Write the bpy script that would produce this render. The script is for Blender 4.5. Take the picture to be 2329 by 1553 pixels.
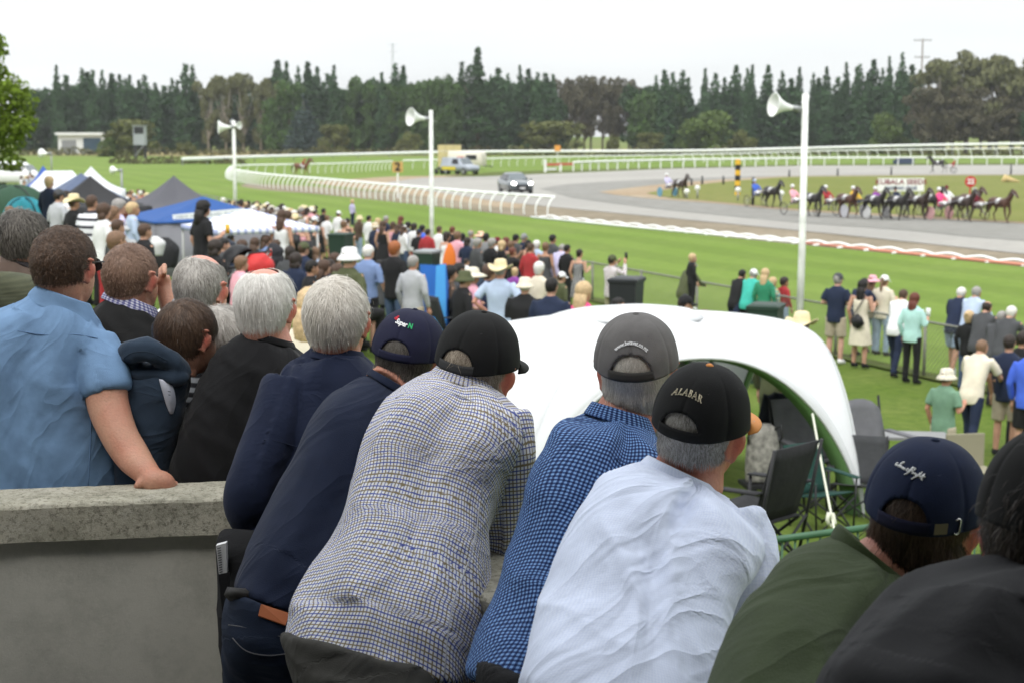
import bpy, bmesh, math, random
import numpy as np
from mathutils import Vector, Matrix, noise as mnoise
random.seed(7)
rng = np.random.default_rng(11)
for _o in list(bpy.data.objects):
 bpy.data.objects.remove(_o)
SC = bpy.context.scene
COL = SC.collection
# ---------------------------------------------------------------- camera, world, sun, exposure
FPX = 3558.0
CAMZ = 4.7
PITCH = math.atan(471.0 / FPX)
cd = bpy.data.cameras.new("camera")
cam = bpy.data.objects.new("camera", cd)
COL.objects.link(cam)
cam.location = (0, 0, CAMZ)
cam.rotation_euler = (math.pi / 2 - PITCH, 0, 0)
cd.sensor_width = 36
cd.lens = 36 * FPX / 2329
cd.clip_start = 0.1
cd.clip_end = 6000
cd.dof.use_dof = True
cd.dof.focus_distance = 3.7
cd.dof.aperture_fstop = 7.1
SC.camera = cam
world = bpy.data.worlds.new("World")
SC.world = world
world.use_nodes = True
SUN_EL, SUN_AZ = 52.0, 200.0
def build_world():
 nt = world.node_tree; N = nt.nodes; L = nt.links
 N.clear()
 out = N.new("ShaderNodeOutputWorld")
 bg = N.new("ShaderNodeBackground"); bg.inputs[1].default_value = 0.1
 sky = N.new("ShaderNodeTexSky"); sky.sky_type = 'NISHITA'; sky.sun_disc = False
 sky.sun_elevation = math.radians(SUN_EL); sky.sun_rotation = math.radians(SUN_AZ)
 sky.air_density = 1.0; sky.dust_density = 2.0
 tc = N.new("ShaderNodeTexCoord")
 sep = N.new("ShaderNodeSeparateXYZ"); L.new(tc.outputs["Generated"], sep.inputs[0])
 # overcast deck: brighter towards the zenith, as an overcast sky is
 mr = N.new("ShaderNodeMapRange"); mr.inputs[1].default_value = 0.0; mr.inputs[2].default_value = 1.0
 mr.inputs[3].default_value = 5.6; mr.inputs[4].default_value = 14.0
 L.new(sep.outputs[2], mr.inputs[0])
 # soft cloud layers, stretched near the horizon
 mp = N.new("ShaderNodeMapping"); mp.inputs["Scale"].default_value = (1.6, 1.6, 13.0)
 L.new(tc.outputs["Generated"], mp.inputs[0])
 nz = N.new("ShaderNodeTexNoise"); nz.inputs["Scale"].default_value = 1.7; nz.inputs["Detail"].default_value = 5
 nz.inputs["Roughness"].default_value = 0.5
 L.new(mp.outputs[0], nz.inputs[0])
 cr = N.new("ShaderNodeMapRange"); cr.inputs[1].default_value = 0.35; cr.inputs[2].default_value = 0.68
 cr.inputs[3].default_value = 0.93; cr.inputs[4].default_value = 1.04
 L.new(nz.outputs[0], cr.inputs[0])
 mul = N.new("ShaderNodeMath"); mul.operation = 'MULTIPLY'
 L.new(mr.outputs[0], mul.inputs[0]); L.new(cr.outputs[0], mul.inputs[1])
 vm = N.new("ShaderNodeVectorMath"); vm.operation = 'SCALE'
 vm.inputs[0].default_value = (0.955, 0.985, 1.0)
 L.new(mul.outputs[0], vm.inputs["Scale"])
 mix = N.new("ShaderNodeMixRGB"); mix.inputs[0].default_value = 0.93
 L.new(sky.outputs[0], mix.inputs[1]); L.new(vm.outputs[0], mix.inputs[2])
 L.new(mix.outputs[0], bg.inputs[0]); L.new(bg.outputs[0], out.inputs[0])
build_world()
sl = bpy.data.lights.new("sun", 'SUN'); sl.energy = 1.1; sl.angle = math.radians(25); sl.color = (1, 0.965, 0.92)
sun = bpy.data.objects.new("sun", sl); COL.objects.link(sun)
_a = math.radians(SUN_AZ); _e = math.radians(SUN_EL)
_sd = Vector((math.sin(_a) * math.cos(_e), math.cos(_a) * math.cos(_e), math.sin(_e)))
sun.rotation_euler = _sd.to_track_quat('Z', 'Y').to_euler()
SC.view_settings.view_transform = 'Standard'
SC.view_settings.look = 'None'
SC.view_settings.gamma = 1
SC.view_settings.exposure = 0.84
SC.view_settings.use_curve_mapping = False
SC.render.engine = 'CYCLES'
SC.cycles.max_bounces = 6
SC.cycles.use_denoising = True
# ---------------------------------------------------------------- helpers
def rayd(px, py):
 x = (px - 1164.5) / FPX; y = -(py - 776.5) / FPX
 c, s = math.cos(PITCH), math.sin(PITCH)
 return Vector((x, c + y * s, -s + y * c))
def P(px, py, Y):
 d = rayd(px, py); t = Y / d.y
 return Vector((d.x * t, Y, CAMZ + d.z * t))
def G(px, py, z=0.0):
 d = rayd(px, py); t = (z - CAMZ) / d.z
 return Vector((d.x * t, d.y * t, z))
def sp(x, k=2.0):
 return np.logaddexp(0, np.asarray(x, float) * k) / k
def ground(x, y):
 x = np.asarray(x, float); y = np.asarray(y, float)
 w = (x - 3.4) * (-0.925) + (y - 41) * (-0.38)
 h = 0.195 * sp(w - 5.0, 1.2)
 h = np.minimum(h, 2.45)
 f = np.clip((55 - y) / 25.0, 0, 1); f = f * f * (3 - 2 * f)
 b = np.clip((w + .5) / 1.6, 0, 1); b = b * b * (3 - 2 * b) * .2
 return h * f + b * np.clip((70 - y) / 25.0, 0, 1)
def gz(x, y): return float(ground(x, y))
def GT(px, py):
 """pixel -> point on the terrain"""
 d = rayd(px, py)
 t0 = 3.0
 for i in range(4000):
  t = t0 * (1.004 ** i)
  p = Vector((d.x * t, d.y * t, CAMZ + d.z * t))
  if p.z <= gz(p.x, p.y): return p
 return G(px, py)
MATS = {}
def mat(name, col=(0.5, 0.5, 0.5), rough=0.8, bump=0.0, bscale=60, var=0.0, vscale=8, metal=0.0, objcol=False, spec=0.3,
  emit=None, estr=0, coat=0, sheen=0, island=0.0, trans=0.0, uvbump=None, coords="Object"):
 if name in MATS: return MATS[name]
 m = bpy.data.materials.new(name); m.use_nodes = True
 nt = m.node_tree; N = nt.nodes; L = nt.links
 b = N["Principled BSDF"]
 b.inputs["Roughness"].default_value = rough
 b.inputs["Metallic"].default_value = metal
 b.inputs["Specular IOR Level"].default_value = spec
 if coat: b.inputs["Coat Weight"].default_value = coat
 if sheen:
  b.inputs["Sheen Weight"].default_value = sheen
  b.inputs["Sheen Roughness"].default_value = 0.5
 if emit:
  b.inputs["Emission Color"].default_value = (*emit, 1); b.inputs["Emission Strength"].default_value = estr
 src = None
 if objcol:
  oi = N.new("ShaderNodeObjectInfo"); src = oi.outputs["Color"]
 else:
  rgb = N.new("ShaderNodeRGB"); rgb.outputs[0].default_value = (*col, 1); src = rgb.outputs[0]
 tc = N.new("ShaderNodeTexCoord")
 if var:
  nz = N.new("ShaderNodeTexNoise"); nz.inputs["Scale"].default_value = vscale; nz.inputs["Detail"].default_value = 5
  L.new(tc.outputs[coords], nz.inputs[0])
  mr = N.new("ShaderNodeMapRange"); mr.inputs[1].default_value = 0.3; mr.inputs[2].default_value = 0.7
  mr.inputs[3].default_value = 1 - var; mr.inputs[4].default_value = 1 + var
  L.new(nz.outputs[0], mr.inputs[0])
  vm = N.new("ShaderNodeVectorMath"); vm.operation = 'SCALE'
  L.new(src, vm.inputs[0]); L.new(mr.outputs[0], vm.inputs["Scale"]); src = vm.outputs[0]
 if island:
  ge = N.new("ShaderNodeNewGeometry")
  mr = N.new("ShaderNodeMapRange"); mr.inputs[3].default_value = 1 - island; mr.inputs[4].default_value = 1 + island
  L.new(ge.outputs["Random Per Island"], mr.inputs[0])
  vm = N.new("ShaderNodeVectorMath"); vm.operation = 'SCALE'
  L.new(src, vm.inputs[0]); L.new(mr.outputs[0], vm.inputs["Scale"]); src = vm.outputs[0]
 L.new(src, b.inputs["Base Color"])
 if bump:
  nz = N.new("ShaderNodeTexNoise"); nz.inputs["Scale"].default_value = bscale; nz.inputs["Detail"].default_value = 4
  L.new(tc.outputs[coords], nz.inputs[0])
  bp = N.new("ShaderNodeBump"); bp.inputs["Strength"].default_value = 1.0; bp.inputs["Distance"].default_value = bump
  L.new(nz.outputs[0], bp.inputs["Height"]); L.new(bp.outputs[0], b.inputs["Normal"])
 if trans:
  tr = N.new("ShaderNodeBsdfTranslucent"); mx = N.new("ShaderNodeMixShader"); mx.inputs[0].default_value = trans
  L.new(src, tr.inputs[0]); L.new(b.outputs[0], mx.inputs[1]); L.new(tr.outputs[0], mx.inputs[2])
  L.new(mx.outputs[0], N["Material Output"].inputs[0])
 MATS[name] = m
 return m
def hexc(h):
 """display colour -> linear"""
 h = h.lstrip('#'); v = [int(h[i:i + 2], 16) / 255 for i in (0, 2, 4)]
 return tuple((c / 12.92 if c <= 0.04045 else ((c + 0.055) / 1.055) ** 2.4) for c in v)
def mk(name, V, F, m=None, parent=None, smooth=True):
 me = bpy.data.meshes.new(name)
 V = np.asarray(V, dtype=np.float32).reshape(-1, 3)
 if isinstance(F, np.ndarray) and F.ndim == 2:
  nf, k = F.shape
  me.vertices.add(len(V)); me.vertices.foreach_set("co", V.ravel())
  me.loops.add(nf * k); me.loops.foreach_set("vertex_index", F.astype(np.int32).ravel())
  me.polygons.add(nf); me.polygons.foreach_set("loop_start", np.arange(0, nf * k, k, dtype=np.int32))
  me.update(calc_edges=True)
 else:
  me.from_pydata([tuple(map(float, v)) for v in V], [], [tuple(int(i) for i in f) for f in F])
  me.update()
 if smooth:
  me.polygons.foreach_set("use_smooth", [True] * len(me.polygons))
 o = bpy.data.objects.new(name, me); COL.objects.link(o)
 if m is not None: me.materials.append(m)
 if parent is not None: o.parent = parent
 return o
class MB:
 """collects geometry for one mesh"""
 def __init__(s): s.v = []; s.f = []
 def add(s, V, F):
  n = len(s.v); s.v.extend([tuple(v) for v in V]); s.f.extend([tuple(int(i) + n for i in f) for f in F]); return s
 def box(s, c, d, M=None, rz=0.0):
  cx, cy, cz = c; dx, dy, dz = d[0] / 2, d[1] / 2, d[2] / 2
  V = [Vector((x, y, z)) for x in (-dx, dx) for y in (-dy, dy) for z in (-dz, dz)]
  if rz:
   R = Matrix.Rotation(rz, 3, 'Z'); V = [R @ v for v in V]
  V = [v + Vector(c) for v in V]
  if M is not None: V = [M @ v for v in V]
  return s.add(V, [(0, 1, 3, 2), (4, 6, 7, 5), (0, 4, 5, 1), (2, 3, 7, 6), (0, 2, 6, 4), (1, 5, 7, 3)])
 def tube(s, pts, r, n=8, cap=True):
  V, F = tube_geo(pts, r, n, cap); return s.add(V, F)
 def bar(s, a, b, w, h=None):
  a = Vector(a); b = Vector(b); h = h or w
  t = (b - a).normalized(); up = Vector((0, 0, 1)) if abs(t.z) < 0.95 else Vector((0, 1, 0))
  x = t.cross(up).normalized() * w / 2; z = x.cross(t).normalized() * h / 2
  V = [p + i * x + j * z for p in (a, b) for i, j in ((-1, -1), (1, -1), (1, 1), (-1, 1))]
  return s.add(V, [(3, 2, 1, 0), (4, 5, 6, 7), (0, 1, 5, 4), (1, 2, 6, 5), (2, 3, 7, 6), (3, 0, 4, 7)])
 def build(s, name, m=None, parent=None, smooth=False):
  return mk(name, s.v, s.f, m, parent, smooth)
def tube_geo(pts, r, n=8, cap=True):
 pts = [Vector(p) for p in pts]
 k = len(pts); rr = r if hasattr(r, '__len__') else [r] * k
 V = []; F = []; prev = None
 for i, p in enumerate(pts):
  t = (pts[min(i + 1, k - 1)] - pts[max(i - 1, 0)]).normalized()
  if prev is None:
   up = Vector((0, 0, 1)) if abs(t.z) < 0.9 else Vector((0, 1, 0)); x = t.cross(up).normalized()
  else: x = (prev - t * prev.dot(t)).normalized()
  prev = x; y = t.cross(x)
  R = rr[i]; ra, rb = (R if hasattr(R, '__len__') else (R, R))
  for j in range(n):
   a = 2 * math.pi * j / n
   V.append(p + x * (math.cos(a) * ra) + y * (math.sin(a) * rb))
 for i in range(k - 1):
  for j in range(n):
   a = i * n + j; b = i * n + (j + 1) % n
   F.append((a, b, b + n, a + n))
 if cap:
  F.append(tuple(range(n - 1, -1, -1))); F.append(tuple((k - 1) * n + j for j in range(n)))
 return V, F
def smooth_path(pts, per=6):
 """Catmull-Rom through rows of numbers"""
 A = np.array(pts, float); n = len(A); out = []
 for i in range(n - 1):
  p0 = A[max(i - 1, 0)]; p1 = A[i]; p2 = A[i + 1]; p3 = A[min(i + 2, n - 1)]
  for k in range(per):
   t = k / per
   out.append(0.5 * ((2 * p1) + (-p0 + p2) * t + (2 * p0 - 5 * p1 + 4 * p2 - p3) * t * t + (-p0 + 3 * p1 - 3 * p2 + p3) * t ** 3))
 out.append(A[-1]); return np.array(out)
def grid_faces(nu, nv, wrap_u=False):
 """verts index = v*nu+u"""
 U = nu if wrap_u else nu - 1
 i, j = np.meshgrid(np.arange(U), np.arange(nv - 1))
 i = i.ravel(); j = j.ravel(); i2 = (i + 1) % nu
 return np.stack([j * nu + i, j * nu + i2, (j + 1) * nu + i2, (j + 1) * nu + i], 1)
def remesh_obj(name, V, F, voxel, smooth_it=4, m=None, parent=None):
 o = mk(name + "_tmp", V, F)
 md = o.modifiers.new("r", 'REMESH'); md.mode = 'VOXEL'; md.voxel_size = voxel; md.use_smooth_shade = True
 if smooth_it:
  sm = o.modifiers.new("s", 'SMOOTH'); sm.factor = 0.5; sm.iterations = smooth_it
 dg = bpy.context.evaluated_depsgraph_get()
 me = bpy.data.meshes.new_from_object(o.evaluated_get(dg))
 old = o.data
 bpy.data.objects.remove(o); bpy.data.meshes.remove(old)
 me.name = name
 me.polygons.foreach_set("use_smooth", [True] * len(me.polygons))
 n = bpy.data.objects.new(name, me); COL.objects.link(n)
 me.materials.clear()
 if m is not None: me.materials.append(m)
 if parent is not None: n.parent = parent
 return n
def tag(o, label, cat, group=None, kind=None):
 if label: o["label"] = label
 if cat: o["category"] = cat
 if group: o["group"] = group
 if kind: o["kind"] = kind
 return o
def empty(name, loc, rz=0.0, label=None, cat=None, group=None):
 o = bpy.data.objects.new(name, None); COL.objects.link(o)
 o.location = loc; o.rotation_euler = (0, 0, rz); o.empty_display_size = 0.2
 tag(o, label, cat, group)
 return o
def adopt(child, parent):
 """child built in world coordinates goes under parent (an Empty at a location) without moving"""
 bpy_m = Matrix.Translation(parent.location) @ parent.rotation_euler.to_matrix().to_4x4()
 child.parent = parent
 child.matrix_parent_inverse = bpy_m.inverted()
 return child
def structure(o): o["kind"] = "structure"; return o
def kids(o): return [c for c in bpy.data.objects if c.parent == o]
def copy_tree(o, ch=None):
 c = o.copy(); COL.objects.link(c)
 for k in (ch if ch is not None else kids(o)):
  d = k.copy(); COL.objects.link(d); d.parent = c
  for g in kids(k):
   e = g.copy(); COL.objects.link(e); e.parent = d
 return c
# ================================================================ ground and track
def ground_mat(name, c1, c2, c3, s1=0.25, s2=6.0, stripes=0.0, bump=0.03, bs=14):
 m = bpy.data.materials.new(name); m.use_nodes = True
 nt = m.node_tree; N = nt.nodes; L = nt.links; b = N["Principled BSDF"]
 b.inputs["Roughness"].default_value = 0.95; b.inputs["Specular IOR Level"].default_value = 0.1
 tc = N.new("ShaderNodeTexCoord")
 def nz(sc, det=6, ro=0.55):
  n = N.new("ShaderNodeTexNoise"); n.inputs["Scale"].default_value = sc; n.inputs["Detail"].default_value = det
  n.inputs["Roughness"].default_value = ro
  L.new(tc.outputs["Object"], n.inputs[0]); return n.outputs[0]
 def mixc(f, a, bb):
  x = N.new("ShaderNodeMixRGB")
  L.new(f, x.inputs[0])
  for i, v in ((1, a), (2, bb)):
   if isinstance(v, tuple): x.inputs[i].default_value = (*v, 1)
   else: L.new(v, x.inputs[i])
  return x.outputs[0]
 def ramp(f, lo, hi):
  r = N.new("ShaderNodeMapRange"); r.inputs[1].default_value = lo; r.inputs[2].default_value = hi
  L.new(f, r.inputs[0]); return r.outputs[0]
 c = mixc(ramp(nz(s1), 0.4, 0.6), c1, c2)
 c = mixc(ramp(nz(s2, 8, 0.7), 0.42, 0.75), c, c3)
 if stripes:
  mp = N.new("ShaderNodeMapping"); mp.inputs["Rotation"].default_value = (0, 0, math.radians(-22))
  L.new(tc.outputs["Object"], mp.inputs[0])
  w = N.new("ShaderNodeTexWave"); w.inputs["Scale"].default_value = 0.09; w.inputs["Distortion"].default_value = 1.5
  w.inputs["Detail"].default_value = 1
  L.new(mp.outputs[0], w.inputs[0])
  r = ramp(w.outputs[1], 0.3, 0.7)
  r2 = N.new("ShaderNodeMapRange"); r2.inputs[3].default_value = 1 - stripes; r2.inputs[4].default_value = 1 + stripes
  L.new(r, r2.inputs[0])
  vm = N.new("ShaderNodeVectorMath"); vm.operation = 'SCALE'; L.new(c, vm.inputs[0]); L.new(r2.outputs[0], vm.inputs["Scale"]); c = vm.outputs[0]
 L.new(c, b.inputs["Base Color"])
 bp = N.new("ShaderNodeBump"); bp.inputs["Distance"].default_value = bump; bp.inputs["Strength"].default_value = 1
 L.new(nz(bs, 8, 0.75), bp.inputs["Height"]); L.new(bp.outputs[0], b.inputs["Normal"])
 return m
M_LAWN = ground_mat("lawn_grass", (0.112, 0.172, 0.025), (0.150, 0.198, 0.042), (0.062, 0.112, 0.014), 0.35, 5.0, bump=0.05)
M_TURF = ground_mat("turf_grass", (0.128, 0.192, 0.032), (0.155, 0.212, 0.046), (0.100, 0.162, 0.024), 0.06, 2.0, stripes=0.06, bump=0.01)
M_FIELD = ground_mat("field_grass", (0.115, 0.165, 0.035), (0.17, 0.17, 0.06), (0.09, 0.13, 0.03), 0.02, 0.4, bump=0.02, bs=3)
M_INFIELD = ground_mat("infield_grass", (0.15, 0.165, 0.038), (0.18, 0.18, 0.055), (0.11, 0.14, 0.03), 0.05, 0.8, bump=0.02, bs=4)
M_ROUGH = ground_mat("rough_grass", (0.085, 0.12, 0.024), (0.12, 0.125, 0.04), (0.05, 0.08, 0.012), 0.5, 6.0, bump=0.06)
M_TRACK = ground_mat("lime_track", (0.295, 0.285, 0.262), (0.345, 0.332, 0.302), (0.26, 0.25, 0.228), 0.05, 1.5, bump=0.01)
M_TRACKD = ground_mat("lime_track_dark", (0.21, 0.205, 0.185), (0.25, 0.245, 0.225), (0.17, 0.165, 0.15), 0.05, 1.0, bump=0.01)  # darker grey tone for the inner band of the track
M_SAND = ground_mat("sand_dirt", (0.32, 0.235, 0.155), (0.36, 0.29, 0.21), (0.20, 0.165, 0.10), 0.1, 1.2, bump=0.02)
M_BROWN = ground_mat("brown_dirt", (0.21, 0.175, 0.125), (0.27, 0.225, 0.165), (0.14, 0.125, 0.08), 0.2, 1.5, bump=0.02)
M_STRAW = ground_mat("dry_grass", (0.30, 0.24, 0.11), (0.34, 0.28, 0.14), (0.17, 0.16, 0.06), 0.03, 0.3, bump=0.02, bs=3)
def ground_sheet():
 ys = np.concatenate([np.linspace(-12, 60, 145), np.geomspace(62, 2600, 60)])
 xs = np.concatenate([-np.geomspace(2600, 22, 40), np.linspace(-21, 21, 85), np.geomspace(22, 2600, 40)])
 X, Y = np.meshgrid(xs, ys); Z = ground(X, Y)
 near = ((X - 3.4) * (-0.925) + (Y - 41) * (-0.38) > 2) & (Y < 40)
 Z = Z + near * 0.02 * np.sin(X * 1.7 + Y * 0.9) * np.cos(Y * 1.3 - X * 0.4)
 V = np.stack([X, Y, Z], 2).reshape(-1, 3)
 o = mk("ground", V, grid_faces(len(xs), len(ys)), M_LAWN); structure(o)
ground_sheet()
def sheet(name, pix, z, m, dens=True):
 pts = smooth_path([G(a, b, z)[:] for a, b in pix] , 3) if dens else np.array([G(a, b, z)[:] for a, b in pix])
 me = bpy.data.meshes.new(name)
 me.from_pydata([tuple(p) for p in pts], [], [tuple(range(len(pts)))]); me.update()
 o = bpy.data.objects.new(name, me); COL.objects.link(o); me.materials.append(m)
 bm = bmesh.new(); bm.from_mesh(me); bmesh.ops.triangulate(bm, faces=bm.faces[:])
 for f in bm.faces:
  if f.normal.z < 0: f.normal_flip()
 bm.to_mesh(me); bm.free()
 structure(o); return o
def sheetw(name, pts, z, m):
 me = bpy.data.meshes.new(name); me.from_pydata([(a, b, z) for a, b in pts], [], [tuple(range(len(pts)))]); me.update()
 o = bpy.data.objects.new(name, me); COL.objects.link(o); me.materials.append(m)
 bm = bmesh.new(); bm.from_mesh(me); bmesh.ops.triangulate(bm, faces=bm.faces[:])
 for f in bm.faces:
  if f.normal.z < 0: f.normal_flip()
 bm.to_mesh(me); bm.free(); structure(o); return o
# far paddock
sheetw("field", [(-1500, 150), (1500, 150), (1500, 1500), (-1500, 1500)], 0.006, M_FIELD)
# turf course between the picket fence line and the running rail
FT = Vector((0.38, -0.925, 0)).normalized()   # along the fence towards the camera's right
F0 = Vector((3.4, 41.0, 0))
def fpt(t): return F0 - FT * t               # t metres up the course
turf = [(fpt(-40) + Vector((0.6, 0.25, 0)))[:2], (fpt(150) + Vector((0.6, 0.25, 0)))[:2], (-150, 230), (-160, 330), (-40, 330), (120, 330), (400, 400), (400, 60)]
sheetw("turf_course", turf, 0.012, M_TURF)
rg = [(fpt(-40) - Vector((1.0, .4, 0)))[:2], (fpt(60) - Vector((1.0, .4, 0)))[:2], (fpt(60) + Vector((0.9, .36, 0)))[:2], (fpt(-40) + Vector((0.9, .36, 0)))[:2]]
def strip_rough():
 V = []; F = []
 n = 60
 for i in range(n + 1):
  t = -40 + 100 * i / n
  for s in (-0.5, 0.0, 0.55):
   p = fpt(t) + Vector((s * 0.925, s * 0.38, 0)); V.append((p.x, p.y, gz(p.x, p.y) + 0.034))
 for i in range(n):
  for k in range(2):
   a = i * 3 + k; F.append((a, a + 1, a + 4, a + 3))
 structure(mk("grass_verge", V, F, M_ROUGH))
strip_rough()
# dirt shoulder beside the running rail
sheet("dirt_shoulder", [(560, 418), (700, 424), (880, 438), (1060, 455), (1262, 468), (1400, 480), (1600, 498), (1900, 527), (2329, 568), (3300, 660), (3300, 720), (2329, 607), (1820, 557), (1500, 524), (1210, 495), (1069, 479), (915, 462), (729, 443), (600, 433), (545, 424)], 0.02, M_BROWN)
sheet("sand_path", [(690, 415), (800, 408), (900, 402), (1010, 400), (1140, 392), (1300, 392), (1300, 402), (1200, 440), (1180, 474), (1000, 452), (860, 434), (760, 424)], 0.03, M_SAND)
sheet("track", [(880, 415), (960, 405), (1100, 402), (1240, 395), (1400, 388), (1549, 383), (1830, 377), (2329, 375), (3300, 375), (3300, 680), (2329, 578), (1900, 533), (1600, 504), (1400, 485), (1262, 472), (1120, 457), (990, 437), (900, 424)], 0.045, M_TRACK, False)
sheet("track_inner_cushion", [(1228, 430), (1300, 419), (1450, 410), (1640, 404), (1830, 399), (2329, 396), (3300, 395), (3300, 600), (2329, 548), (2060, 524), (1830, 508), (1640, 490), (1480, 474), (1300, 450)], 0.06, M_TRACKD)
sheet("sand_apron", [(1362, 437), (1440, 427), (1560, 415), (1700, 406), (1850, 401), (2329, 398), (3300, 397), (3300, 560), (2329, 509), (1830, 481), (1640, 464), (1490, 453), (1400, 444)], 0.075, M_SAND)
sheet("infield", [(1470, 440), (1560, 425), (1640, 415), (1740, 407), (1860, 402), (2329, 399), (3300, 398), (3300, 550), (2329, 505), (2060, 489), (1830, 477), (1640, 460), (1530, 452)], 0.09, M_INFIELD)
sheet("back_verge", [(1010, 402), (1120, 392), (1240, 388), (1549, 380), (1830, 374), (2329, 371), (3300, 371), (3300, 375.5), (2329, 375.5), (1830, 377.5), (1549, 383.5), (1240, 396), (1100, 402)], 0.052, M_ROUGH, False)
sheet("dry_grass_strip", [(60, 352), (420, 356), (800, 353), (1200, 349), (1800, 345), (2329, 340), (3300, 340), (3300, 334), (2329, 334), (1600, 338), (1000, 342), (300, 344), (60, 344)], 0.03, M_STRAW, False)
# ================================================================ rails, poles, signs
M_WHITE = mat("white_plastic", (0.80, 0.81, 0.79), 0.5, var=0.05, vscale=3)
M_WHITEP = mat("white_paint_weathered", (0.74, 0.75, 0.71), 0.6, var=0.16, vscale=4, bump=0.002, bscale=30)
M_ORANGE = mat("orange_plastic", (0.62, 0.25, 0.17), 0.6)
M_GREY = mat("grey_metal", (0.28, 0.29, 0.29), 0.45, metal=0.6, var=0.1)
M_DARK = mat("dark_metal", (0.03, 0.03, 0.032), 0.5)
M_WOODP = mat("weathered_wood", (0.16, 0.13, 0.10), 0.9, var=0.2)
M_BLACK = mat("black_plastic", (0.015, 0.015, 0.017), 0.5)
def resample(pts, step):
 pts = np.array([tuple(p) for p in pts]); d = np.r_[0, np.cumsum(np.linalg.norm(np.diff(pts, axis=0), axis=1))]
 n = max(2, int(d[-1] / step) + 1); s = np.linspace(0, d[-1], n)
 return np.stack([np.interp(s, d, pts[:, k]) for k in range(pts.shape[1])], 1)
def post_mesh(curved, h, thick):
 if curved:
  pts = [(0.42, 0, 0), (0.46, 0, h * .3), (0.40, 0, h * .6), (0.18, 0, h * .88), (0, 0, h)]
  pts = smooth_path(pts, 2)
  V, F = tube_geo(pts, [thick * .9] * len(pts), 6)
 else:
  m = MB(); m.box((0, 0, h / 2), (thick, thick * .7, h)); V, F = m.v, m.f
 return V, F
def rail_object(name, pix, h, step, curved, thick, rail_r, label, group=None, flip=1, z=0.02, nopost=False, postm=None):
 P0 = resample(smooth_path([G(a, b)[:] for a, b in pix], 8), 0.6)
 root = empty(name, tuple(P0[0]), 0, label, "rail", group)
 top = [(p[0], p[1], h + z) for p in P0[::2]] + [(P0[-1][0], P0[-1][1], h + z)]
 m = MB(); m.tube(top, [(rail_r * .8, rail_r)] * len(top), 8)
 adopt(m.build("top_rail", M_WHITE, None, True), root)
 if nopost: return root
 S = resample(P0, step); V, F = post_mesh(curved, h, thick)
 me = None
 for i, p in enumerate(S):
  a = S[min(i + 1, len(S) - 1)] - S[max(i - 1, 0)]
  ang = math.atan2(a[1], a[0]) + math.pi / 2 * flip
  if me is None:
   o = mk("post", V, F, postm or M_WHITE, None, curved); me = o.data
  else:
   o = bpy.data.objects.new("post", me); COL.objects.link(o)
  o.matrix_world = Matrix.Translation((p[0], p[1], z)) @ Matrix.Rotation(ang, 4, 'Z')
  o.parent = root; o.matrix_parent_inverse = Matrix.Translation(root.location).inverted()
 return root
rail_object("running_rail", [(1261, 496), (1069, 479), (915, 462), (780, 446), (670, 434), (600, 426), (552, 417), (528, 410), (524, 405), (540, 401), (600, 399), (690, 397), (785, 394), (893, 388)], 1.15, 1.3, True, 0.055, 0.085,
   "white plastic running rail with curved posts looping round the turf track", "white running rails", 1)
rail_object("running_rail", [(918, 387), (1060, 383), (1240, 377), (1400, 373), (1549, 370)], 1.2, 2.3, True, 0.06, 0.10,
   "white running rail with slanted posts behind the far side of the track", "white running rails", 1)
rail_object("post_and_rail_fence", [(1304, 391), (1400, 387), (1556, 383), (1700, 380.5), (1830, 378), (2000, 377), (2329, 376), (2700, 376)], 1.15, 2.35, False, 0.16, 0.12,
   "low white fence with square posts along the back straight", "white running rails")
def far_rail(pts, label, rr, step, h_vis):
 root = empty("outer_rail", P(pts[0][0], pts[0][1], pts[0][2]), 0, label, "rail", "white running rails")
 top = [P(*q) for q in smooth_path(pts, 5)]
 m = MB(); m.tube(top, [(rr * .7, rr)] * len(top), 8); adopt(m.build("top_rail", M_WHITE, None, True), root)
 S = resample(top, step); mm = M_GREY if h_vis else M_WHITE
 for a in S:
  m = MB()
  if h_vis: m.bar((a[0], a[1], 0), (a[0], a[1], a[2]), .14)
  else: m.tube([(a[0] + .5, a[1], 0), (a[0] + .5, a[1], a[2] * .5), (a[0] + .3, a[1], a[2] * .8), tuple(a)], .07, 6)
  adopt(m.build("post", mm), root)
far_rail([(415, 363, 235), (600, 357, 265), (780, 352.5, 300), (1000, 347, 320), (1250, 345, 330), (1560, 344, 335), (1824, 338, 340), (2050, 332, 342), (2329, 327.5, 342), (2650, 323, 340)], "broad white outermost rail in front of the tree belt", .27, 9, True)
far_rail([(1549, 352.5, 257), (1700, 349, 270), (1824, 345, 285), (2050, 341, 300), (2329, 338, 305), (2650, 335, 300)], "white slanted post rail continuing towards the great eucalyptus", .11, 2.6, False)
# red and white barrier at the end of the back fence
def barrier_red():
 a = G(1240, 393); b = G(1302, 391)
 r = empty("barrier", a, 0, "red and white barrier board at the end of the low white fence", "barrier")
 m = MB(); m.bar(a + Vector((0, 0, .95)), b + Vector((0, 0, .95)), .08, .3); adopt(m.build("red_board", mat("barrier_red", (0.55, 0.09, 0.06), .5)), r)
 m = MB(); m.bar(a + Vector((0, 0, .4)), a + (b - a) * .4 + Vector((0, 0, .4)), .08, .28); adopt(m.build("white_board", M_WHITE), r)
 for q in (a, a + (b - a) * .55):
  m = MB(); m.bar(q, q + Vector((0, 0, 1.6 if q is a else 1.0)), .32, .2); adopt(m.build("post", M_WHITE), r)
barrier_red()
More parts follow.
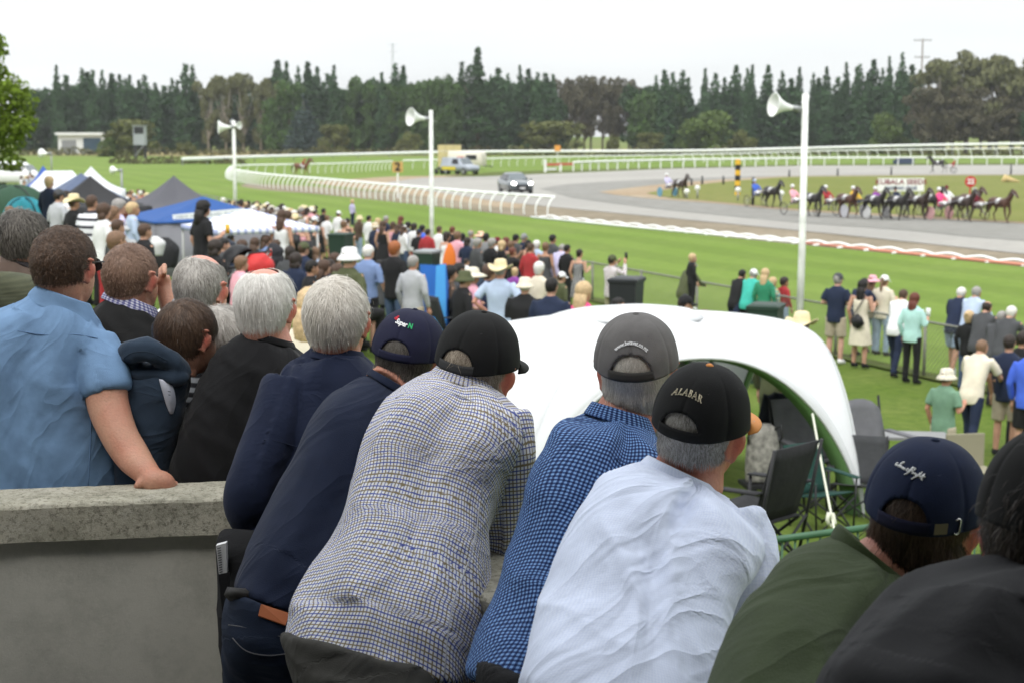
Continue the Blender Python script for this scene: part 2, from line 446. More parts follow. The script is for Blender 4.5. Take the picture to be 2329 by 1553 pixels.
# lowered rails lying along the edge of the turf
def lying_rails():
 wpts = [G(1208, 497), G(1400, 516), G(1600, 535), G(1822, 556)]
 rpts = [G(1822, 556), G(2000, 574), G(2200, 594), G(2329, 607), G(2700, 650)]
 for nm, pts, mm, lab, xs in (
  ("lowered_rail", wpts, M_WHITE, "white running rail laid down flat along the turf edge", [1240, 1275, 1312, 1350, 1390, 1430, 1472, 1514, 1556, 1596, 1640, 1686, 1737, 1786]),
  ("lowered_rail", rpts, M_ORANGE, "orange running rail laid down flat along the turf edge", [1842, 1892, 1948, 2010, 2076, 2144, 2216, 2295, 2380])):
  r = empty(nm, pts[0], 0, lab, "rail", "rails laid down beside the track")
  top = [p + Vector((0, 0, .07)) for p in pts]
  m = MB(); m.tube(top, 0.062, 8); adopt(m.build("rail_pipe", mm, None, True), r)
  me = None
  for x in xs:
   y = 497 + (x - 1208) * (110 / 1121.0) - 1.5
   a = G(x, y)
   if me is None:
    pp = smooth_path([(-.9, .22, .02), (-.4, .40, .10), (.1, .45, .16), (.5, .38, .10), (.8, .2, .03)], 3)
    V, F = tube_geo(pp, [(.08, .05)] * len(pp), 6); o = mk("support", V, F, M_WHITE); me = o.data
   else:
    o = bpy.data.objects.new("support", me); COL.objects.link(o)
   o.matrix_world = Matrix.Translation(a) @ Matrix.Rotation(math.radians(-30), 4, 'Z')
   o.parent = r; o.matrix_parent_inverse = Matrix.Translation(r.location).inverted()
lying_rails()
def horn_part(parent, c, yaw, size, pitch=0):
 """re-entrant horn, mouth towards local -x"""
 L_ = size; prof = [(0, .52), (.08, .46), (.25, .33), (.5, .20), (.75, .13), (1.0, .10)]
 V = []; F = []; n = 20
 for k, (x, r) in enumerate(prof):
  for j in range(n):
   a = 2 * math.pi * j / n; V.append((-L_ * (1 - x), math.cos(a) * r * L_, math.sin(a) * r * L_))
 for k in range(len(prof) - 1):
  for j in range(n): F.append((k * n + j, k * n + (j + 1) % n, (k + 1) * n + (j + 1) % n, (k + 1) * n + j))
 o = mk("horn", V, F, M_WHITE); md = o.modifiers.new("solid", 'SOLIDIFY'); md.thickness = 0.015
 M = Matrix.Translation(c) @ Matrix.Rotation(yaw, 4, 'Z') @ Matrix.Rotation(pitch, 4, 'Y')
 o.matrix_world = M; o.parent = parent; o.matrix_parent_inverse = Matrix.Translation(parent.location).inverted()
 m = MB(); m.tube([(-.05, 0, 0), (.12 * L_, 0, 0), (.32 * L_, 0, 0)], [.12 * L_, .14 * L_, .13 * L_], 12)
 d = m.build("driver_unit", M_GREY, None, True); d.matrix_world = M; d.parent = parent; d.matrix_parent_inverse = Matrix.Translation(parent.location).inverted()
 m = MB(); m.bar((.2 * L_, 0, -.12 * L_), (.75 * L_, 0, -.05 * L_), .03); d = m.build("bracket", M_GREY)
 d.matrix_world = M; d.parent = parent; d.matrix_parent_inverse = Matrix.Translation(parent.location).inverted()
def speaker_pole(px, pytop, Y, r, horns, label):
 t = P(px, pytop, Y); b = Vector((t.x - .02, t.y, gz(t.x, t.y) - .1))
 root = empty("loudspeaker_pole", b, 0, label, "loudspeaker pole", "loudspeaker poles along the course")
 m = MB(); m.tube([b, b + (t - b) * .4 + Vector((.02, 0, 0)), t], [r * 1.1, r, r * .92], 12); adopt(m.build("pole", M_WHITEP, None, True), root)
 for (hx, hy, yaw, sz, pit) in horns: horn_part(root, P(hx, hy, Y - .05), yaw, sz, pit)
speaker_pole(1832, 214, 33.5, 0.075, [(1806, 247, math.radians(20), .50, math.radians(8))], "tall white pole with one white horn loudspeaker, nearest the camera by the fence")
speaker_pole(980, 251, 55.0, 0.075, [(968, 271, math.radians(35), .62, math.radians(6))], "white loudspeaker pole beside the crowd, horn facing away from the track car")
speaker_pole(531, 275, 93.0, 0.11, [(527, 290, math.radians(15), .78, 0), (531, 286, math.radians(150), .45, 0)], "distant white pole with a pair of horn loudspeakers, behind the blue marquee")
for (px, py, Y, yb, lab) in ((116, 350, 150, 395, "short grey pole with white horn speaker behind the blue pointed tent"), (276, 388, 95, 430, "short dark pole with small white horn speaker beside the white marquee")):
 t = P(px, py - 4, Y); b = Vector((t.x, t.y, gz(t.x, t.y)))
 root = empty("loudspeaker_pole", b, 0, lab, "loudspeaker pole", "loudspeaker poles along the course")
 m = MB(); m.tube([b, t], .07, 8); adopt(m.build("pole", M_GREY, None, True), root)
 horn_part(root, P(px - 6, py, Y), math.radians(-30), .9 if Y > 100 else .5)
# ---- signs
def flat_text(s, size, m, name="lettering", extrude=0.01, serif=False, bold=0.0, sx=1.0):
 c = bpy.data.curves.new("t", 'FONT'); c.body = s; c.size = size; c.extrude = extrude; c.align_x = 'CENTER'; c.align_y = 'CENTER'
 c.offset = bold; c.resolution_u = 3
 o = bpy.data.objects.new("t", c); COL.objects.link(o); o.scale = (sx, 1, 1)
 dg = bpy.context.evaluated_depsgraph_get(); me = bpy.data.meshes.new_from_object(o.evaluated_get(dg))
 bpy.data.objects.remove(o); bpy.data.curves.remove(c)
 me.transform(Matrix.Diagonal((sx, 1, 1, 1)))
 n = bpy.data.objects.new(name, me); COL.objects.link(n); me.materials.clear(); me.materials.append(m); me.name = name
 return n
def put_text(n, loc, parent, yaw=0.0):
 n.matrix_world = Matrix.Translation(loc) @ Matrix.Rotation(yaw, 4, 'Z') @ Matrix.Rotation(math.pi / 2, 4, 'X')
 n.parent = parent; n.matrix_parent_inverse = Matrix.Translation(parent.location).inverted()
M_RED = mat("sign_red", (0.50, 0.02, 0.03), .5)
M_MAROON = mat("sign_maroon", (0.20, 0.02, 0.04), .5)
M_NAVYP = mat("sign_navy", (0.03, 0.06, 0.16), .5)
M_YEL = mat("marker_yellow", (0.72, 0.42, 0.03), .5)
def seeds_sign():
 b = G(2048, 453); sc = b.y / FPX
 r = empty("trackside_sign", b, 0, "long white board reading KUBALA SEEDS above PASSING LANE in the infield", "sign")
 zc = CAMZ - (419 - 305) * sc * 1.0; w = 104 * sc; h = 29 * sc
 m = MB(); m.box((b.x, b.y, zc), (w, .12, h)); adopt(m.build("board", M_WHITE), r)
 for k in (-.42, 0, .42):
  m = MB(); m.box((b.x + k * w, b.y + .12, (zc + h / 2) / 2), (.1, .1, zc + h / 2)); adopt(m.build("post", M_WHITE), r)
 put_text(flat_text("KUBALA SEEDS", 11.5 * sc * 1.35, M_MAROON, sx=1.12, bold=.01), (b.x, b.y - .07, zc + h * .20), r)
 put_text(flat_text("PASSING LANE", 7.5 * sc * 1.35, M_NAVYP, sx=1.1, bold=.01), (b.x, b.y - .07, zc - h * .27), r)
seeds_sign()
def disc_sign(px, pyc, pyb, rad, txt, mdisc, mtxt, label, ring=None, ts=1.25):
 b = G(px, pyb); sc = b.y / FPX; zc = CAMZ - (pyc - 305) * sc
 r = empty("number_sign", b, 0, label, "sign")
 m = MB(); R = rad * sc
 m.tube([(b.x, b.y - .04, zc), (b.x, b.y + .04, zc)], R, 28); adopt(m.build("disc", mdisc), r)
 m = MB(); m.tube([(b.x, b.y + .05, 0), (b.x, b.y + .05, zc)], .05, 6); adopt(m.build("post", ring or M_WHITE), r)
 put_text(flat_text(txt, R * ts, mtxt, bold=.015), (b.x, b.y - .07, zc), r)
disc_sign(2206, 412, 452, 12.5, "22", M_RED, M_WHITE, "round red sign with white number 22 behind the horses", M_RED)
def sq_sign(px, pyc, pyb, w, txt, label, mbg, mt):
 b = G(px, pyb); sc = b.y / FPX; zc = CAMZ - (pyc - 305) * sc
 r = empty("number_sign", b, 0, label, "sign")
 m = MB(); m.box((b.x, b.y, zc), (w * sc, .06, w * sc)); adopt(m.build("board", mbg), r)
 m = MB(); m.tube([(b.x, b.y + .06, 0), (b.x, b.y + .06, zc)], .06, 6); adopt(m.build("post", M_WHITE), r)
 if txt: put_text(flat_text(txt, w * sc * 1.05, mt, bold=.03), (b.x, b.y - .05, zc), r)
sq_sign(905, 379, 452, 24, "2", "square yellow board with black figure 2 beside the running rail", mat("board_ochre", (0.50, 0.32, 0.10), .6), M_BLACK)
sq_sign(1268, 337, 380, 13, "", "small square orange board on a post beyond the track bend", mat("board_orange", (0.7, 0.30, 0.06), .6), M_BLACK)
def marker_pole():
 b = G(1677, 447); sc = b.y / FPX
 r = empty("marker_pole", b, 0, "black and yellow banded pole in the infield", "pole")
 hz = CAMZ - (362 - 305) * sc; n = 7
 for k in range(n):
  m = MB(); m.tube([(b.x, b.y, hz * k / n), (b.x, b.y, hz * (k + 1) / n)], .20 if k % 2 == 0 else .21, 8)
  adopt(m.build("band", M_YEL if k % 2 == 0 else M_BLACK, None, False), r)
marker_pole()
# small markers along the inner edge
for (px, py, hh, kind) in ((1586, 455, .75, 1), (1678, 460, .75, 1), (1776, 470, .75, 1), (1885, 482, .8, 1), (1562, 455, .5, 1),
       (1597, 422, .85, 0), (1645, 422, .85, 0), (1712, 470, 1.9, 0), (1795, 404, .8, 0), (1905, 402, .9, 0), (2027, 400, 1.0, 0), (2299, 399, 1.3, 0), (1573, 424, .7, 0)):
 b = G(px, py)
 r = empty("track_marker", b, 0, None, "marker", None)
 if kind:
  tag(r, "short peg with pale round top on the inner edge of the track", "marker", "round topped pegs beside the track")
  m = MB(); m.tube([b, b + Vector((0, 0, hh))], .06, 6); adopt(m.build("peg", M_GREY, None, True), r)
  m = MB(); m.tube([b + Vector((0, -.06, hh + .1)), b + Vector((0, .06, hh + .1))], .2, 10); adopt(m.build("reflector", M_WHITE, None, True), r)
 else:
  tag(r, "dark narrow post standing on the infield edge", "marker", "dark posts on the infield")
  m = MB(); m.tube([b, b + Vector((0, 0, hh))], [.11, .08], 6); adopt(m.build("peg", M_DARK, None, True), r)
# pale lump in the infield, right of 22
b = G(2300, 417)
m = MB(); m.add(*tube_geo([b + Vector((-.9, 0, .1)), b + Vector((-.6, 0, .45)), b + Vector((0, 0, .25)), b + Vector((.8, 0, .1))], [.15, .4, .25, .1], 8))
tag(m.build("sandbag", mat("sacking", (0.55, 0.42, 0.2), .9), None, True), "pale cream sandbag lying on the infield near the number sign", "sandbag")
# dark tub on the back verge
b = G(2058, 375)
m = MB(); m.box((b.x, b.y, .5), (2.6, 1.2, .9)); m.box((b.x - 1.2, b.y - .2, .4), (1.2, 1.0, .6))
tag(m.build("dark_crate", mat("crate_navy", (0.05, 0.07, 0.12), .6)), "dark low crate behind the low white fence near the lone trotter", "crate")
# ---- shed, tower, masts
def shed():
 b = G(180, 350); Y = b.y
 def p(px, py): q = P(px, py, Y); return q
 l, rr = p(133, 348), p(232, 348); top = p(133, 308)
 w = rr.x - l.x; h = top.z
 r = empty("farm_shed", (l.x, Y, 0), 0, "low white shed with grey roller door and open bay under the trees", "shed")
 M = mat("shed_white", (0.62, 0.64, 0.64), .6, var=.05); MD = mat("shed_grey", (0.22, 0.23, 0.24), .6)
 m = MB(); m.box((l.x + w / 2, Y + 4, h / 2), (w, 8, h)); adopt(m.build("wall", M), r)
 m = MB(); m.box((l.x + w / 2, Y + 3.7, h + .3), (w + .8, 9.4, .6)); adopt(m.build("roof", mat("shed_roof", (0.68, 0.70, 0.70), .5)), r)
 m = MB(); m.box((l.x + w * .25, Y - .06, h * .36), (w * .33, .1, h * .72)); adopt(m.build("roller_door", MD), r)
 m = MB(); m.box((l.x + w * .78, Y - .06, h * .42), (w * .40, .1, h * .84)); adopt(m.build("open_bay", mat("shed_dark", (0.03, 0.06, 0.09), .8)), r)  # dark slab on the wall paints the shade inside the open bay
 for k in range(5):
  m = MB(); m.box((l.x + w * .25, Y - .13, h * (.1 + .13 * k)), (w * .33, .03, .06)); adopt(m.build("door_slat", M_GREY), r)
shed()
def tower():
 b = G(320, 362); Y = b.y
 q = P(320, 288, Y); sc = Y / FPX
 r = empty("judge_tower", b, 0, "small grey boxy lookout with dark window in front of the round bush", "tower")
 zt = q.z; w = 26 * sc; hb = 42 * sc
 m = MB(); m.box((b.x, Y, zt - hb / 2), (w, w * .8, hb)); adopt(m.build("cabin", mat("tower_grey", (0.30, 0.32, 0.34), .6)), r)
 m = MB(); m.box((b.x, Y - w * .4 - .03, zt - hb * .22), (w * .8, .08, hb * .34)); adopt(m.build("window", mat("dark_glass", (0.01, 0.01, 0.012), .15, spec=.5)), r)
 m = MB(); m.box((b.x, Y, zt + .12), (w * 1.15, w, .2)); adopt(m.build("roof", M_GREY), r)
 for i in (-1, 1):
  for j in (-1, 1):
   m = MB(); m.bar((b.x + i * w * .42, Y + j * w * .3, 0), (b.x + i * w * .42, Y + j * w * .3, zt - hb), .25); adopt(m.build("leg", M_DARK), r)
 m = MB(); m.bar((b.x - w * .4, Y - w * .4, .5), (b.x + w * .4, Y - w * .4, zt - hb), .15); adopt(m.build("ladder", M_GREY), r)
tower()
def mast(px, ptop, Y, kind, label):
 t = P(px, ptop, Y); b = Vector((t.x, Y, 0))
 r = empty("power_pole" if kind == 0 else "lattice_mast", b, 0, label, "mast")
 M = mat("mast_pale", (0.42, 0.44, 0.46), .6) if kind else M_WOODP
 if kind == 0:
  m = MB(); m.tube([b, t], [.3, .2], 8); adopt(m.build("pole", M, None, True), r)
  for dz, w in ((-.6, 2.6), (-5.4, 2.2)):
   m = MB(); m.bar(t + Vector((-w, 0, dz)), t + Vector((w, 0, dz)), .2); adopt(m.build("crossarm", M), r)
   for k in (-.9, -.4, .4, .9):
    m = MB(); m.tube([t + Vector((w * k, 0, dz)), t + Vector((w * k, 0, dz + .5))], .12, 6); adopt(m.build("insulator", M_GREY), r)
 else:
  H = t.z
  for i in (-1, 1):
   for j in (-1, 1):
    m = MB(); m.bar(b + Vector((i * 2.2, j * 2.2, 0)), t + Vector((i * .2, j * .2, 0)), .22); adopt(m.build("leg", M), r)
  for k in range(10):
   f0, f1 = k / 10, (k + 1) / 10; a0 = 2.2 - 2.0 * f0; a1 = 2.2 - 2 * f1
   m = MB(); m.bar(b + Vector((-a0, -a0, H * f0)), b + Vector((a1, -a1, H * f1)), .14); m.bar(b + Vector((a0, -a0, H * f0)), b + Vector((-a1, -a1, H * f1)), .14)
   m.bar(b + Vector((-a0, -a0, H * f0)), b + Vector((a0, -a0, H * f0)), .14); adopt(m.build("bracing", M), r)
  for dz in (-1, -5):
   m = MB(); m.bar(t + Vector((-3, 0, dz)), t + Vector((3, 0, dz)), .2); adopt(m.build("crossarm", M), r)
mast(2099, 88, 460, 0, "tall thin power pole with two cross arms rising above the trees")
mast(893, 98, 900, 1, "faint pale lattice pylon far beyond the tree belt")
# ---- vehicles
def ring_loft(secs, n=16):
 """secs: (y, w, zb, zs, wr, zr): lower half-width w from zb to zs, roof half-width wr at zr"""
 V = []; F = []
 for (y, w, zb, zs, wr, zr) in secs:
  prof = [(-w * .86, zb), (-w * .98, zb + .12), (-w, (zb + zs) * .5), (-w * .97, zs - .05), (-w * .9, zs), (-wr, max(zr - .1, zs + .001)), (-wr * .86, max(zr - .02, zs + .002)), (-wr * .4, max(zr, zs + .003))]
  full = prof + [(-a, c) for a, c in reversed(prof)]
  V += [(a, y, c) for a, c in full]
 k = 16
 for i in range(len(secs) - 1):
  for j in range(k):
   F.append((i * k + j, (i + 1) * k + j, (i + 1) * k + (j + 1) % k, i * k + (j + 1) % k))
 F.append(tuple(range(k))); F.append(tuple((len(secs) - 1) * k + j for j in range(k - 1, -1, -1)))
 return V, F
def wheel_parts(root, x, y, r=.36, w=.24):
 m = MB(); m.tube([(x - w / 2, y, r), (x + w / 2, y, r)], r, 24)
 o = m.build("wheel", M_BLACK, root, False)
 m = MB(); m.tube([(x - w / 2 - .012, y, r), (x + w / 2 + .012, y, r)], r * .64, 18); m.build("rim", M_GREY, o)
def make_car():
 root = empty("suv", (0, 0, 0), 0, "dark grey suv with bright headlights driving round the bend towards the rail", "car")
 secs = [(-2.3, .72, .42, .70, .5, .72), (-2.22, .88, .26, .80, .62, .84), (-1.95, .95, .22, .90, .72, .96), (-1.2, .97, .22, .98, .78, 1.06), (-.95, .97, .22, 1.0, .74, 1.12),
   (-.2, .97, .22, 1.02, .62, 1.58), (.3, .97, .22, 1.03, .63, 1.64), (1.2, .97, .22, 1.04, .62, 1.62), (1.8, .96, .24, 1.06, .58, 1.48), (2.2, .93, .3, 1.04, .55, 1.16), (2.35, .84, .4, .95, .5, 1.0)]
 V, F = ring_loft(secs)
 paint = mat("car_paint", (0.085, 0.10, 0.11), .22, metal=.5, coat=.8, spec=.5)
 mk("body", V, F, paint, root)
 gl = mat("car_glass", (0.10, 0.12, 0.13), .08, spec=.8, metal=.3)
 m = MB(); m.add([(-.70, -.98, 1.13), (.70, -.98, 1.13), (.60, -.28, 1.56), (-.60, -.28, 1.56), (-.70, -.95, 1.10), (.70, -.95, 1.10), (.60, -.25, 1.53), (-.60, -.25, 1.53)], [(0, 1, 2, 3), (4, 7, 6, 5), (0, 4, 5, 1), (3, 2, 6, 7)]); m.build("windscreen", gl, root)
 for s in (-1, 1):
  m = MB(); m.add([(s * .90, -.75, 1.06), (s * .92, 1.7, 1.10), (s * .66, 1.3, 1.52), (s * .66, -.1, 1.52)], [(0, 1, 2, 3)]); m.build("side_window", mat("side_glass", (.02, .02, .025), .1), root)
  m = MB(); m.tube([(s * .98, -.8, 1.08), (s * 1.12, -.82, 1.12)], [.05, .09], 8); m.build("wing_mirror", paint, root)
  hl = mat("headlight_on", (1, 1, 1), .3, emit=(1, .98, .92), estr=6)
  m = MB(); m.add(*tube_geo([(s * .52, -2.27, .80), (s * .66, -2.27, .82), (s * .80, -2.16, .85)], [(.07, .08), (.10, .12), (.07, .10)], 10)); m.build("headlight", hl, root)
  for y in (-1.42, 1.42): wheel_parts(root, s * .86, y)
 m = MB(); m.add([(-.48, -2.33, .72), (.48, -2.33, .72), (.42, -2.30, .40), (-.42, -2.30, .40)], [(0, 3, 2, 1)]); m.box((0, -2.31, .56), (.9, .05, .3)); m.build("grille", M_BLACK, root)
 m = MB(); m.box((0, -2.35, .47), (.42, .03, .13)); m.build("number_plate", mat("plate", (.6, .6, .6), .5), root)
 m = MB(); m.box((0, -2.22, .27), (1.5, .16, .12)); m.build("bumper", M_BLACK, root)
 return root
c = make_car(); b = G(1172, 440, .05); c.location = b; c.rotation_euler = (0, 0, math.radians(14))
def make_ute():
 root = empty("ambulance_ute", (0, 0, 0), 0, "grey utility vehicle with yellow side panels and canopy parked beyond the track", "utility vehicle")
 secs = [(-2.5, .7, .5, .85, .5, .87), (-2.3, .92, .4, 1.05, .6, 1.08), (-1.4, .98, .4, 1.15, .8, 1.2), (-.6, .98, .4, 1.2, .72, 1.95), (.6, .98, .4, 1.2, .74, 2.0), (2.5, .98, .4, 1.2, .76, 1.98), (2.6, .95, .5, 1.15, .7, 1.7)]
 V, F = ring_loft(secs); mk("body", V, F, mat("ute_silver", (.30, .33, .37), .3, metal=.4, coat=.5), root)
 for s in (-1, 1):
  m = MB(); m.add([(s * .995, -.2, .95), (s * .995, 2.3, .95), (s * .995, 2.3, .55), (s * .995, -.2, .55)], [(0, 1, 2, 3)]); m.build("yellow_panel", mat("hi_yellow", (.60, .48, .04), .5), root)
  m = MB(); m.add([(s * .93, -.6, 1.3), (s * .93, .6, 1.3), (s * .76, .5, 1.85), (s * .76, -.35, 1.85)], [(0, 1, 2, 3)]); m.build("side_window", mat("side_glass"), root)
  for y in (-1.6, 1.6): wheel_parts(root, s * .86, y, .42)
 m = MB(); m.add([(-.8, -1.36, 1.24), (.8, -1.36, 1.24), (.7, -.66, 1.9), (-.7, -.66, 1.9)], [(0, 1, 2, 3)]); m.build("windscreen", mat("car_glass"), root)
 m = MB(); m.tube([(-.5, 0, 2.05), (.5, 0, 2.05)], .08, 8); m.build("light_bar", M_ORANGE, root)
 return root
c = make_ute(); b = G(1048, 398); c.location = b; c.rotation_euler = (0, 0, math.radians(42))
def make_float():
 root = empty("trailer", (0, 0, 0), 0, "pale cream horse trailer parked behind the grey utility vehicle", "trailer")
 secs = [(-2.4, .9, .6, 2.0, .8, 2.15), (-2.2, 1.0, .55, 2.3, .9, 2.5), (2.2, 1.0, .55, 2.3, .9, 2.5), (2.3, .95, .6, 2.2, .85, 2.4)]
 V, F = ring_loft(secs); mk("body", V, F, mat("float_cream", (.62, .58, .50), .5), root)
 for s in (-1, 1):
  for y in (-.5, .5): wheel_parts(root, s * .9, y, .36)
 m = MB(); m.box((-1.0, -1, 1.7), (.08, 1.5, .6)); m.build("window", mat("side_glass"), root)
 m = MB(); m.bar((0, -2.4, .6), (0, -3.6, .5), .12); m.build("tow_bar", M_DARK, root)
 return root
c = make_float(); b = G(1062, 388); c.location = b; c.rotation_euler = (0, 0, math.radians(70))
def straw_bales():
 b = G(1032, 386)
 r = empty("bale_stack", b, 0, "block of pale yellow bales stacked behind the grey utility vehicle", "bales")
 for i in range(3):
  for k in range(4):
   m = MB(); m.box((b.x - 1.6 + 1.05 * i, b.y, .4 + .82 * k), (1.0, .9, .78)); adopt(m.build("bale", mat("straw", (.55, .46, .24), .95, bump=.03, bscale=10)), r)
straw_bales()
def small_van(px, pyb, label, col, yaw, nm="van"):
 root = empty(nm, (0, 0, 0), 0, label, "van")
 secs = [(-2.4, .7, .5, .95, .5, 1.0), (-2.2, .92, .35, 1.2, .6, 1.25), (-1.5, .98, .35, 1.35, .75, 1.9), (-.9, .98, .35, 1.4, .8, 2.25), (2.4, .98, .35, 1.4, .82, 2.25), (2.5, .94, .4, 1.35, .75, 2.1)]
 V, F = ring_loft(secs); mk("body", V, F, mat("van_" + nm, col, .35, coat=.5), root)
 m = MB(); m.add([(-.82, -2.08, 1.34), (.82, -2.08, 1.34), (.78, -1.52, 1.95), (-.78, -1.52, 1.95)], [(0, 1, 2, 3)]); m.build("windscreen", mat("car_glass"), root)
 for s in (-1, 1):
  m = MB(); m.add([(s * .97, -1.5, 1.42), (s * .97, -.2, 1.42), (s * .86, -.2, 2.0), (s * .86, -1.2, 2.0)], [(0, 1, 2, 3)]); m.build("side_window", mat("side_glass"), root)
  for y in (-1.5, 1.5): wheel_parts(root, s * .86, y, .36)
 root.location = G(px, pyb); root.rotation_euler = (0, 0, yaw); return root
small_van(30, 425, "white van parked half hidden under the leafy tree beside the tents", (.7, .7, .7), math.radians(80))
# ================================================================ trees
def leaf_mat(name, col=None, var=.35, rough=.7, trans=.15):
 return mat(name, col, rough, island=var, spec=.15, trans=trans)
def crown_geo(blobs, n, size, seed, flat=0.0, hang=0.0):
 r = np.random.default_rng(seed)
 B = np.array(blobs, float); wts = (B[:, 3] * B[:, 4] * B[:, 5]) ** .67; wts /= wts.sum()
 bi = r.choice(len(B), n, p=wts); b = B[bi]
 d = r.normal(size=(n, 3)); d /= np.linalg.norm(d, axis=1, keepdims=True)
 rad = r.uniform(0.35, 1.0, n) ** .45
 rad *= 1 + .13 * np.sin(d[:, 0] * 7 + b[:, 0] * 3) * np.cos(d[:, 2] * 8 + b[:, 1])
 c = b[:, :3] + d * rad[:, None] * b[:, 3:6]
 nrm = d + r.normal(scale=.75, size=(n, 3)); nrm[:, 2] += .3; nrm /= np.linalg.norm(nrm, axis=1, keepdims=True)
 t = np.cross(nrm, r.normal(size=(n, 3))); t /= np.linalg.norm(t, axis=1, keepdims=True)
 if hang: t[:, 2] *= 1 + hang; t /= np.linalg.norm(t, axis=1, keepdims=True)
 u = np.cross(nrm, t); s = size * r.uniform(.5, 1.35, n)[:, None]
 V = np.stack([c - t * s - u * s * .45, c + t * s * .1 - u * s * .7, c + t * s, c - t * s * .1 + u * s * .7], 1).reshape(-1, 3)
 F = np.arange(4 * n).reshape(n, 4)
 return V, F
def make_tree(name, blobs, n, size, lm, trunk, tm, seed, hang=0):
 root = empty(name, (0, 0, 0))
 V, F = crown_geo(blobs, n, size, seed, hang=hang); c = mk("crown", V, F, lm, root)
 m = MB()
 for pts, rr in trunk: m.tube(pts, rr, 7)
 t = m.build("trunk", tm, root, True)
 return root
M_BARK = mat("bark", (.11, .09, .07), .95, var=.3, vscale=2)
M_BARKP = mat("bark_pale", (.33, .29, .24), .9, var=.25, vscale=1)
LM_POP = leaf_mat("leaf_poplar", (.044, .088, .036)); LM_DARK = leaf_mat("leaf_dark", (.034, .070, .025), .4)
LM_EUC = leaf_mat("leaf_eucalypt", (.125, .130, .058), .35); LM_MID = leaf_mat("leaf_mid", (.060, .108, .030))
LM_WIL = leaf_mat("leaf_willow", (.095, .14, .035), .3); LM_SPR = leaf_mat("leaf_spruce", (.045, .068, .062), .35)
LM_BUSH = leaf_mat("leaf_bush", (.105, .115, .035), .4); LM_NEAR = leaf_mat("leaf_near", (.15, .22, .025), .5, trans=.35)
LM_BRN = leaf_mat("leaf_brown", (.092, .084, .050), .35)
PROTO = {}
def P_(k, *a, **kw):
 r = make_tree(*a, **kw); r["_c"] = 1; del r["_c"]; PROTO[k] = [r, kids(r), False]
R_ = random.Random(3)
def popb(seed, w=1.0, h=20, base=.0):
 w = w * .9
 r = random.Random(seed); B = []
 n = 11
 for i in range(n):
  f = i / (n - 1); z = h * (.08 + .84 * f) + base
  rad = w * (1.9 * (1 - f) ** .55 * (.55 + .45 * math.sin(min(1, f * 3 + .35) * 1.57)) + .32)
  B.append((r.uniform(-.3, .3) * rad, r.uniform(-.3, .3) * rad, z, rad, rad, h * .085))
 B.append((0, 0, h * .955, .38 * w, .38 * w, h * .05))
 for i in range(4): B.append((r.uniform(-1.1, 1.1) * w, 0, h * r.uniform(.25, .72), w * .9, w * .9, h * .12))
 return B
for i in range(3):
 P_("poplar%d" % i, "poplar_tree", popb(i, 1.0 + .25 * i), 2600, .42, LM_POP, [([(0, 0, 0), (0, 0, 16)], [.3, .06])], M_BARK, 20 + i)
def pile(seed, h, w, n, r0, zlo=.1):
 r = random.Random(seed); B = []
 for i in range(n):
  f = r.uniform(zlo, .9); ww = w * math.sqrt(max(.05, 1 - (f - .35) ** 2 / .5)); a = r.uniform(0, 6.28); q = r.uniform(.2, .95)
  rad = r0 * r.uniform(.6, 1.2)
  B.append((math.cos(a) * ww * q, math.sin(a) * ww * q, h * f, rad * 1.15, rad * 1.15, rad * .85))
 return B
for i in range(3):
 P_("dark%d" % i, "shelterbelt_tree", pile(40 + i, 17, 4.6, 22, 2.1, .02), 3400, .5, LM_DARK, [([(0, 0, 0), (.3, 0, 10)], [.4, .15])], M_BARK, 50 + i)
 P_("mid%d" % i, "broadleaf_tree", pile(60 + i, 15, 5, 22, 2.2, .05), 3400, .5, LM_MID, [([(0, 0, 0), (.2, 0, 9)], [.4, .15])], M_BARK, 70 + i)
for i in range(3):
 r = random.Random(90 + i); B = []; T = []
 for k in range(11):
  a = r.uniform(0, 6.28); q = r.uniform(1, 6.0); z = 18 * r.uniform(.45, .92) * (1 - .02 * q)
  e = (math.cos(a) * q, math.sin(a) * q, z)
  B.append((*e, 2.1 * r.uniform(.7, 1.2), 2.1 * r.uniform(.7, 1.2), 1.6 * r.uniform(.7, 1.1)))
  T.append(([(0, 0, 2 + k * .3), (e[0] * .35, e[1] * .35, z * .55), e], [.3, .2, .07]))
 T.append(([(0, 0, 0), (.2, 0, 7), (.1, 0, 12)], [.5, .38, .2]))
 P_("euc%d" % i, "eucalyptus_tree", B + pile(95 + i, 10, 3.8, 7, 1.8, .3), 3400, .42, LM_EUC, T, M_BARKP, 100 + i, hang=.8)
 P_("brown%d" % i, "tall_gum_tree", [(b[0], b[1], b[2], b[3], b[4], b[5]) for b in B] + pile(195 + i, 15, 4.4, 12, 2.0, .3), 3800, .45, LM_BRN, T, M_BARK, 110 + i)
P_("pine", "pine_tree", [(0.4 * (-1) ** i * (12 - i) * .2, .2 * (12 - i) * (-1) ** (i // 2), 3 + i * 2.0, 3.6 - i * .22, 3.6 - i * .22, 1.5) for i in range(13)] + [(-3.4, 0, 22, 1.0, 1, 2.8), (0, 0, 29.0, .7, .7, 2.0), (-1.6, 0, 23.5, 1.0, 1.0, 2.5), (-3.6, 0, 25.5, .5, .5, 1.6)], 4200, .45, LM_DARK, [([(0, 0, 0), (0, 0, 29)], [.5, .06]), ([(0, 0, 12), (-3.2, 0, 20), (-3.5, 0, 26)], [.2, .12, .04])], M_BARK, 120)
def spruce():
 B = []
 for i in range(12):
  f = i / 11; rad = 6.2 * (1 - f) ** .9 + .35
  for k in range(7 if i < 9 else 3):
   a = k * .9 + i * 1.3; B.append((math.cos(a) * rad * .62, math.sin(a) * rad * .62, .8 + 14.2 * f, rad * .42, rad * .42, .55))
 B.append((0, 0, 15.4, .35, .35, .9)); return B
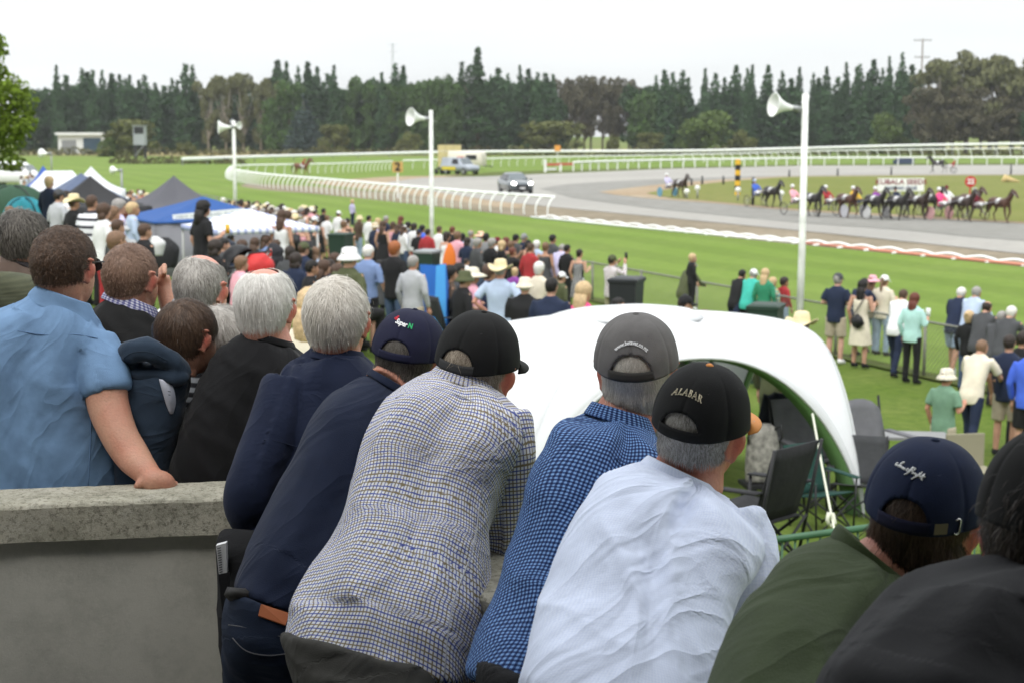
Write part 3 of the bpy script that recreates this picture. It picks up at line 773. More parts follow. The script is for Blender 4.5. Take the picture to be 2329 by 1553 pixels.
P_("spruce", "spruce_tree", spruce(), 5200, .38, LM_SPR, [([(0, 0, 0), (0, 0, 15)], [.3, .05])], M_BARK, 130)
for i in range(2):
 P_("round%d" % i, "round_tree", pile(140 + i, 8, 3.6, 26, 1.45, .02), 3600, .30, LM_WIL, [([(0, 0, 0), (0, 0, 5)], [.3, .1])], M_BARK, 150 + i)
 P_("bush%d" % i, "rounded_bush", pile(160 + i, 5.2, 3.6, 22, 1.2, -.05), 3200, .28, LM_BUSH, [([(0, 0, 0), (0, 0, 3)], [.2, .1])], M_BARK, 170 + i)
TG = "trees in the belt beyond the race course"
LMK = [(-200, "the leafy tree at the frame edge"), (425, "the grey-green eucalyptus clump"), (625, "the blue spruce"), (880, "the pale lattice pylon"), (1110, "the tallest ragged pine"), (1440, "the brown gum clump"), (1815, "the tallest loudspeaker pole"), (2095, "the tall thin power pole")]
ORD = "first second third fourth fifth sixth seventh eighth ninth tenth eleventh twelfth thirteenth fourteenth fifteenth sixteenth seventeenth eighteenth nineteenth twentieth".split()
CNT = {}
def lab_tree(base, px):
 lm = [n for x, n in LMK if x <= px][-1]; k = (base, lm); CNT[k] = CNT.get(k, 0) + 1
 return "%s %s going rightwards from %s" % (ORD[min(CNT[k] - 1, 19)], base, lm)
def plant(key, px, ptop, Y, label, width=None, natural=None, group=TG, cat="tree", z0=0.0, yaw=None):
 pr = PROTO[key]
 hn = {"poplar": 20, "shelterbelt": 17.5, "broadleaf": 15.5, "eucalyptus": 18, "tall": 18, "pine": 31, "spruce": 16.2, "round": 8.2, "rounded": 5.5}[pr[0].name.split("_")[0].split(".")[0]]
 t = P(px, ptop, Y); h = t.z - z0; s = h / hn
 if not pr[2]: o = pr[0]; pr[2] = True
 else: o = copy_tree(pr[0], pr[1])
 o.location = (t.x, Y, z0)
 sw = s if width is None else width * Y / FPX / natural
 o.scale = (sw, sw, s); o.rotation_euler = (0, 0, R_.uniform(0, 6.28) if yaw is None else yaw)
 tag(o, label, cat, group)
 return o
LB_POP = "narrow poplar spire"
for i, (px, pt) in enumerate(sorted([(128, 150), (150, 172), (185, 155), (199, 165), (211, 160), (232, 160), (253, 168), (272, 170), (284, 178), (295, 172), (315, 183), (327, 171), (352, 190), (373, 196), (391, 178), (403, 184), (422, 146), (438, 148),
  (632, 138), (652, 140), (678, 150), (699, 142), (722, 152), (760, 150), (745, 168), (900, 145), (918, 150), (868, 166), (1134, 155), (1156, 168), (1182, 150), (1202, 158), (1222, 165), (1240, 168), (1258, 170),
  (1493, 172), (1511, 160), (1530, 165), (1553, 160), (1567, 178), (1604, 157), (1627, 167), (1648, 178), (1674, 149), (1700, 156), (1712, 148), (1747, 149), (1780, 162), (1800, 180), (1819, 154), (1851, 164), (1862, 178), (1881, 153), (1907, 176), (1925, 144), (1948, 152), (1957, 147), (1974, 166), (1988, 137), (2008, 155), (2023, 130), (2042, 162), (2054, 120), (2075, 149), (2092, 160)])):
 plant("poplar%d" % (i % 3), px, pt, 405 + (i % 4) * 4, lab_tree(LB_POP, px), width=[19, 30, 24, 34, 21][i % 5] * (1.15 if px > 1480 else 1.25), natural=2.6 + .5 * (i % 3))
LB_D = "dense low evergreen"
k = 0
for px in range(60, 2140, 30):
 if 1270 < px < 1440: continue
 pt = 198 + 8 * math.sin(px * .021) + R_.uniform(-10, 10) - (22 if 780 < px < 1250 else 0) + (20 if px > 1480 else 0) + (16 if 440 < px < 620 else 0)
 plant("dark%d" % (k % 3), px + R_.uniform(-8, 8), pt, 418 + (k % 5) * 3, lab_tree(LB_D, px), width=78, natural=10.5); k += 1
for i, (px, pt) in enumerate(sorted([(800, 172), (845, 178), (960, 172), (985, 168), (1010, 166), (1030, 176), (1225, 172), (880, 180), (925, 185)])):
 plant("mid%d" % (i % 3), px, pt, 412, lab_tree("tall dusky broadleaf", px), width=62, natural=11)
for px, pt in ((470, 168), (510, 158), (550, 152), (590, 165), (620, 172)):
 plant("euc%d" % (px % 2), px, pt, 402, lab_tree("grey-green gappy eucalyptus", px), width=66, natural=12)
for i, (px, pt) in enumerate(sorted([(1285, 165), (1312, 160), (1345, 158), (1372, 161), (1405, 162), (1432, 168), (1455, 185), (1330, 190), (1390, 195)])):
 plant("brown%d" % (i % 3), px, pt, 425 + i, lab_tree("brownish round topped gum", px), width=60, natural=12)
for px, pt in ((1460, 215), (1480, 200), (1520, 205)):
 plant("mid1", px, pt, 410, lab_tree("dusky green broadleaf", px), width=75, natural=11)
plant("pine", 1086, 106, 398, "tallest dark pine with ragged twin tops in the tree belt", width=88, natural=8.5, yaw=.3)
plant("mid0", 655, 180, 392, "leafy mid green tree behind the blue spruce", width=95, natural=11)
plant("mid2", 620, 215, 390, "smaller mid green tree beside the blue spruce", width=60, natural=11)
plant("spruce", 690, 213, 378, "blue-grey spruce with drooping tiers near the white rail", width=104, natural=12.6)
plant("bush0", 760, 283, 372, "olive rounded bush beside the blue spruce", width=88, natural=8.5, cat="bush", group=None)
plant("bush1", 928, 296, 372, "small olive bush behind the square yellow board", width=80, natural=8.5, cat="bush", group=None)
plant("bush0", 1252, 276, 368, "widest olive bush behind the car, beyond the far rail", width=190, natural=8.5, cat="bush", group=None)
plant("bush1", 1393, 305, 372, "smallest olive bush between two larger bushes beyond the rail", width=36, natural=8.5, cat="bush", group=None)
plant("bush0", 1478, 302, 370, "low olive bush in front of the dark trees near the brown gums", width=82, natural=8.5, cat="bush", group=None)
plant("bush1", 425, 320, 345, "small pointed green bush near the end of the outer rail", width=52, natural=8.5, cat="bush", group=None)
plant("round0", 1620, 246, 372, "large light green round tree in front of the poplar row", width=142, natural=8.6)
plant("bush1", 1690, 291, 368, "olive bush overlapping the large light green round tree", width=92, natural=8.5, cat="bush", group=None)
plant("round1", 2022, 258, 374, "isolated bright green round tree before the poplars", width=96, natural=8.6)
plant("bush0", 2105, 318, 372, "little bush below the great eucalyptus", width=40, natural=8.5, cat="bush", group=None)
plant("bush0", 292, 272, 330, "broad reddish-green bush behind the grey lookout", width=150, natural=8.6, cat="bush", group=None)
plant("round1", 245, 312, 328, "low green bush at the side of the shed", width=70, natural=8.6, cat="bush", group=None)
plant("euc0", 2150, 118, 372, "great eucalyptus at the edge of the poplar row", width=150, natural=12)
plant("euc1", 2205, 97, 376, "highest great eucalyptus with dense olive crown", width=150, natural=12)
plant("euc2", 2260, 118, 370, "brownish great eucalyptus in the end clump", width=150, natural=12)
plant("euc0", 2310, 108, 368, "great eucalyptus with pale bare trunks at the frame edge", width=150, natural=12)
for i, px in enumerate((2110, 2140, 2170, 2200, 2235, 2270, 2305, 2340)):
 plant("brown%d" % (i % 3), px, 185 + 15 * (i % 3), 366, lab_tree("low brownish gum", px), width=95, natural=12)
plant("dark1", 2360, 220, 360, "dense evergreen beyond the last great eucalyptus", width=80, natural=10.5)
# low scrub in front of the belt
V, F = crown_geo([(x, 352 + 3 * math.sin(x), .6, 4.2, 2, 1.0 + .5 * math.sin(x * .7)) for x in range(-115, 130, 6)], 5200, .4, 9)
tag(mk("undergrowth", V, F, leaf_mat("leaf_scrub", (.10, .10, .04), .4)), "low scrubby undergrowth along the foot of the tree belt", "undergrowth", kind="stuff")
V, F = crown_geo([(x, 250 + 2 * math.sin(x), .3, 2.6, 1.5, .8 + .3 * math.sin(x * .9)) for x in range(-62, -42, 3)], 1500, .25, 19)
tag(mk("undergrowth", V, F, leaf_mat("leaf_scrub")), "patch of rough weeds near the lookout and the bush", "undergrowth", kind="stuff")
# near tree at the edge of the frame
def near_tree():
 Y = 34; sc = Y / FPX; c = P(-60, 250, Y)
 root = empty("leafy_tree", (c.x, Y, 0), 0, "bright green leafy tree hanging over the tents at the frame edge", "tree")
 r = random.Random(5); B = []
 for i in range(84):
  a = r.uniform(0, 6.28); q = r.uniform(.1, .9) ; f = r.uniform(-.8, .95)
  w = 1.32 * math.sqrt(max(0.02, 1 - f * f))
  rad = r.uniform(.22, .42)
  B.append((math.cos(a) * w * q, math.sin(a) * w * q, c.z + f * 1.5, rad, rad, rad * .8))
 B.append((.9, -.2, c.z + .3, .35, .3, .4)); B.append((1.15, -.2, c.z - .3, .3, .3, .35)); B.append((.5, 0, c.z + 1.35, .28, .3, .35))
 V, F = crown_geo(B, 12000, .06, 77); mk("crown", V, F, LM_NEAR, root)
 m = MB(); m.tube([(0, 0, 0), (.1, 0, c.z - 1.2), (0, 0, c.z)], [.22, .18, .08], 8)
 for k in range(6):
  a = k * 1.05; m.tube([(0, 0, c.z - 1.1 + .1 * k), (math.cos(a) * .9, math.sin(a) * .9, c.z + .3)], [.08, .02], 6)
 m.build("trunk", M_BARK, root, True)
near_tree()
for k_, pr in PROTO.items():
 if not pr[2]:
  for c_ in pr[1]: bpy.data.objects.remove(c_)
  bpy.data.objects.remove(pr[0])
# ================================================================ people: shared anatomy
def star_r(d):
 def ell(c, R):
  c = np.array(c); R = np.array(R)
  dn = d / R; cn = c / R
  A = (dn ** 2).sum(1); B = -2 * (dn * cn).sum(1); C = (cn ** 2).sum() - 1
  disc = np.maximum(B * B - 4 * A * C, 0)
  return (-B + np.sqrt(disc)) / (2 * A)
 ts = np.stack([ell((0, -.014, .022), (.0755, .098, .088)), ell((0, .032, -.045), (.058, .060, .076)), ell((0, -.030, -.045), (.060, .058, .075))])
 r = (ts ** 9).sum(0) ** (1 / 9.0)
 def bump(v, amp, w):
  v = np.array(v, float); v /= np.linalg.norm(v)
  ang = np.arccos(np.clip(d @ v, -1, 1)); return amp * np.exp(-(ang / w) ** 2)
 r = r + bump((0, 1, -.28), .020, .17) + bump((0, 1, -.02), .006, .14)
 for s in (-1, 1):
  r = r + bump((s * .36, .95, -.02), -.009, .16) + bump((s * .34, .95, .16), .004, .15) + bump((s * .5, .8, -.35), .004, .25) + bump((s * .10, 1, -.36), .006, .08)
 r = r + bump((0, 1, -.58), .006, .12) + bump((0, .93, -.92), .008, .2) + bump((0, 1, -.50), -.003, .05)
 return r
def star_mesh(nu=64, nv=44):
 th = np.linspace(0, 2 * math.pi, nu, endpoint=False); ph = np.linspace(0.02, math.pi - .02, nv)
 T, Ph = np.meshgrid(th, ph)
 d = np.stack([np.sin(Ph) * np.sin(T), -np.sin(Ph) * np.cos(T), np.cos(Ph)], 2).reshape(-1, 3)
 V = d * star_r(d)[:, None]
 F = [tuple(f) for f in grid_faces(nu, nv, True)]
 F.append(tuple(range(nu))); F.append(tuple(range((nv - 1) * nu + nu - 1, (nv - 1) * nu - 1, -1)))
 return V, F
def ear_geo(side):
 """a cupped ear standing off the side of the head"""
 V = []; F = []; out = []
 M = Matrix.Translation((side * .0755, -.006, -.008)) @ Matrix.Scale(1.12, 4) @ Matrix.Rotation(side * math.radians(-40), 4, 'Z') @ Matrix.Rotation(math.radians(-12), 4, 'X')
 def ell(c, R, n=12, mm=8):
  th = np.linspace(0, 2 * math.pi, n, endpoint=False); ph = np.linspace(.05, math.pi - .05, mm)
  T, Q = np.meshgrid(th, ph)
  v = np.stack([c[0] + R[0] * np.sin(Q) * np.cos(T), c[1] + R[1] * np.sin(Q) * np.sin(T), c[2] + R[2] * np.cos(Q)], 2).reshape(-1, 3)
  f = [tuple(q) for q in grid_faces(n, mm, True)] + [tuple(range(n)), tuple(range((mm - 1) * n + n - 1, (mm - 1) * n - 1, -1))]
  return v, f
 parts = [ell((side * .004, -.004, 0), (.0052, .016, .030)), ell((side * .002, .004, -.026), (.0055, .008, .010)), ell((-side * .004, .012, 0), (.008, .010, .022))]
 rim = []
 for k in range(15):
  a = math.radians(-60 + 300 * k / 14.0)
  rim.append((side * .010, -.004 - .0165 * math.sin(a * .62 + .5), .031 * math.cos(a * .62 - .0)))
 rim = [(side * (.011), -.002 - .0175 * math.sin(t), .031 * math.cos(t)) for t in np.linspace(-.55, 2.7, 14)]
 parts.append(tube_geo(rim, .0042, 7))
 for v, f in parts:
  out.append(([tuple(M @ Vector(tuple(p))) for p in v], f))
 return out
STAR = star_mesh(); EARS = ear_geo(1) + ear_geo(-1)
def skin_mat(name, col, red=(0.45, 0.18, 0.12)):
 if name in MATS: return MATS[name]
 m = mat(name, col, .52, spec=.35)
 nt = m.node_tree; N = nt.nodes; L = nt.links; b = N["Principled BSDF"]
 tc = N.new("ShaderNodeTexCoord")
 n1 = N.new("ShaderNodeTexNoise"); n1.inputs["Scale"].default_value = 14; n1.inputs["Detail"].default_value = 3
 L.new(tc.outputs["Object"], n1.inputs[0])
 r1 = N.new("ShaderNodeMapRange"); r1.inputs[1].default_value = .42; r1.inputs[2].default_value = .68; r1.inputs[3].default_value = 0; r1.inputs[4].default_value = .55
 L.new(n1.outputs[0], r1.inputs[0])
 mx = N.new("ShaderNodeMixRGB"); mx.inputs[1].default_value = (*col, 1); mx.inputs[2].default_value = (*red, 1); L.new(r1.outputs[0], mx.inputs[0])
 fa = N.new("ShaderNodeAttribute"); fa.attribute_name = "flush"; mf = N.new("ShaderNodeMixRGB"); mf.inputs[2].default_value = (.50, .12, .085, 1); L.new(fa.outputs["Fac"], mf.inputs[0]); L.new(mx.outputs[0], mf.inputs[1]); mx = mf
 n2 = N.new("ShaderNodeTexNoise"); n2.inputs["Scale"].default_value = 160; n2.inputs["Detail"].default_value = 4; L.new(tc.outputs["Object"], n2.inputs[0])
 r2 = N.new("ShaderNodeMapRange"); r2.inputs[3].default_value = .82; r2.inputs[4].default_value = 1.16; L.new(n2.outputs[0], r2.inputs[0])
 vm = N.new("ShaderNodeVectorMath"); vm.operation = 'SCALE'; L.new(mx.outputs[0], vm.inputs[0]); L.new(r2.outputs[0], vm.inputs["Scale"])
 for l in list(b.inputs["Base Color"].links): L.remove(l)
 L.new(vm.outputs[0], b.inputs["Base Color"])
 bp = N.new("ShaderNodeBump"); bp.inputs["Distance"].default_value = .0015; L.new(n2.outputs[0], bp.inputs["Height"]); L.new(bp.outputs[0], b.inputs["Normal"])
 b.inputs["Subsurface Weight"].default_value = .12; b.inputs["Subsurface Radius"].default_value = (.012, .004, .002); b.inputs["Subsurface Scale"].default_value = .5
 return m
SKIN_A = skin_mat("skin_fair", (.46, .25, .17)); SKIN_B = skin_mat("skin_ruddy", (.47, .22, .15), (.42, .10, .07)); SKIN_P = skin_mat("skin_pink", (.56, .27, .20), (.62, .24, .19))
def head_matrix(px, py, Y, yaw, pitch, roll=0, s=1.0):
 c = P(px, py, Y)
 return Matrix.Translation(c) @ Matrix.Rotation(math.radians(-yaw), 4, 'Z') @ Matrix.Rotation(math.radians(roll), 4, 'Y') @ Matrix.Rotation(math.radians(-pitch), 4, 'X') @ Matrix.Scale(s, 4)
def xf(M, V):
 A = np.array(M); V = np.asarray(V, float); return V @ A[:3, :3].T + A[:3, 3]
def hair_mat(name, c1, c2, island=.35):
 if name in MATS: return MATS[name]
 m = mat(name, c1, .5, island=island, spec=.3)
 nt = m.node_tree; N = nt.nodes; L = nt.links; b = N["Principled BSDF"]
 ge = N.new("ShaderNodeNewGeometry"); tc = N.new("ShaderNodeTexCoord")
 n1 = N.new("ShaderNodeTexNoise"); n1.inputs["Scale"].default_value = 16; L.new(tc.outputs["Object"], n1.inputs[0])
 ad = N.new("ShaderNodeMath"); ad.operation = 'ADD'; L.new(ge.outputs["Random Per Island"], ad.inputs[0]); L.new(n1.outputs[0], ad.inputs[1])
 r1 = N.new("ShaderNodeMapRange"); r1.inputs[1].default_value = .55; r1.inputs[2].default_value = 1.45; L.new(ad.outputs[0], r1.inputs[0])
 mx = N.new("ShaderNodeMixRGB"); mx.inputs[1].default_value = (*c1, 1); mx.inputs[2].default_value = (*c2, 1); L.new(r1.outputs[0], mx.inputs[0])
 for l in list(b.inputs["Base Color"].links): L.remove(l)
 L.new(mx.outputs[0], b.inputs["Base Color"])
 return m
def hair_mask(d, line=-.60, front=.42, ear=-.05, bald=0.0, baldc=(0, -.15, 1), fw=0.0):
 az = np.abs(np.arctan2(d[:, 0], -d[:, 1])); z = d[:, 2]
 lim = np.where(az < 1.0, line, np.where(az < 1.75, line + (ear - line) * np.clip((az - 1.0) / .30, 0, 1), ear + (front - ear) * np.clip((az - 1.75) / .55, 0, 1)))
 ok = z > lim
 if bald > 0:
  c = np.array(baldc, float); c /= np.linalg.norm(c)
  ok &= (np.arccos(np.clip(d @ c, -1, 1)) > bald)
 return ok
def make_hair(M, parent, m, n=5000, length=.045, width=.0012, vol=.008, lift=.006, messy=.5, seed=1, mask={}, swirl=(0, -.5, .87), keep=None, seg=4, curl=0.0, down=.35, wild=.02, shell=True, capped=False):
 r = np.random.default_rng(seed)
 d = r.normal(size=(n * 4, 3)); d /= np.linalg.norm(d, axis=1, keepdims=True)
 ok = hair_mask(d, **mask)
 if keep is not None: ok &= keep(d)
 d = d[ok][:n]; n = len(d)
 K = np.array(swirl); K = K / np.linalg.norm(K)
 nz = r.normal(size=(n, 3)) * messy
 # low frequency tuft direction
 cl = np.stack([np.sin(d[:, 0] * 23 + d[:, 1] * 9), np.sin(d[:, 1] * 19 + d[:, 2] * 13), np.sin(d[:, 2] * 21 + d[:, 0] * 11)], 1) * .45 * messy
 az_ = np.abs(np.arctan2(d[:, 0], -d[:, 1])); L_ = length * r.uniform(.55, 1.15, n) * np.where((az_ > 1.2) & (az_ < 2.0) & (d[:, 2] < .45), .4, 1) * np.where(d[:, 2] < -.35, .6, 1); wl = (r.uniform(size=n) < wild)
 lf = lift * r.uniform(.2, 1.5, n) * (1 + 1.2 * wl)
 cur = d.copy(); V = np.zeros((n, seg + 1, 2, 3)); prev = None
 for k in range(seg + 1):
  f = k / seg
  rr = star_r(cur)
  hgt = vol + lf * (math.sin(f * 2.0)) + wl * f * lift * .6
  hgt = hgt * np.clip((cur[:, 2] + .85) / .5, .25, 1)
  if capped: hgt = hgt * np.clip((-.12 - cur[:, 2]) / .3, .25, 1)
  pt = cur * (rr + hgt)[:, None]
  t = cur - K; t = t + np.array([0, 0, -down]) + nz * .6 + cl
  if curl: t = t + curl * np.stack([np.sin(f * 6 + d[:, 2] * 30), np.cos(f * 6 + d[:, 0] * 30), 0 * f + np.sin(f * 5 + d[:, 1] * 30)], 1)
  t = t - (t * cur).sum(1, keepdims=True) * cur; t /= np.linalg.norm(t, axis=1, keepdims=True) + 1e-9
  w = np.cross(t, cur); w = w + cur * r.normal(scale=.35, size=(n, 1)); w /= np.linalg.norm(w, axis=1, keepdims=True)
  ww = width * (1 - .75 * f) * .5
  V[:, k, 0] = pt - w * ww; V[:, k, 1] = pt + w * ww
  cur = cur + t * (L_ / seg / np.maximum(rr, .05))[:, None]; cur /= np.linalg.norm(cur, axis=1, keepdims=True)
 base = (np.arange(n) * (seg + 1) * 2)[:, None]
 F = np.concatenate([base + np.array([[2 * k, 2 * k + 1, 2 * k + 3, 2 * k + 2]]) for k in range(seg)], 0)
 Vs = xf(M, V.reshape(-1, 3)); nS = len(Vs)
 F = [tuple(f) for f in F]
 if shell:
  nu, nv = 96, 60
  th = np.linspace(0, 2 * math.pi, nu, endpoint=False); ph = np.linspace(0.02, math.pi - .3, nv)
  T, Q = np.meshgrid(th, ph)
  dd = np.stack([np.sin(Q) * np.sin(T), -np.sin(Q) * np.cos(T), np.cos(Q)], 2).reshape(-1, 3)
  mk_ = hair_mask(dd, **mask)
  if keep is not None: mk_ &= keep(dd)
  rr = star_r(dd) + vol * .8 * np.clip((dd[:, 2] + .85) / .5, .25, 1) * (np.clip((-.12 - dd[:, 2]) / .3, .25, 1) if capped else 1) + .0016 * np.sin(dd[:, 0] * 60) * np.sin(dd[:, 2] * 50 + dd[:, 1] * 40)
  gf = grid_faces(nu, nv, True); gf = gf[mk_[gf].all(1)]
  Vs = np.concatenate([Vs, xf(M, dd * rr[:, None])], 0); F += [tuple(f + nS) for f in gf]
 o = mk("hair", Vs, F, m, None, True)
 return adopt(o, parent)
# ---------------- garments: closed lofts following two outlines, merged to one cloth surface
def loft_rings(rings, n=52, per=5, e=2.35, capends=True):
 A = smooth_path(rings, per); C = []; RAD = []; FR = []
 Ls = [P(a[0], a[1], a[4]) for a in A]; Rs = [P(a[2], a[3], a[4]) for a in A]
 cs = [(l + r) / 2 for l, r in zip(Ls, Rs)]
 V = []
 for i in range(len(A)):
  t = (cs[min(i + 1, len(cs) - 1)] - cs[max(i - 1, 0)]).normalized()
  ax = (Rs[i] - Ls[i]); a = ax.length / 2; ax.normalize()
  mi = (cs[i] - Vector((0, 0, CAMZ))).normalized()
  mi = (mi - ax * mi.dot(ax)).normalized(); b = A[i][5]
  for j in range(n):
   q = 2 * math.pi * j / n; c_, s_ = math.cos(q), math.sin(q)
   V.append(cs[i] + ax * (a * math.copysign(abs(c_) ** (2 / e), c_)) + mi * (b * math.copysign(abs(s_) ** (2 / e), s_)))
  C.append(tuple(cs[i])); RAD.append((a + b) / 2); FR.append((tuple(ax), tuple(mi)))
 F = [tuple(f) for f in grid_faces(n, len(A), True)]
 if capends:
  F.append(tuple(range(n - 1, -1, -1))); F.append(tuple((len(A) - 1) * n + j for j in range(n)))
 return [tuple(v) for v in V], F, (np.array(C), np.array(RAD), np.array([f[0] for f in FR]), np.array([f[1] for f in FR]))
def path_tube(path, per=5, n=28, flat=1.0):
 A = smooth_path(path, per); pts = [P(a[0], a[1], a[2]) for a in A]
 V, F = tube_geo(pts, [(a[3], a[3] * flat) for a in A], n)
 C = np.array([tuple(p) for p in pts]); T = np.gradient(C, axis=0); T /= np.linalg.norm(T, axis=1, keepdims=True) + 1e-9
 up = np.array([0, 1, 0.]); ax = np.cross(T, up); ax /= np.linalg.norm(ax, axis=1, keepdims=True) + 1e-9; mi = np.cross(T, ax)
 return [tuple(v) for v in V], F, (C, np.array([a[3] for a in A]), ax, mi)
def garment(name, parent, m, torso, sleeves=(), hipshift=0.0, voxel=.0075, fold=(35, .006, 5, 16), seed=0, sm=12, extra=()):
 V = []; F = []; axes = []
 def addp(v, f):
  n = len(V); V.extend(v); F.extend([tuple(i + n for i in q) for q in f])
 if torso:
  if hipshift:
   n_ = len(torso) - 1; torso = [tuple(list(r[:4]) + [r[4] - hipshift * (i / n_) ** 1.3, r[5]]) for i, r in enumerate(torso)]
  v, f, ax = loft_rings(torso); addp(v, f); axes.append(ax)
 for s in sleeves:
  v, f, ax = path_tube(s); addp(v, f); axes.append(ax)
 for v, f in extra: addp(v, f)
 o = remesh_obj(name, V, F, voxel, sm, m)
 me = o.data; nv = len(me.vertices); co = np.empty(nv * 3, np.float32); me.vertices.foreach_get("co", co); co = co.reshape(-1, 3).astype(float)
 best = np.full(nv, 1e9); uv = np.zeros((nv, 3))
 for pi, (C, R, AX, MI) in enumerate(axes):
  g0 = np.arange(len(C)); g1 = np.linspace(0, len(C) - 1, 240); up_ = lambda A: np.stack([np.interp(g1, g0, A[:, q_]) for q_ in range(A.shape[1])], 1)
  C, AX, MI, R = up_(C), up_(AX), up_(MI), np.interp(g1, g0, R)
  s = np.r_[0, np.cumsum(np.linalg.norm(np.diff(C, axis=0), axis=1))]
  d = np.linalg.norm(co[:, None, :] - C[None, :, :], axis=2); k = d.argmin(1)
  T = np.gradient(C, axis=0); T /= np.linalg.norm(T, axis=1, keepdims=True) + 1e-9
  rel = co - C[k]; al = (rel * T[k]).sum(1)
  q = d[np.arange(nv), k] / R[k]
  x = (rel * AX[k]).sum(1); y = (rel * MI[k]).sum(1)
  Rm = R.mean()
  u = np.arctan2(x, -y if pi == 0 else -y) * Rm
  upd = q < best; best[upd] = q[upd]
  uv[upd] = np.stack([u, s[k] + al, np.full(nv, pi * 3.7)], 1)[upd]
 # soft real folds
 ang, amp, fx, fy = fold; ca, sa = math.cos(math.radians(ang)), math.sin(math.radians(ang))
 nr = np.empty(nv * 3, np.float32); me.vertices.foreach_get("normal", nr); nr = nr.reshape(-1, 3)
 disp = np.zeros(nv)
 for i in range(nv):
  u, v_, w = uv[i]; a = (u * ca + v_ * sa) * fx; b = (-u * sa + v_ * ca) * fy
  nn = mnoise.noise((a + seed * 7.1, b, w)); n2 = mnoise.noise((a * 2.1 + 5, b * 1.9 + seed, w))
  disp[i] = (1 - abs(nn) * 2.2) * amp + n2 * amp * .5
 if torso:
  bk = (uv[:, 2] == 0) & (np.abs(uv[:, 0]) < .25); u_, v_ = uv[:, 0], uv[:, 1]
  disp += bk * (-.014 * np.exp(-(u_ / .035) ** 2) * np.clip((v_ - .05) / .12, 0, 1) * np.clip(1.2 - v_ / .7, 0, 1) + .013 * (np.exp(-((u_ - .105) / .05) ** 2) + np.exp(-((u_ + .105) / .05) ** 2)) * np.exp(-((v_ - .22) / .11) ** 2))
 co = co + nr * disp[:, None]; me.vertices.foreach_set("co", co.astype(np.float32).ravel()); me.update()
 at = me.attributes.new("fab", 'FLOAT_VECTOR', 'POINT'); at.data.foreach_set("vector", uv.astype(np.float32).ravel())
 ne = len(me.edges); E = np.empty(ne * 2, np.int32); me.edges.foreach_get("vertices", E); E = E.reshape(-1, 2)
 bw = np.ones(nv) * 9.0; jump = (np.abs(uv[E[:, 0], 2] - uv[E[:, 1], 2]) > .1) | (np.abs(uv[E[:, 0], 0] - uv[E[:, 1], 0]) > .08); bw[E[jump].ravel()] = 0
 for _ in range(6):
  np.minimum.at(bw, E[:, 0], bw[E[:, 1]] + 1); np.minimum.at(bw, E[:, 1], bw[E[:, 0]] + 1)
 a2 = me.attributes.new("calm", 'FLOAT', 'POINT'); a2.data.foreach_set("value", np.clip((bw - 1) / 5, 0, 1).astype(np.float32))
 return adopt(o, parent)
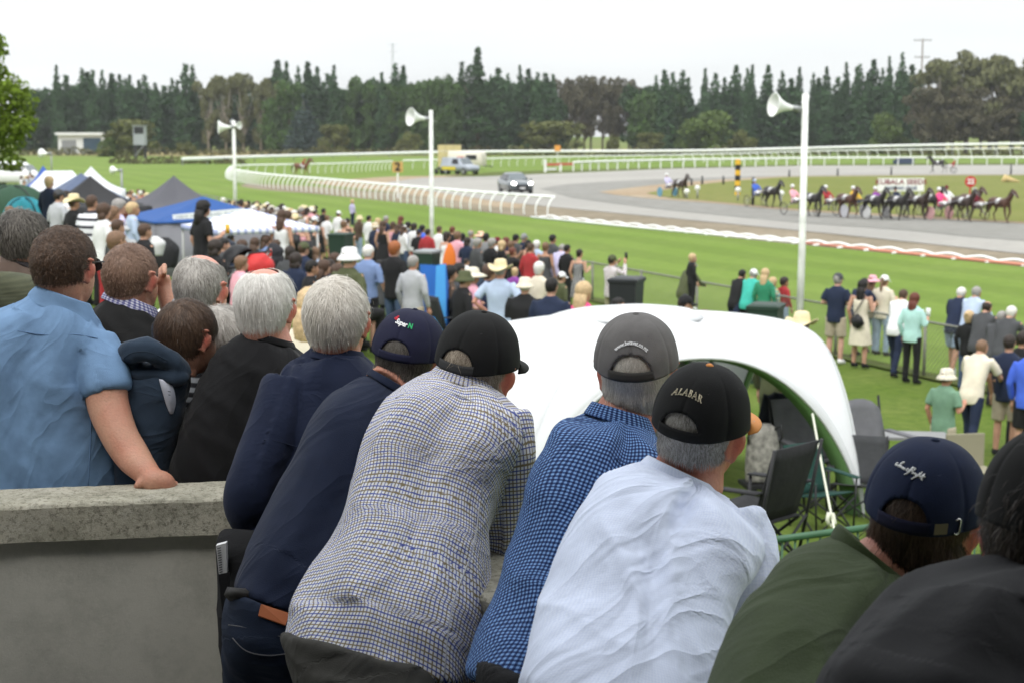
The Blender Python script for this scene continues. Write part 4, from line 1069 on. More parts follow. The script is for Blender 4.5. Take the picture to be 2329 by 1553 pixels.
def fabric(name, col, pattern=None, folds=(35, 5, 17, .010), weave=.0006, rough=.85, sheen=0.0, col2=None, col3=None, pitch=.02, mottled=.08):
 m = bpy.data.materials.new(name); m.use_nodes = True; nt = m.node_tree; N = nt.nodes; L = nt.links; b = N["Principled BSDF"]
 b.inputs["Roughness"].default_value = rough; b.inputs["Specular IOR Level"].default_value = .2
 if sheen: b.inputs["Sheen Weight"].default_value = sheen; b.inputs["Sheen Roughness"].default_value = .45
 at = N.new("ShaderNodeAttribute"); at.attribute_name = "fab"; fab = at.outputs["Vector"]
 tc = N.new("ShaderNodeTexCoord")
 # warp so cloth patterns follow the folds
 wn = N.new("ShaderNodeTexNoise"); wn.inputs["Scale"].default_value = 9; wn.inputs["Detail"].default_value = 2; L.new(fab, wn.inputs[0])
 sb = N.new("ShaderNodeVectorMath"); sb.operation = 'SUBTRACT'; L.new(wn.outputs["Color"], sb.inputs[0]); sb.inputs[1].default_value = (.5, .5, .5)
 scv = N.new("ShaderNodeVectorMath"); scv.operation = 'SCALE'; L.new(sb.outputs[0], scv.inputs[0]); scv.inputs["Scale"].default_value = .006
 ad = N.new("ShaderNodeVectorMath"); ad.operation = 'ADD'; L.new(fab, ad.inputs[0]); L.new(scv.outputs[0], ad.inputs[1]); wf = ad.outputs[0]
 sp_ = N.new("ShaderNodeSeparateXYZ"); L.new(wf, sp_.inputs[0])
 def stripe(sock, p, duty, off=0.0, soft=.12):
  a = N.new("ShaderNodeMath"); a.operation = 'MULTIPLY_ADD'; L.new(sock, a.inputs[0]); a.inputs[1].default_value = 1 / p; a.inputs[2].default_value = off
  f = N.new("ShaderNodeMath"); f.operation = 'FRACT'; L.new(a.outputs[0], f.inputs[0])
  s = N.new("ShaderNodeMath"); s.operation = 'SUBTRACT'; L.new(f.outputs[0], s.inputs[0]); s.inputs[1].default_value = .5
  s2 = N.new("ShaderNodeMath"); s2.operation = 'ABSOLUTE'; L.new(s.outputs[0], s2.inputs[0])
  r = N.new("ShaderNodeMapRange"); r.inputs[1].default_value = duty / 2 - soft / 2; r.inputs[2].default_value = duty / 2 + soft / 2; r.inputs[3].default_value = 1; r.inputs[4].default_value = 0
  L.new(s2.outputs[0], r.inputs[0]); return r.outputs[0]
 def mixc(f, a, c, mode='MIX'):
  x = N.new("ShaderNodeMixRGB"); x.blend_type = mode
  if isinstance(f, float): x.inputs[0].default_value = f
  else: L.new(f, x.inputs[0])
  for i, v in ((1, a), (2, c)):
   if isinstance(v, tuple): x.inputs[i].default_value = (*v, 1)
   else: L.new(v, x.inputs[i])
  return x.outputs[0]
 c = tuple(col)
 if pattern == 'gingham':
  c = mixc(stripe(sp_.outputs[0], pitch, .5), c, col2, 'MULTIPLY'); c = mixc(stripe(sp_.outputs[1], pitch, .5), c, col2, 'MULTIPLY')
 elif pattern == 'tattersall':
  c = mixc(stripe(sp_.outputs[0], pitch * 2, .15, 0, .10), c, col2); c = mixc(stripe(sp_.outputs[0], pitch * 2, .17, .5, .08), c, col3)
  c = mixc(stripe(sp_.outputs[1], pitch * 2, .17, 0, .08), c, col2); c = mixc(stripe(sp_.outputs[1], pitch * 2, .17, .5, .08), c, col3)
 elif pattern == 'stripes':
  c = mixc(stripe(sp_.outputs[1], pitch, .5, 0, .1), c, col2)
 elif pattern == 'ribs':
  c = mixc(stripe(sp_.outputs[1], pitch, .5, 0, .5), c, col2)
 n2 = N.new("ShaderNodeTexNoise"); n2.inputs["Scale"].default_value = 22; n2.inputs["Detail"].default_value = 6; L.new(fab, n2.inputs[0])
 r2 = N.new("ShaderNodeMapRange"); r2.inputs[1].default_value = .3; r2.inputs[2].default_value = .7; r2.inputs[3].default_value = 1 - mottled; r2.inputs[4].default_value = 1 + mottled; L.new(n2.outputs[0], r2.inputs[0])
 vm = N.new("ShaderNodeVectorMath"); vm.operation = 'SCALE'
 if isinstance(c, tuple): vm.inputs[0].default_value = c
 else: L.new(c, vm.inputs[0])
 L.new(r2.outputs[0], vm.inputs["Scale"]); L.new(vm.outputs[0], b.inputs["Base Color"])
 # creases: ridged, stretched along the pull of the cloth
 ang, fx, fy, amp = folds
 def ridge(ang, fx, fy, off):
  mp = N.new("ShaderNodeMapping"); mp.inputs["Rotation"].default_value = (0, 0, math.radians(ang)); L.new(wf, mp.inputs[0])
  mp2 = N.new("ShaderNodeMapping"); mp2.inputs["Scale"].default_value = (fx, fy, 1); mp2.inputs["Location"].default_value = (off, off * .7, 0); L.new(mp.outputs[0], mp2.inputs[0])
  nn = N.new("ShaderNodeTexNoise"); nn.inputs["Scale"].default_value = 1; nn.inputs["Detail"].default_value = 2.2; nn.inputs["Distortion"].default_value = .5; L.new(mp2.outputs[0], nn.inputs[0])
  s = N.new("ShaderNodeMath"); s.operation = 'SUBTRACT'; L.new(nn.outputs[0], s.inputs[0]); s.inputs[1].default_value = .5
  a = N.new("ShaderNodeMath"); a.operation = 'ABSOLUTE'; L.new(s.outputs[0], a.inputs[0])
  q = N.new("ShaderNodeMath"); q.operation = 'POWER'; L.new(a.outputs[0], q.inputs[0]); q.inputs[1].default_value = .85
  return q.outputs[0]
 rA = ridge(ang, fx, fy, 0); rB = ridge(ang + 38, fx * 1.3, fy * .9, 9)
 sm = N.new("ShaderNodeMath"); sm.operation = 'MULTIPLY_ADD'; L.new(rB, sm.inputs[0]); sm.inputs[1].default_value = .35; L.new(rA, sm.inputs[2])
 ng = N.new("ShaderNodeMath"); ng.operation = 'MULTIPLY'; L.new(sm.outputs[0], ng.inputs[0]); ng.inputs[1].default_value = -1
 cm = N.new("ShaderNodeAttribute"); cm.attribute_name = "calm"; of = N.new("ShaderNodeMath"); of.operation = 'ADD'; L.new(ng.outputs[0], of.inputs[0]); of.inputs[1].default_value = .2; ng2 = N.new("ShaderNodeMath"); ng2.operation = 'MULTIPLY'; L.new(of.outputs[0], ng2.inputs[0]); L.new(cm.outputs["Fac"], ng2.inputs[1]); ng = ng2
 b1 = N.new("ShaderNodeBump"); b1.inputs["Distance"].default_value = amp; b1.inputs["Strength"].default_value = 1; L.new(ng.outputs[0], b1.inputs["Height"])
 wv = N.new("ShaderNodeTexNoise"); wv.inputs["Scale"].default_value = 420; wv.inputs["Detail"].default_value = 2; L.new(tc.outputs["Object"], wv.inputs[0])
 b2 = N.new("ShaderNodeBump"); b2.inputs["Distance"].default_value = weave; b2.inputs["Strength"].default_value = 1; L.new(wv.outputs[0], b2.inputs["Height"]); L.new(b1.outputs[0], b2.inputs["Normal"])
 L.new(b2.outputs[0], b.inputs["Normal"])
 return m
def band(name, parent, m, rings, thick=.006, n=44, per=3, gap=None):
 """open collar / hem band through outline rings"""
 V, F, _ = loft_rings(rings, n=n, per=per, e=2.1, capends=False)
 o = mk(name, V, F, m); md = o.modifiers.new("solid", 'SOLIDIFY'); md.thickness = thick; md.offset = 0
 sb = o.modifiers.new("sub", 'SUBSURF'); sb.levels = 1; sb.render_levels = 1
 at = o.data.attributes.new("fab", 'FLOAT_VECTOR', 'POINT'); nn = len(V)
 uv = np.stack([(np.arange(nn) % n) / n * .42, (np.arange(nn) // n) * .012 + .01, np.full(nn, 2.2)], 1)
 at.data.foreach_set("vector", uv.astype(np.float32).ravel())
 return adopt(o, parent)
from mathutils.bvhtree import BVHTree
def surf_points(objs, pix, off=.002):
 """points where the sight lines through pix meet the garment"""
 dg = bpy.context.evaluated_depsgraph_get(); out = []
 trees = []
 for o in objs:
  mw = o.matrix_world if o.parent is None else (Matrix.Translation(o.parent.location) @ o.parent.rotation_euler.to_matrix().to_4x4() @ o.matrix_parent_inverse @ o.matrix_basis)
  me = o.data; trees.append(BVHTree.FromPolygons([mw @ v.co for v in me.vertices], [tuple(p.vertices) for p in me.polygons]))
 for a, b_ in pix:
  d = rayd(a, b_).normalized(); best = None
  for t in trees:
   h = t.ray_cast(Vector((0, 0, CAMZ)), d)
   if h[0] is not None and (best is None or h[3] < best[1]): best = (h[0] + h[1].normalized() * off * (1 if h[1].dot(d) < 0 else -1), h[3])
  if best: out.append(best[0])
 return out
def seam(name, parent, objs, pix, m, r=.0016, per=6):
 pix = smooth_path(pix, per); pts = surf_points(objs, [tuple(p) for p in pix], r * .4)
 for _ in range(4): pts = pts[:1] + [(pts[i - 1] + pts[i] * 2 + pts[i + 1]) / 4 for i in range(1, len(pts) - 1)] + pts[-1:]
 if len(pts) < 2: return None
 mb = MB(); mb.tube(pts, r, 5); return adopt(mb.build(name, m, None, True), parent)
# ---------------- baseball cap
CAPC = np.array([0, -.010, .018]); CAX, CAYB, CAYF, CAZ = .0895, .105, .104, .112
def capS(th, ph, off=0.0, seams=True, scale=1.0):
 """th: 0 at the back, +pi/2 to the wearer's right; ph: 0 at the button"""
 th = np.asarray(th, float); ph = np.asarray(ph, float)
 ay = np.where(np.cos(th) > 0, CAYB, CAYF)
 g = np.ones_like(th * ph)
 if seams:
  q = (th / (math.pi / 3)) % 1.0; dd = np.minimum(q, 1 - q) * (math.pi / 3)
  g = g - .022 * np.exp(-(dd / .05) ** 2) * np.clip(np.sin(ph) * 1.2, 0, 1) + .018 * np.sin(q * math.pi) * np.sin(ph * 1.2)
 sx = np.sin(ph) ** .88
 x = (CAX * g + off) * sx * np.sin(th); y = -(ay * g + off) * sx * np.cos(th); z = (CAZ + off) * np.cos(ph) - .004 * np.cos(th * 2) * np.sin(ph)
 return np.stack([x, y, z], -1) * scale + CAPC
CPHI = 1.60
def make_cap(M, parent, m, m_strap, m_button, m_brim, opening=True, scale=1.0, W=.046, H=.050, brimlen=.07, hw=1.0, sandwich=None, eyelets=True, m_eye=None):
 root = None
 nu, nv = 216, 52
 th = np.linspace(-math.pi, math.pi, nu, endpoint=False); ph = np.linspace(.001, CPHI, nv)
 T, Q = np.meshgrid(th, ph)
 V = capS(T, Q, scale=scale).reshape(-1, 3)
 V = V + np.array([[.0012 * mnoise.noise(Vector(tuple(p * 28))) for _ in range(1)] * 1 for p in V]) * (V - CAPC) / np.linalg.norm(V - CAPC, axis=1, keepdims=True)
 F = grid_faces(nu, nv, True)
 fc = lambda A: A.reshape(-1)[F].mean(1)
 TH = T.reshape(-1)[F]; TH = np.where(TH.max(1, keepdims=True) - TH.min(1, keepdims=True) > 3, math.pi, TH).mean(1); PH = Q.reshape(-1)[F].mean(1)
 xx = TH * .096; yy = (CPHI - PH) * .108
 inside = (np.abs(xx) < W) & (yy < H * np.sqrt(np.maximum(0, 1 - (np.abs(xx) / W) ** 2.6)))
 strap = inside & (yy < .019)
 Fm = F[~inside] if opening else F
 o = mk("cap_crown", xf(M, V), Fm, m); md = o.modifiers.new("solid", 'SOLIDIFY'); md.thickness = .0025; adopt(o, parent)
 if opening:
  tt = np.linspace(-.068 / .096 * W / .068, .068 / .096 * W / .068, 26)
  us = np.linspace(.015, CPHI - .012, 2)
  # strap strip
  a = np.linspace(-W / .096 * 1.04, W / .096 * 1.04, 22); p_ = np.linspace(CPHI - .019 / .108, CPHI + .0, 4)
  A, B = np.meshgrid(a, p_); Vs = capS(A, B, .0015, False, scale=scale).reshape(-1, 3)
  s_ = mk("strap", xf(M, Vs), grid_faces(22, 4), m_strap); md = s_.modifiers.new("solid", 'SOLIDIFY'); md.thickness = .003; adopt(s_, parent)
  al = np.linspace(-1, 1, 41); xs = W * np.sin(al * math.pi / 2); ys = H * np.sqrt(np.maximum(0, 1 - (np.abs(xs) / W) ** 2.6))
  pts = capS(xs / .096, CPHI - ys / .108, .0004, scale=scale)
  mb = MB(); mb.tube([Vector(tuple(p)) for p in xf(M, pts)], .0019, 6, False); adopt(mb.build("opening_trim", m, None, True), parent)
 e = capS(np.linspace(-math.pi, math.pi, 90), CPHI + 0 * np.linspace(0, 1, 90), .0004, scale=scale)
 mb = MB(); mb.tube([Vector(tuple(p)) for p in xf(M, e)], .0018, 6, False); adopt(mb.build("edge_trim", m, None, True), parent)
 b0 = Vector(tuple(xf(M, capS(np.array([0.]), np.array([.0]), scale=scale))[0])); up = (M.to_3x3() @ Vector((0, 0, 1))).normalized()
 mb = MB(); mb.tube([b0 - up * .002, b0 + up * .003, b0 + up * .0055], [.0075, .0075, .004], 12); adopt(mb.build("button", m_button, None, True), parent)
 for k in range(6):
  a = k * math.pi / 3
  pts = capS(np.full(14, a), np.linspace(.08, CPHI - (.05 / .108 + .03 if (k == 0 and opening) else .02), 14), .0008, scale=scale)
  mb = MB(); mb.tube([Vector(tuple(p)) for p in xf(M, pts)], .0009, 5); adopt(mb.build("seam", m_eye or m, None, True), parent)
  if eyelets:
   c = Vector(tuple(xf(M, capS(np.array([a + math.pi / 6]), np.array([.72]), .001, scale=scale))[0])); nn = (c - Vector(tuple(xf(M, CAPC[None])[0]))).normalized()
   x = nn.orthogonal().normalized(); y = nn.cross(x)
   mb = MB(); mb.tube([c + (x * math.cos(t) + y * math.sin(t)) * .0034 for t in np.linspace(0, 2 * math.pi, 11)], .0012, 5, False)
   adopt(mb.build("eyelet", m_eye or m, None, True), parent)
 # peak
 nb = 25; s = np.linspace(-1, 1, nb); TT = math.pi + s * 1.08
 TT2 = np.where(TT > math.pi, TT - 2 * math.pi, TT)
 edge = capS(TT2, np.full(nb, CPHI - .05), .001, False, scale=scale); rows = []
 for t in np.linspace(0, 1, 8):
  L_ = brimlen * np.maximum(0, np.cos(s * math.pi / 2)) ** .55 * t
  q = edge + np.stack([np.sin(TT2) * L_ * .25, L_, -.30 * L_ - .022 * s ** 2 * t * hw], 1); rows.append(q)
 Vb = np.concatenate(rows); ob = mk("peak", xf(M, Vb), grid_faces(nb, 8), m_brim); md = ob.modifiers.new("solid", 'SOLIDIFY'); md.thickness = .004; adopt(ob, parent)
def cap_point(M, x, y, ph0, off=.0016, scale=1.0, th0=0.0):
 return Vector(tuple(xf(M, capS(np.array([th0 + x / .098]), np.array([ph0 - y / .110]), off, True, scale))[0]))
def cap_strokes(M, parent, strokes, m, ph0, r=.0011, scale=1.0, th0=0.0, name="embroidery"):
 mb = MB()
 for st in strokes:
  pts = [cap_point(M, x, y, ph0, .0034, scale, th0) for x, y in st]
  if len(pts) > 1: mb.tube(pts, r, 5)
 return adopt(mb.build(name, m, None, True), parent)
def cap_text(M, parent, txt, size, m, ph0, arc=0.0, sx=1.0, scale=1.0, th0=0.0, tilt=0.0, x0=0.0, name="embroidery", bold=.0):
 o = flat_text(txt, size, m, name, .0003, sx=sx, bold=bold)
 me = o.data
 for v in me.vertices:
  x, y = v.co.x, v.co.y
  if arc:
   a = x / arc; x, y = (arc + y) * math.sin(a), (arc + y) * math.cos(a) - arc
  x, y = x * math.cos(tilt) - y * math.sin(tilt), x * math.sin(tilt) + y * math.cos(tilt)
  v.co = cap_point(M, x + x0, y, ph0, .0045 + v.co.z, scale, th0)
 return adopt(o, parent)
def person_body(parent, hm, neck, arms=(), skin=None, voxel=.0045, hand=None, necks=.058, extra=(), bald=False):
 V = []; F = []
 def addp(v, f):
  n = len(V); V.extend([tuple(p) for p in v]); F.extend([tuple(int(i) + n for i in q) for q in f])
 addp(xf(hm, STAR[0]), STAR[1])
 for v, f in EARS: addp(xf(hm, v), f)
 if neck:
  a = hm @ Vector((0, -.012, -.035)); b = P(*neck); mid = (a + b) / 2
  v, f = tube_geo([a, mid, b], [necks * .95, necks, necks * 1.15], 20); addp(v, f)
 for pth in arms:
  v, f, _ = path_tube(pth, n=20); addp(v, f)
 for v, f in extra: addp(v, f)
 o = remesh_obj("body", V, F, voxel, 3, skin or SKIN_A); me = o.data; n = len(me.vertices)
 co = np.empty(n * 3, np.float32); me.vertices.foreach_get("co", co); co = xf(hm.inverted(), co.reshape(-1, 3))
 fl = np.zeros(n)
 for s_ in (-1, 1): fl = np.maximum(fl, np.clip(1.25 - np.linalg.norm((co - np.array([s_ * .092, -.014, -.010])) / np.array([.022, .03, .042]), axis=1), 0, 1))
 fl = np.maximum(fl, .35 * np.clip(1 - np.linalg.norm((co - np.array([0, .11, -.03])) / .05, axis=1), 0, 1))
 at = me.attributes.new("flush", 'FLOAT', 'POINT'); at.data.foreach_set("value", fl.astype(np.float32))
 return adopt(o, parent)
# ================================================================ balcony wall, terrace, stand
def concrete(name, c1, c2, speck=.5, scale=1.0):
 m = bpy.data.materials.new(name); m.use_nodes = True; nt = m.node_tree; N = nt.nodes; L = nt.links; b = N["Principled BSDF"]
 b.inputs["Roughness"].default_value = .92; b.inputs["Specular IOR Level"].default_value = .15
 tc = N.new("ShaderNodeTexCoord")
 def nz(s, d=8, r=.6):
  n = N.new("ShaderNodeTexNoise"); n.inputs["Scale"].default_value = s; n.inputs["Detail"].default_value = d; n.inputs["Roughness"].default_value = r; L.new(tc.outputs["Object"], n.inputs[0]); return n.outputs[0]
 def rp(s, a, c, lo=0, hi=1):
  r = N.new("ShaderNodeMapRange"); r.inputs[1].default_value = a; r.inputs[2].default_value = c; r.inputs[3].default_value = lo; r.inputs[4].default_value = hi; L.new(s, r.inputs[0]); return r.outputs[0]
 def mx(f, a, c):
  x = N.new("ShaderNodeMixRGB"); L.new(f, x.inputs[0])
  for i, v in ((1, a), (2, c)):
   if isinstance(v, tuple): x.inputs[i].default_value = (*v, 1)
   else: L.new(v, x.inputs[i])
  return x.outputs[0]
 c = mx(rp(nz(2.2 * scale), .38, .66), c1, c2)
 if speck:
  c = mx(rp(nz(70, 4, .85), .50, .62, 0, speck), c, (.09, .085, .06))
  c = mx(rp(nz(9, 7, .75), .46, .66, 0, speck * .75), c, (.13, .13, .09))
  c = mx(rp(nz(5, 5, .7), .60, .78, 0, speck), c, (.50, .48, .42))
 else:
  c = mx(rp(nz(4, 9, .8), .48, .72, 0, .45), c, (.20, .20, .17))
 L.new(c, b.inputs["Base Color"])
 bp = N.new("ShaderNodeBump"); bp.inputs["Distance"].default_value = .009 if speck else .002; L.new(nz(55, 8, .8), bp.inputs["Height"]); L.new(bp.outputs[0], b.inputs["Normal"])
 return m
M_COPE = concrete("coping_concrete", (.46, .435, .35), (.58, .55, .46), .62)
M_WALL = concrete("wall_render", (.44, .43, .385), (.52, .505, .45), 0)
M_FLOOR = concrete("floor_concrete", (.20, .195, .18), (.25, .24, .22), .3)
FLOOR = 2.86
def rough_box(name, c0, c1, w, z0, z1, m, parent, n=60, amp=.004, nose=.010):
 """a long block from c0 to c1 (centre line), with worn arrises"""
 a = Vector(c0); b = Vector(c1); t = (b - a).normalized(); s = Vector((t.y, -t.x, 0))
 prof = [(-w / 2, z0), (-w / 2, z1 - nose), (-w / 2 + nose * .4, z1 - nose * .35), (-w / 2 + nose, z1), (0, z1 + .004), (w / 2 - nose, z1), (w / 2 - nose * .4, z1 - nose * .35), (w / 2, z1 - nose), (w / 2, z0)]
 V = []; k = len(prof)
 for i in range(n + 1):
  p = a + (b - a) * (i / n)
  for q, (x, z) in enumerate(prof):
   d = mnoise.noise(Vector((p.x * 9 + x * 20, p.y * 9, z * 14))) * amp + mnoise.noise(Vector((p.x * 40, p.y * 40 + x * 50, z * 40))) * amp * .6
   v = p + s * (x + (d if abs(x) > w * .3 else 0)); V.append((v.x, v.y, z + (d if z > z0 + .02 else 0)))
 F = [tuple(f) for f in grid_faces(k, n + 1, True)]; F.append(tuple(range(k))); F.append(tuple(n * k + j for j in range(k - 1, -1, -1)))
 o = mk(name, V, F, m, None, False)
 return o
CW = .20
A0 = P(-420, 1155, 3.86); A1 = P(553, 1113, 3.97)         # far top arris line of the first wall
ztop = (A0.z + A1.z) / 2
def ptop(px, py):  # pixel on the plane of the coping top
 return G(px, py, ztop)
wa0 = ptop(-500, 1160); wa1 = ptop(600, 1131)
root = empty("balcony_wall", (wa0 + wa1) / 2, 0, "rough concrete balcony wall with weathered coping, in front of the man in blue", "wall")
fl0 = ptop(-500, 1168); fl1 = ptop(588, 1127)
ftd = (fl1 - fl0).normalized(); fn = Vector((-ftd.y, ftd.x, 0))   # away from camera
HT = ztop
adopt(rough_box("coping", fl0 + fn * CW / 2, fl1 + fn * CW / 2, CW, HT - .098, HT, M_COPE, None), root)
m_ = MB(); c_ = (fl0 + fl1) / 2 + fn * (CW / 2 + .005)
m_.box((c_.x, c_.y, (HT - .1 + 1.9) / 2), ((fl1 - fl0).length, .15, HT - .1 - 1.9), None, math.atan2(ftd.y, ftd.x))
adopt(m_.build("wall_face", M_WALL), root)
# side wall running towards the camera
b0 = fl1 + fn * CW * .5; b1 = ptop(1124, 1306); bd = (b1 - b0).normalized(); b2 = b1 + bd * 2.2
root2 = empty("balcony_wall", (b0 + b2) / 2, 0, "second concrete balcony wall that the row of men in caps leans over", "wall")
bs = Vector((bd.y, -bd.x, 0));
adopt(rough_box("coping", b0 + bd * .12, b2, CW + .03, HT - .098, HT + .002, M_COPE, None, 70), root2)
m_ = MB(); c_ = (b0 + b2) / 2 + bd * .06
m_.box((c_.x, c_.y, (HT - .1 + 1.9) / 2), ((b2 - b0).length - .2, .15, HT - .1 - 1.9), None, math.atan2(bd.y, bd.x))
adopt(m_.build("wall_face", M_WALL), root2)
# stand floor, back wall and roof that shade this spot
def flat(name, pts, z0, z1, m):
 me = bpy.data.meshes.new(name); n = len(pts)
 V = [(x, y, z0) for x, y in pts] + [(x, y, z1) for x, y in pts]
 F = [tuple(range(n - 1, -1, -1)), tuple(range(n, 2 * n))] + [(i, (i + 1) % n, n + (i + 1) % n, n + i) for i in range(n)]
 me.from_pydata(V, [], F); me.update(); o = bpy.data.objects.new(name, me); COL.objects.link(o); me.materials.append(m); structure(o); return o
pf = [(-9, -5), (b2.x + .4, -5), (b2.x + .1, b2.y), (b0.x, b0.y - .1), (fl0.x - 6, fl0.y - .15)]
flat("floor", pf, 1.9, FLOOR, M_FLOOR)
flat("terrace", [(-9, 4.25), (-.8, 4.15), (-.9, 7.2), (-9, 7.2)], 1.6, 2.72, M_FLOOR)
M_ROOFM = mat("stand_roof", (.10, .10, .10), .7)
flat("roof", [(-12, -5), (9, -5), (9, 1.5), (-12, 2.2)], 6.3, 6.5, M_ROOFM)
flat("back_wall", [(-12, -5.2), (9, -5.2), (9, -5), (-12, -5)], 1.9, 6.3, mat("stand_wall", (.16, .155, .145), .9))
# ================================================================ the men along the balcony
def person(label, px, Y, z, group=None):
 return empty("person", (P(px, 700, Y).x, Y, z), 0, label, "person", group)
H_GREYW = hair_mat("hair_white", (.55, .53, .49), (.90, .88, .84)); H_GREY = hair_mat("hair_grey", (.16, .145, .125), (.55, .52, .48))
H_SILV = hair_mat("hair_silver", (.48, .44, .38), (.86, .82, .75)); H_BROWN = hair_mat("hair_brown", (.030, .018, .012), (.115, .068, .042))
H_LBR = hair_mat("hair_light_brown", (.10, .055, .035), (.26, .16, .11)); H_DKG = hair_mat("hair_dark_grey", (.035, .03, .026), (.20, .18, .155))
H_BLK = hair_mat("hair_dark", (.012, .009, .008), (.05, .036, .028)); H_SANDY = hair_mat("hair_sandy_grey", (.16, .12, .085), (.62, .53, .42))
F_POLO = fabric("polo_blue", (.14, .235, .38), folds=(62, 3, 10, .014), mottled=.14)
M_SCK = mat('seam_check', (.42, .42, .44), .9)
M_SPO = mat('seam_polo', (.11, .19, .33), .9); M_SNV = mat('seam_navy', (.008, .012, .03), .9)
F_BLACK = fabric("fleece_black", (.007, .007, .008), folds=(60, 3, 8, .014), sheen=.06, weave=.001)
F_NAVY = fabric("sweater_navy", (.008, .013, .034), folds=(-60, 3, 8, .018), sheen=.06)
F_NAVY2 = fabric("fleece_navy", (.007, .012, .031), folds=(65, 3, 9, .016), sheen=.06)
F_CHECK = fabric("shirt_tattersall", (.68, .68, .70), 'tattersall', folds=(62, 3, 11, .016), col2=(.07, .09, .30), col3=(.20, .16, .09), pitch=.0078)
F_GING = fabric("shirt_gingham", (.17, .30, .56), 'gingham', folds=(58, 3, 10, .018), col2=(.16, .20, .30), pitch=.0098)
F_WHITE = fabric("shirt_white", (.66, .71, .84), 'gingham', folds=(50, 2.5, 9, .024), col2=(.93, .94, .97), pitch=.006)
F_OLIVE = fabric("fleece_olive", (.034, .050, .017), folds=(50, 3, 7, .020), sheen=.1, weave=.0016)
F_TEE = fabric("tee_charcoal", (.016, .016, .018), folds=(-50, 3, 7, .016), sheen=.05)
F_JUMP = fabric("jumper_black", (.010, .010, .010), folds=(10, 3, 8, .010), sheen=.05)
F_JUMP2 = fabric("jumper_slate", (.013, .016, .023), folds=(10, 3, 8, .010), sheen=.08)
F_HOOD = fabric("hoodie_navy", (.020, .034, .056), folds=(20, 4, 12, .014), sheen=.15)
F_STRIPE = fabric("top_striped", (.012, .012, .014), 'stripes', folds=(10, 4, 9, .006), col2=(.22, .23, .24), pitch=.028)
F_BROWNJ = fabric("jacket_brown", (.085, .058, .045), folds=(20, 4, 9, .012), sheen=.3)
F_OLJ = fabric("jumper_olive_ribbed", (.085, .09, .055), 'ribs', folds=(10, 4, 9, .008), col2=(.06, .065, .04), pitch=.012)
F_DENIM = fabric("jeans_dark", (.008, .014, .030), folds=(0, 5, 12, .010)); F_TROU = fabric("trousers_black", (.010, .010, .011), folds=(0, 5, 12, .010))
F_GREYT = fabric("trousers_grey", (.045, .043, .038), folds=(70, 5, 10, .012))
F_PLAIDC = fabric("collar_check", (.55, .54, .60), 'gingham', col2=(.35, .36, .55), pitch=.012)
F_LEATH = mat("belt_leather", (.012, .010, .009), .5); F_TAN = mat("tan_leather", (.36, .10, .03), .6, var=.15)
F_COLG = fabric("collar_grey", (.45, .45, .46), 'gingham', col2=(.7, .7, .72), pitch=.01)
M_THW = mat("thread_white", (.80, .80, .80), .7); M_THC = mat("thread_cream", (.70, .62, .45), .7); M_THR = mat("thread_red", (.55, .03, .05), .7); M_THG = mat("thread_green", (.02, .35, .12), .7)
# 1 blue polo -------------------------------------------------
p = person("man in blue polo shirt, brown curly hair, hand flat on the concrete wall", 110, 4.3, 2.72)
hm = head_matrix(150, 608, 4.3, 17, 0, 0, .96)
arm = [(140, 725, 4.3, .05), (165, 790, 4.33, .045), (208, 812, 4.28, .052), (236, 860, 4.22, .057), (247, 925, 4.19, .056), (272, 990, 4.15, .050), (300, 1035, 4.12, .047), (322, 1062, 4.08, .039), (345, 1086, 4.05, .031)]
hand = [path_tube([(343, 1082, 4.05, .030), (352, 1094, 4.04, .034), (368, 1100, 4.05, .035), (380, 1104, 4.07, .028)], n=18)[:2],
  path_tube([(335, 1092, 4.04, .020), (320, 1100, 4.03, .014), (313, 1105, 4.04, .011), (312, 1110, 4.06, .009)], n=10)[:2]]
for k, (dx, dy, dY, rr) in enumerate([(0, 0, .0, .0105), (6, -3, .022, .011), (8, -6, .044, .0108), (6, -9, .064, .009)]):
 hand.append(path_tube([(372 + dx * .5, 1102 + dy, 4.05 + dY, rr * 1.15), (388 + dx, 1106 + dy, 4.05 + dY, rr), (395 + dx * .6, 1112 + dy, 4.06 + dY, rr * .9), (390 + dx * .5, 1117 + dy, 4.07 + dY, rr * .8)], n=10)[:2])
body = person_body(p, hm, (135, 720, 4.3), [arm], SKIN_A, .0045, extra=hand)
sh1 = garment("polo_shirt", p, F_POLO, [(72, 676, 196, 700, 4.3, .07), (48, 694, 222, 738, 4.3, .11), (-32, 730, 258, 792, 4.3, .14), (-75, 800, 246, 856, 4.3, .16), (-90, 880, 250, 930, 4.3, .165), (-80, 960, 255, 990, 4.3, .17), (-70, 1040, 272, 1060, 4.3, .175), (-70, 1120, 286, 1125, 4.3, .175), (-70, 1230, 290, 1230, 4.3, .175)],
  [[(205, 785, 4.28, .072), (230, 835, 4.24, .071), (241, 872, 4.21, .066), (246, 893, 4.20, .062)]], seed=1, fold=(64, .008, 3, 9))
band("collar", p, F_POLO, [(88, 652, 200, 690, 4.28, .066), (70, 668, 215, 722, 4.29, .082), (64, 688, 222, 748, 4.29, .094)], .008)
seam("side_seam", p, [sh1], [(205, 935), (206, 1000), (200, 1105)], M_SPO, .0013)
seam("yoke_seam", p, [sh1], [(40, 752), (100, 762), (170, 760), (222, 770)], M_SPO, .0013)
make_hair(hm, p, H_BROWN, 7500, .020, .0014, .008, .004, .9, 3, dict(line=-.42, front=.40), curl=.9, down=.2, wild=.02)
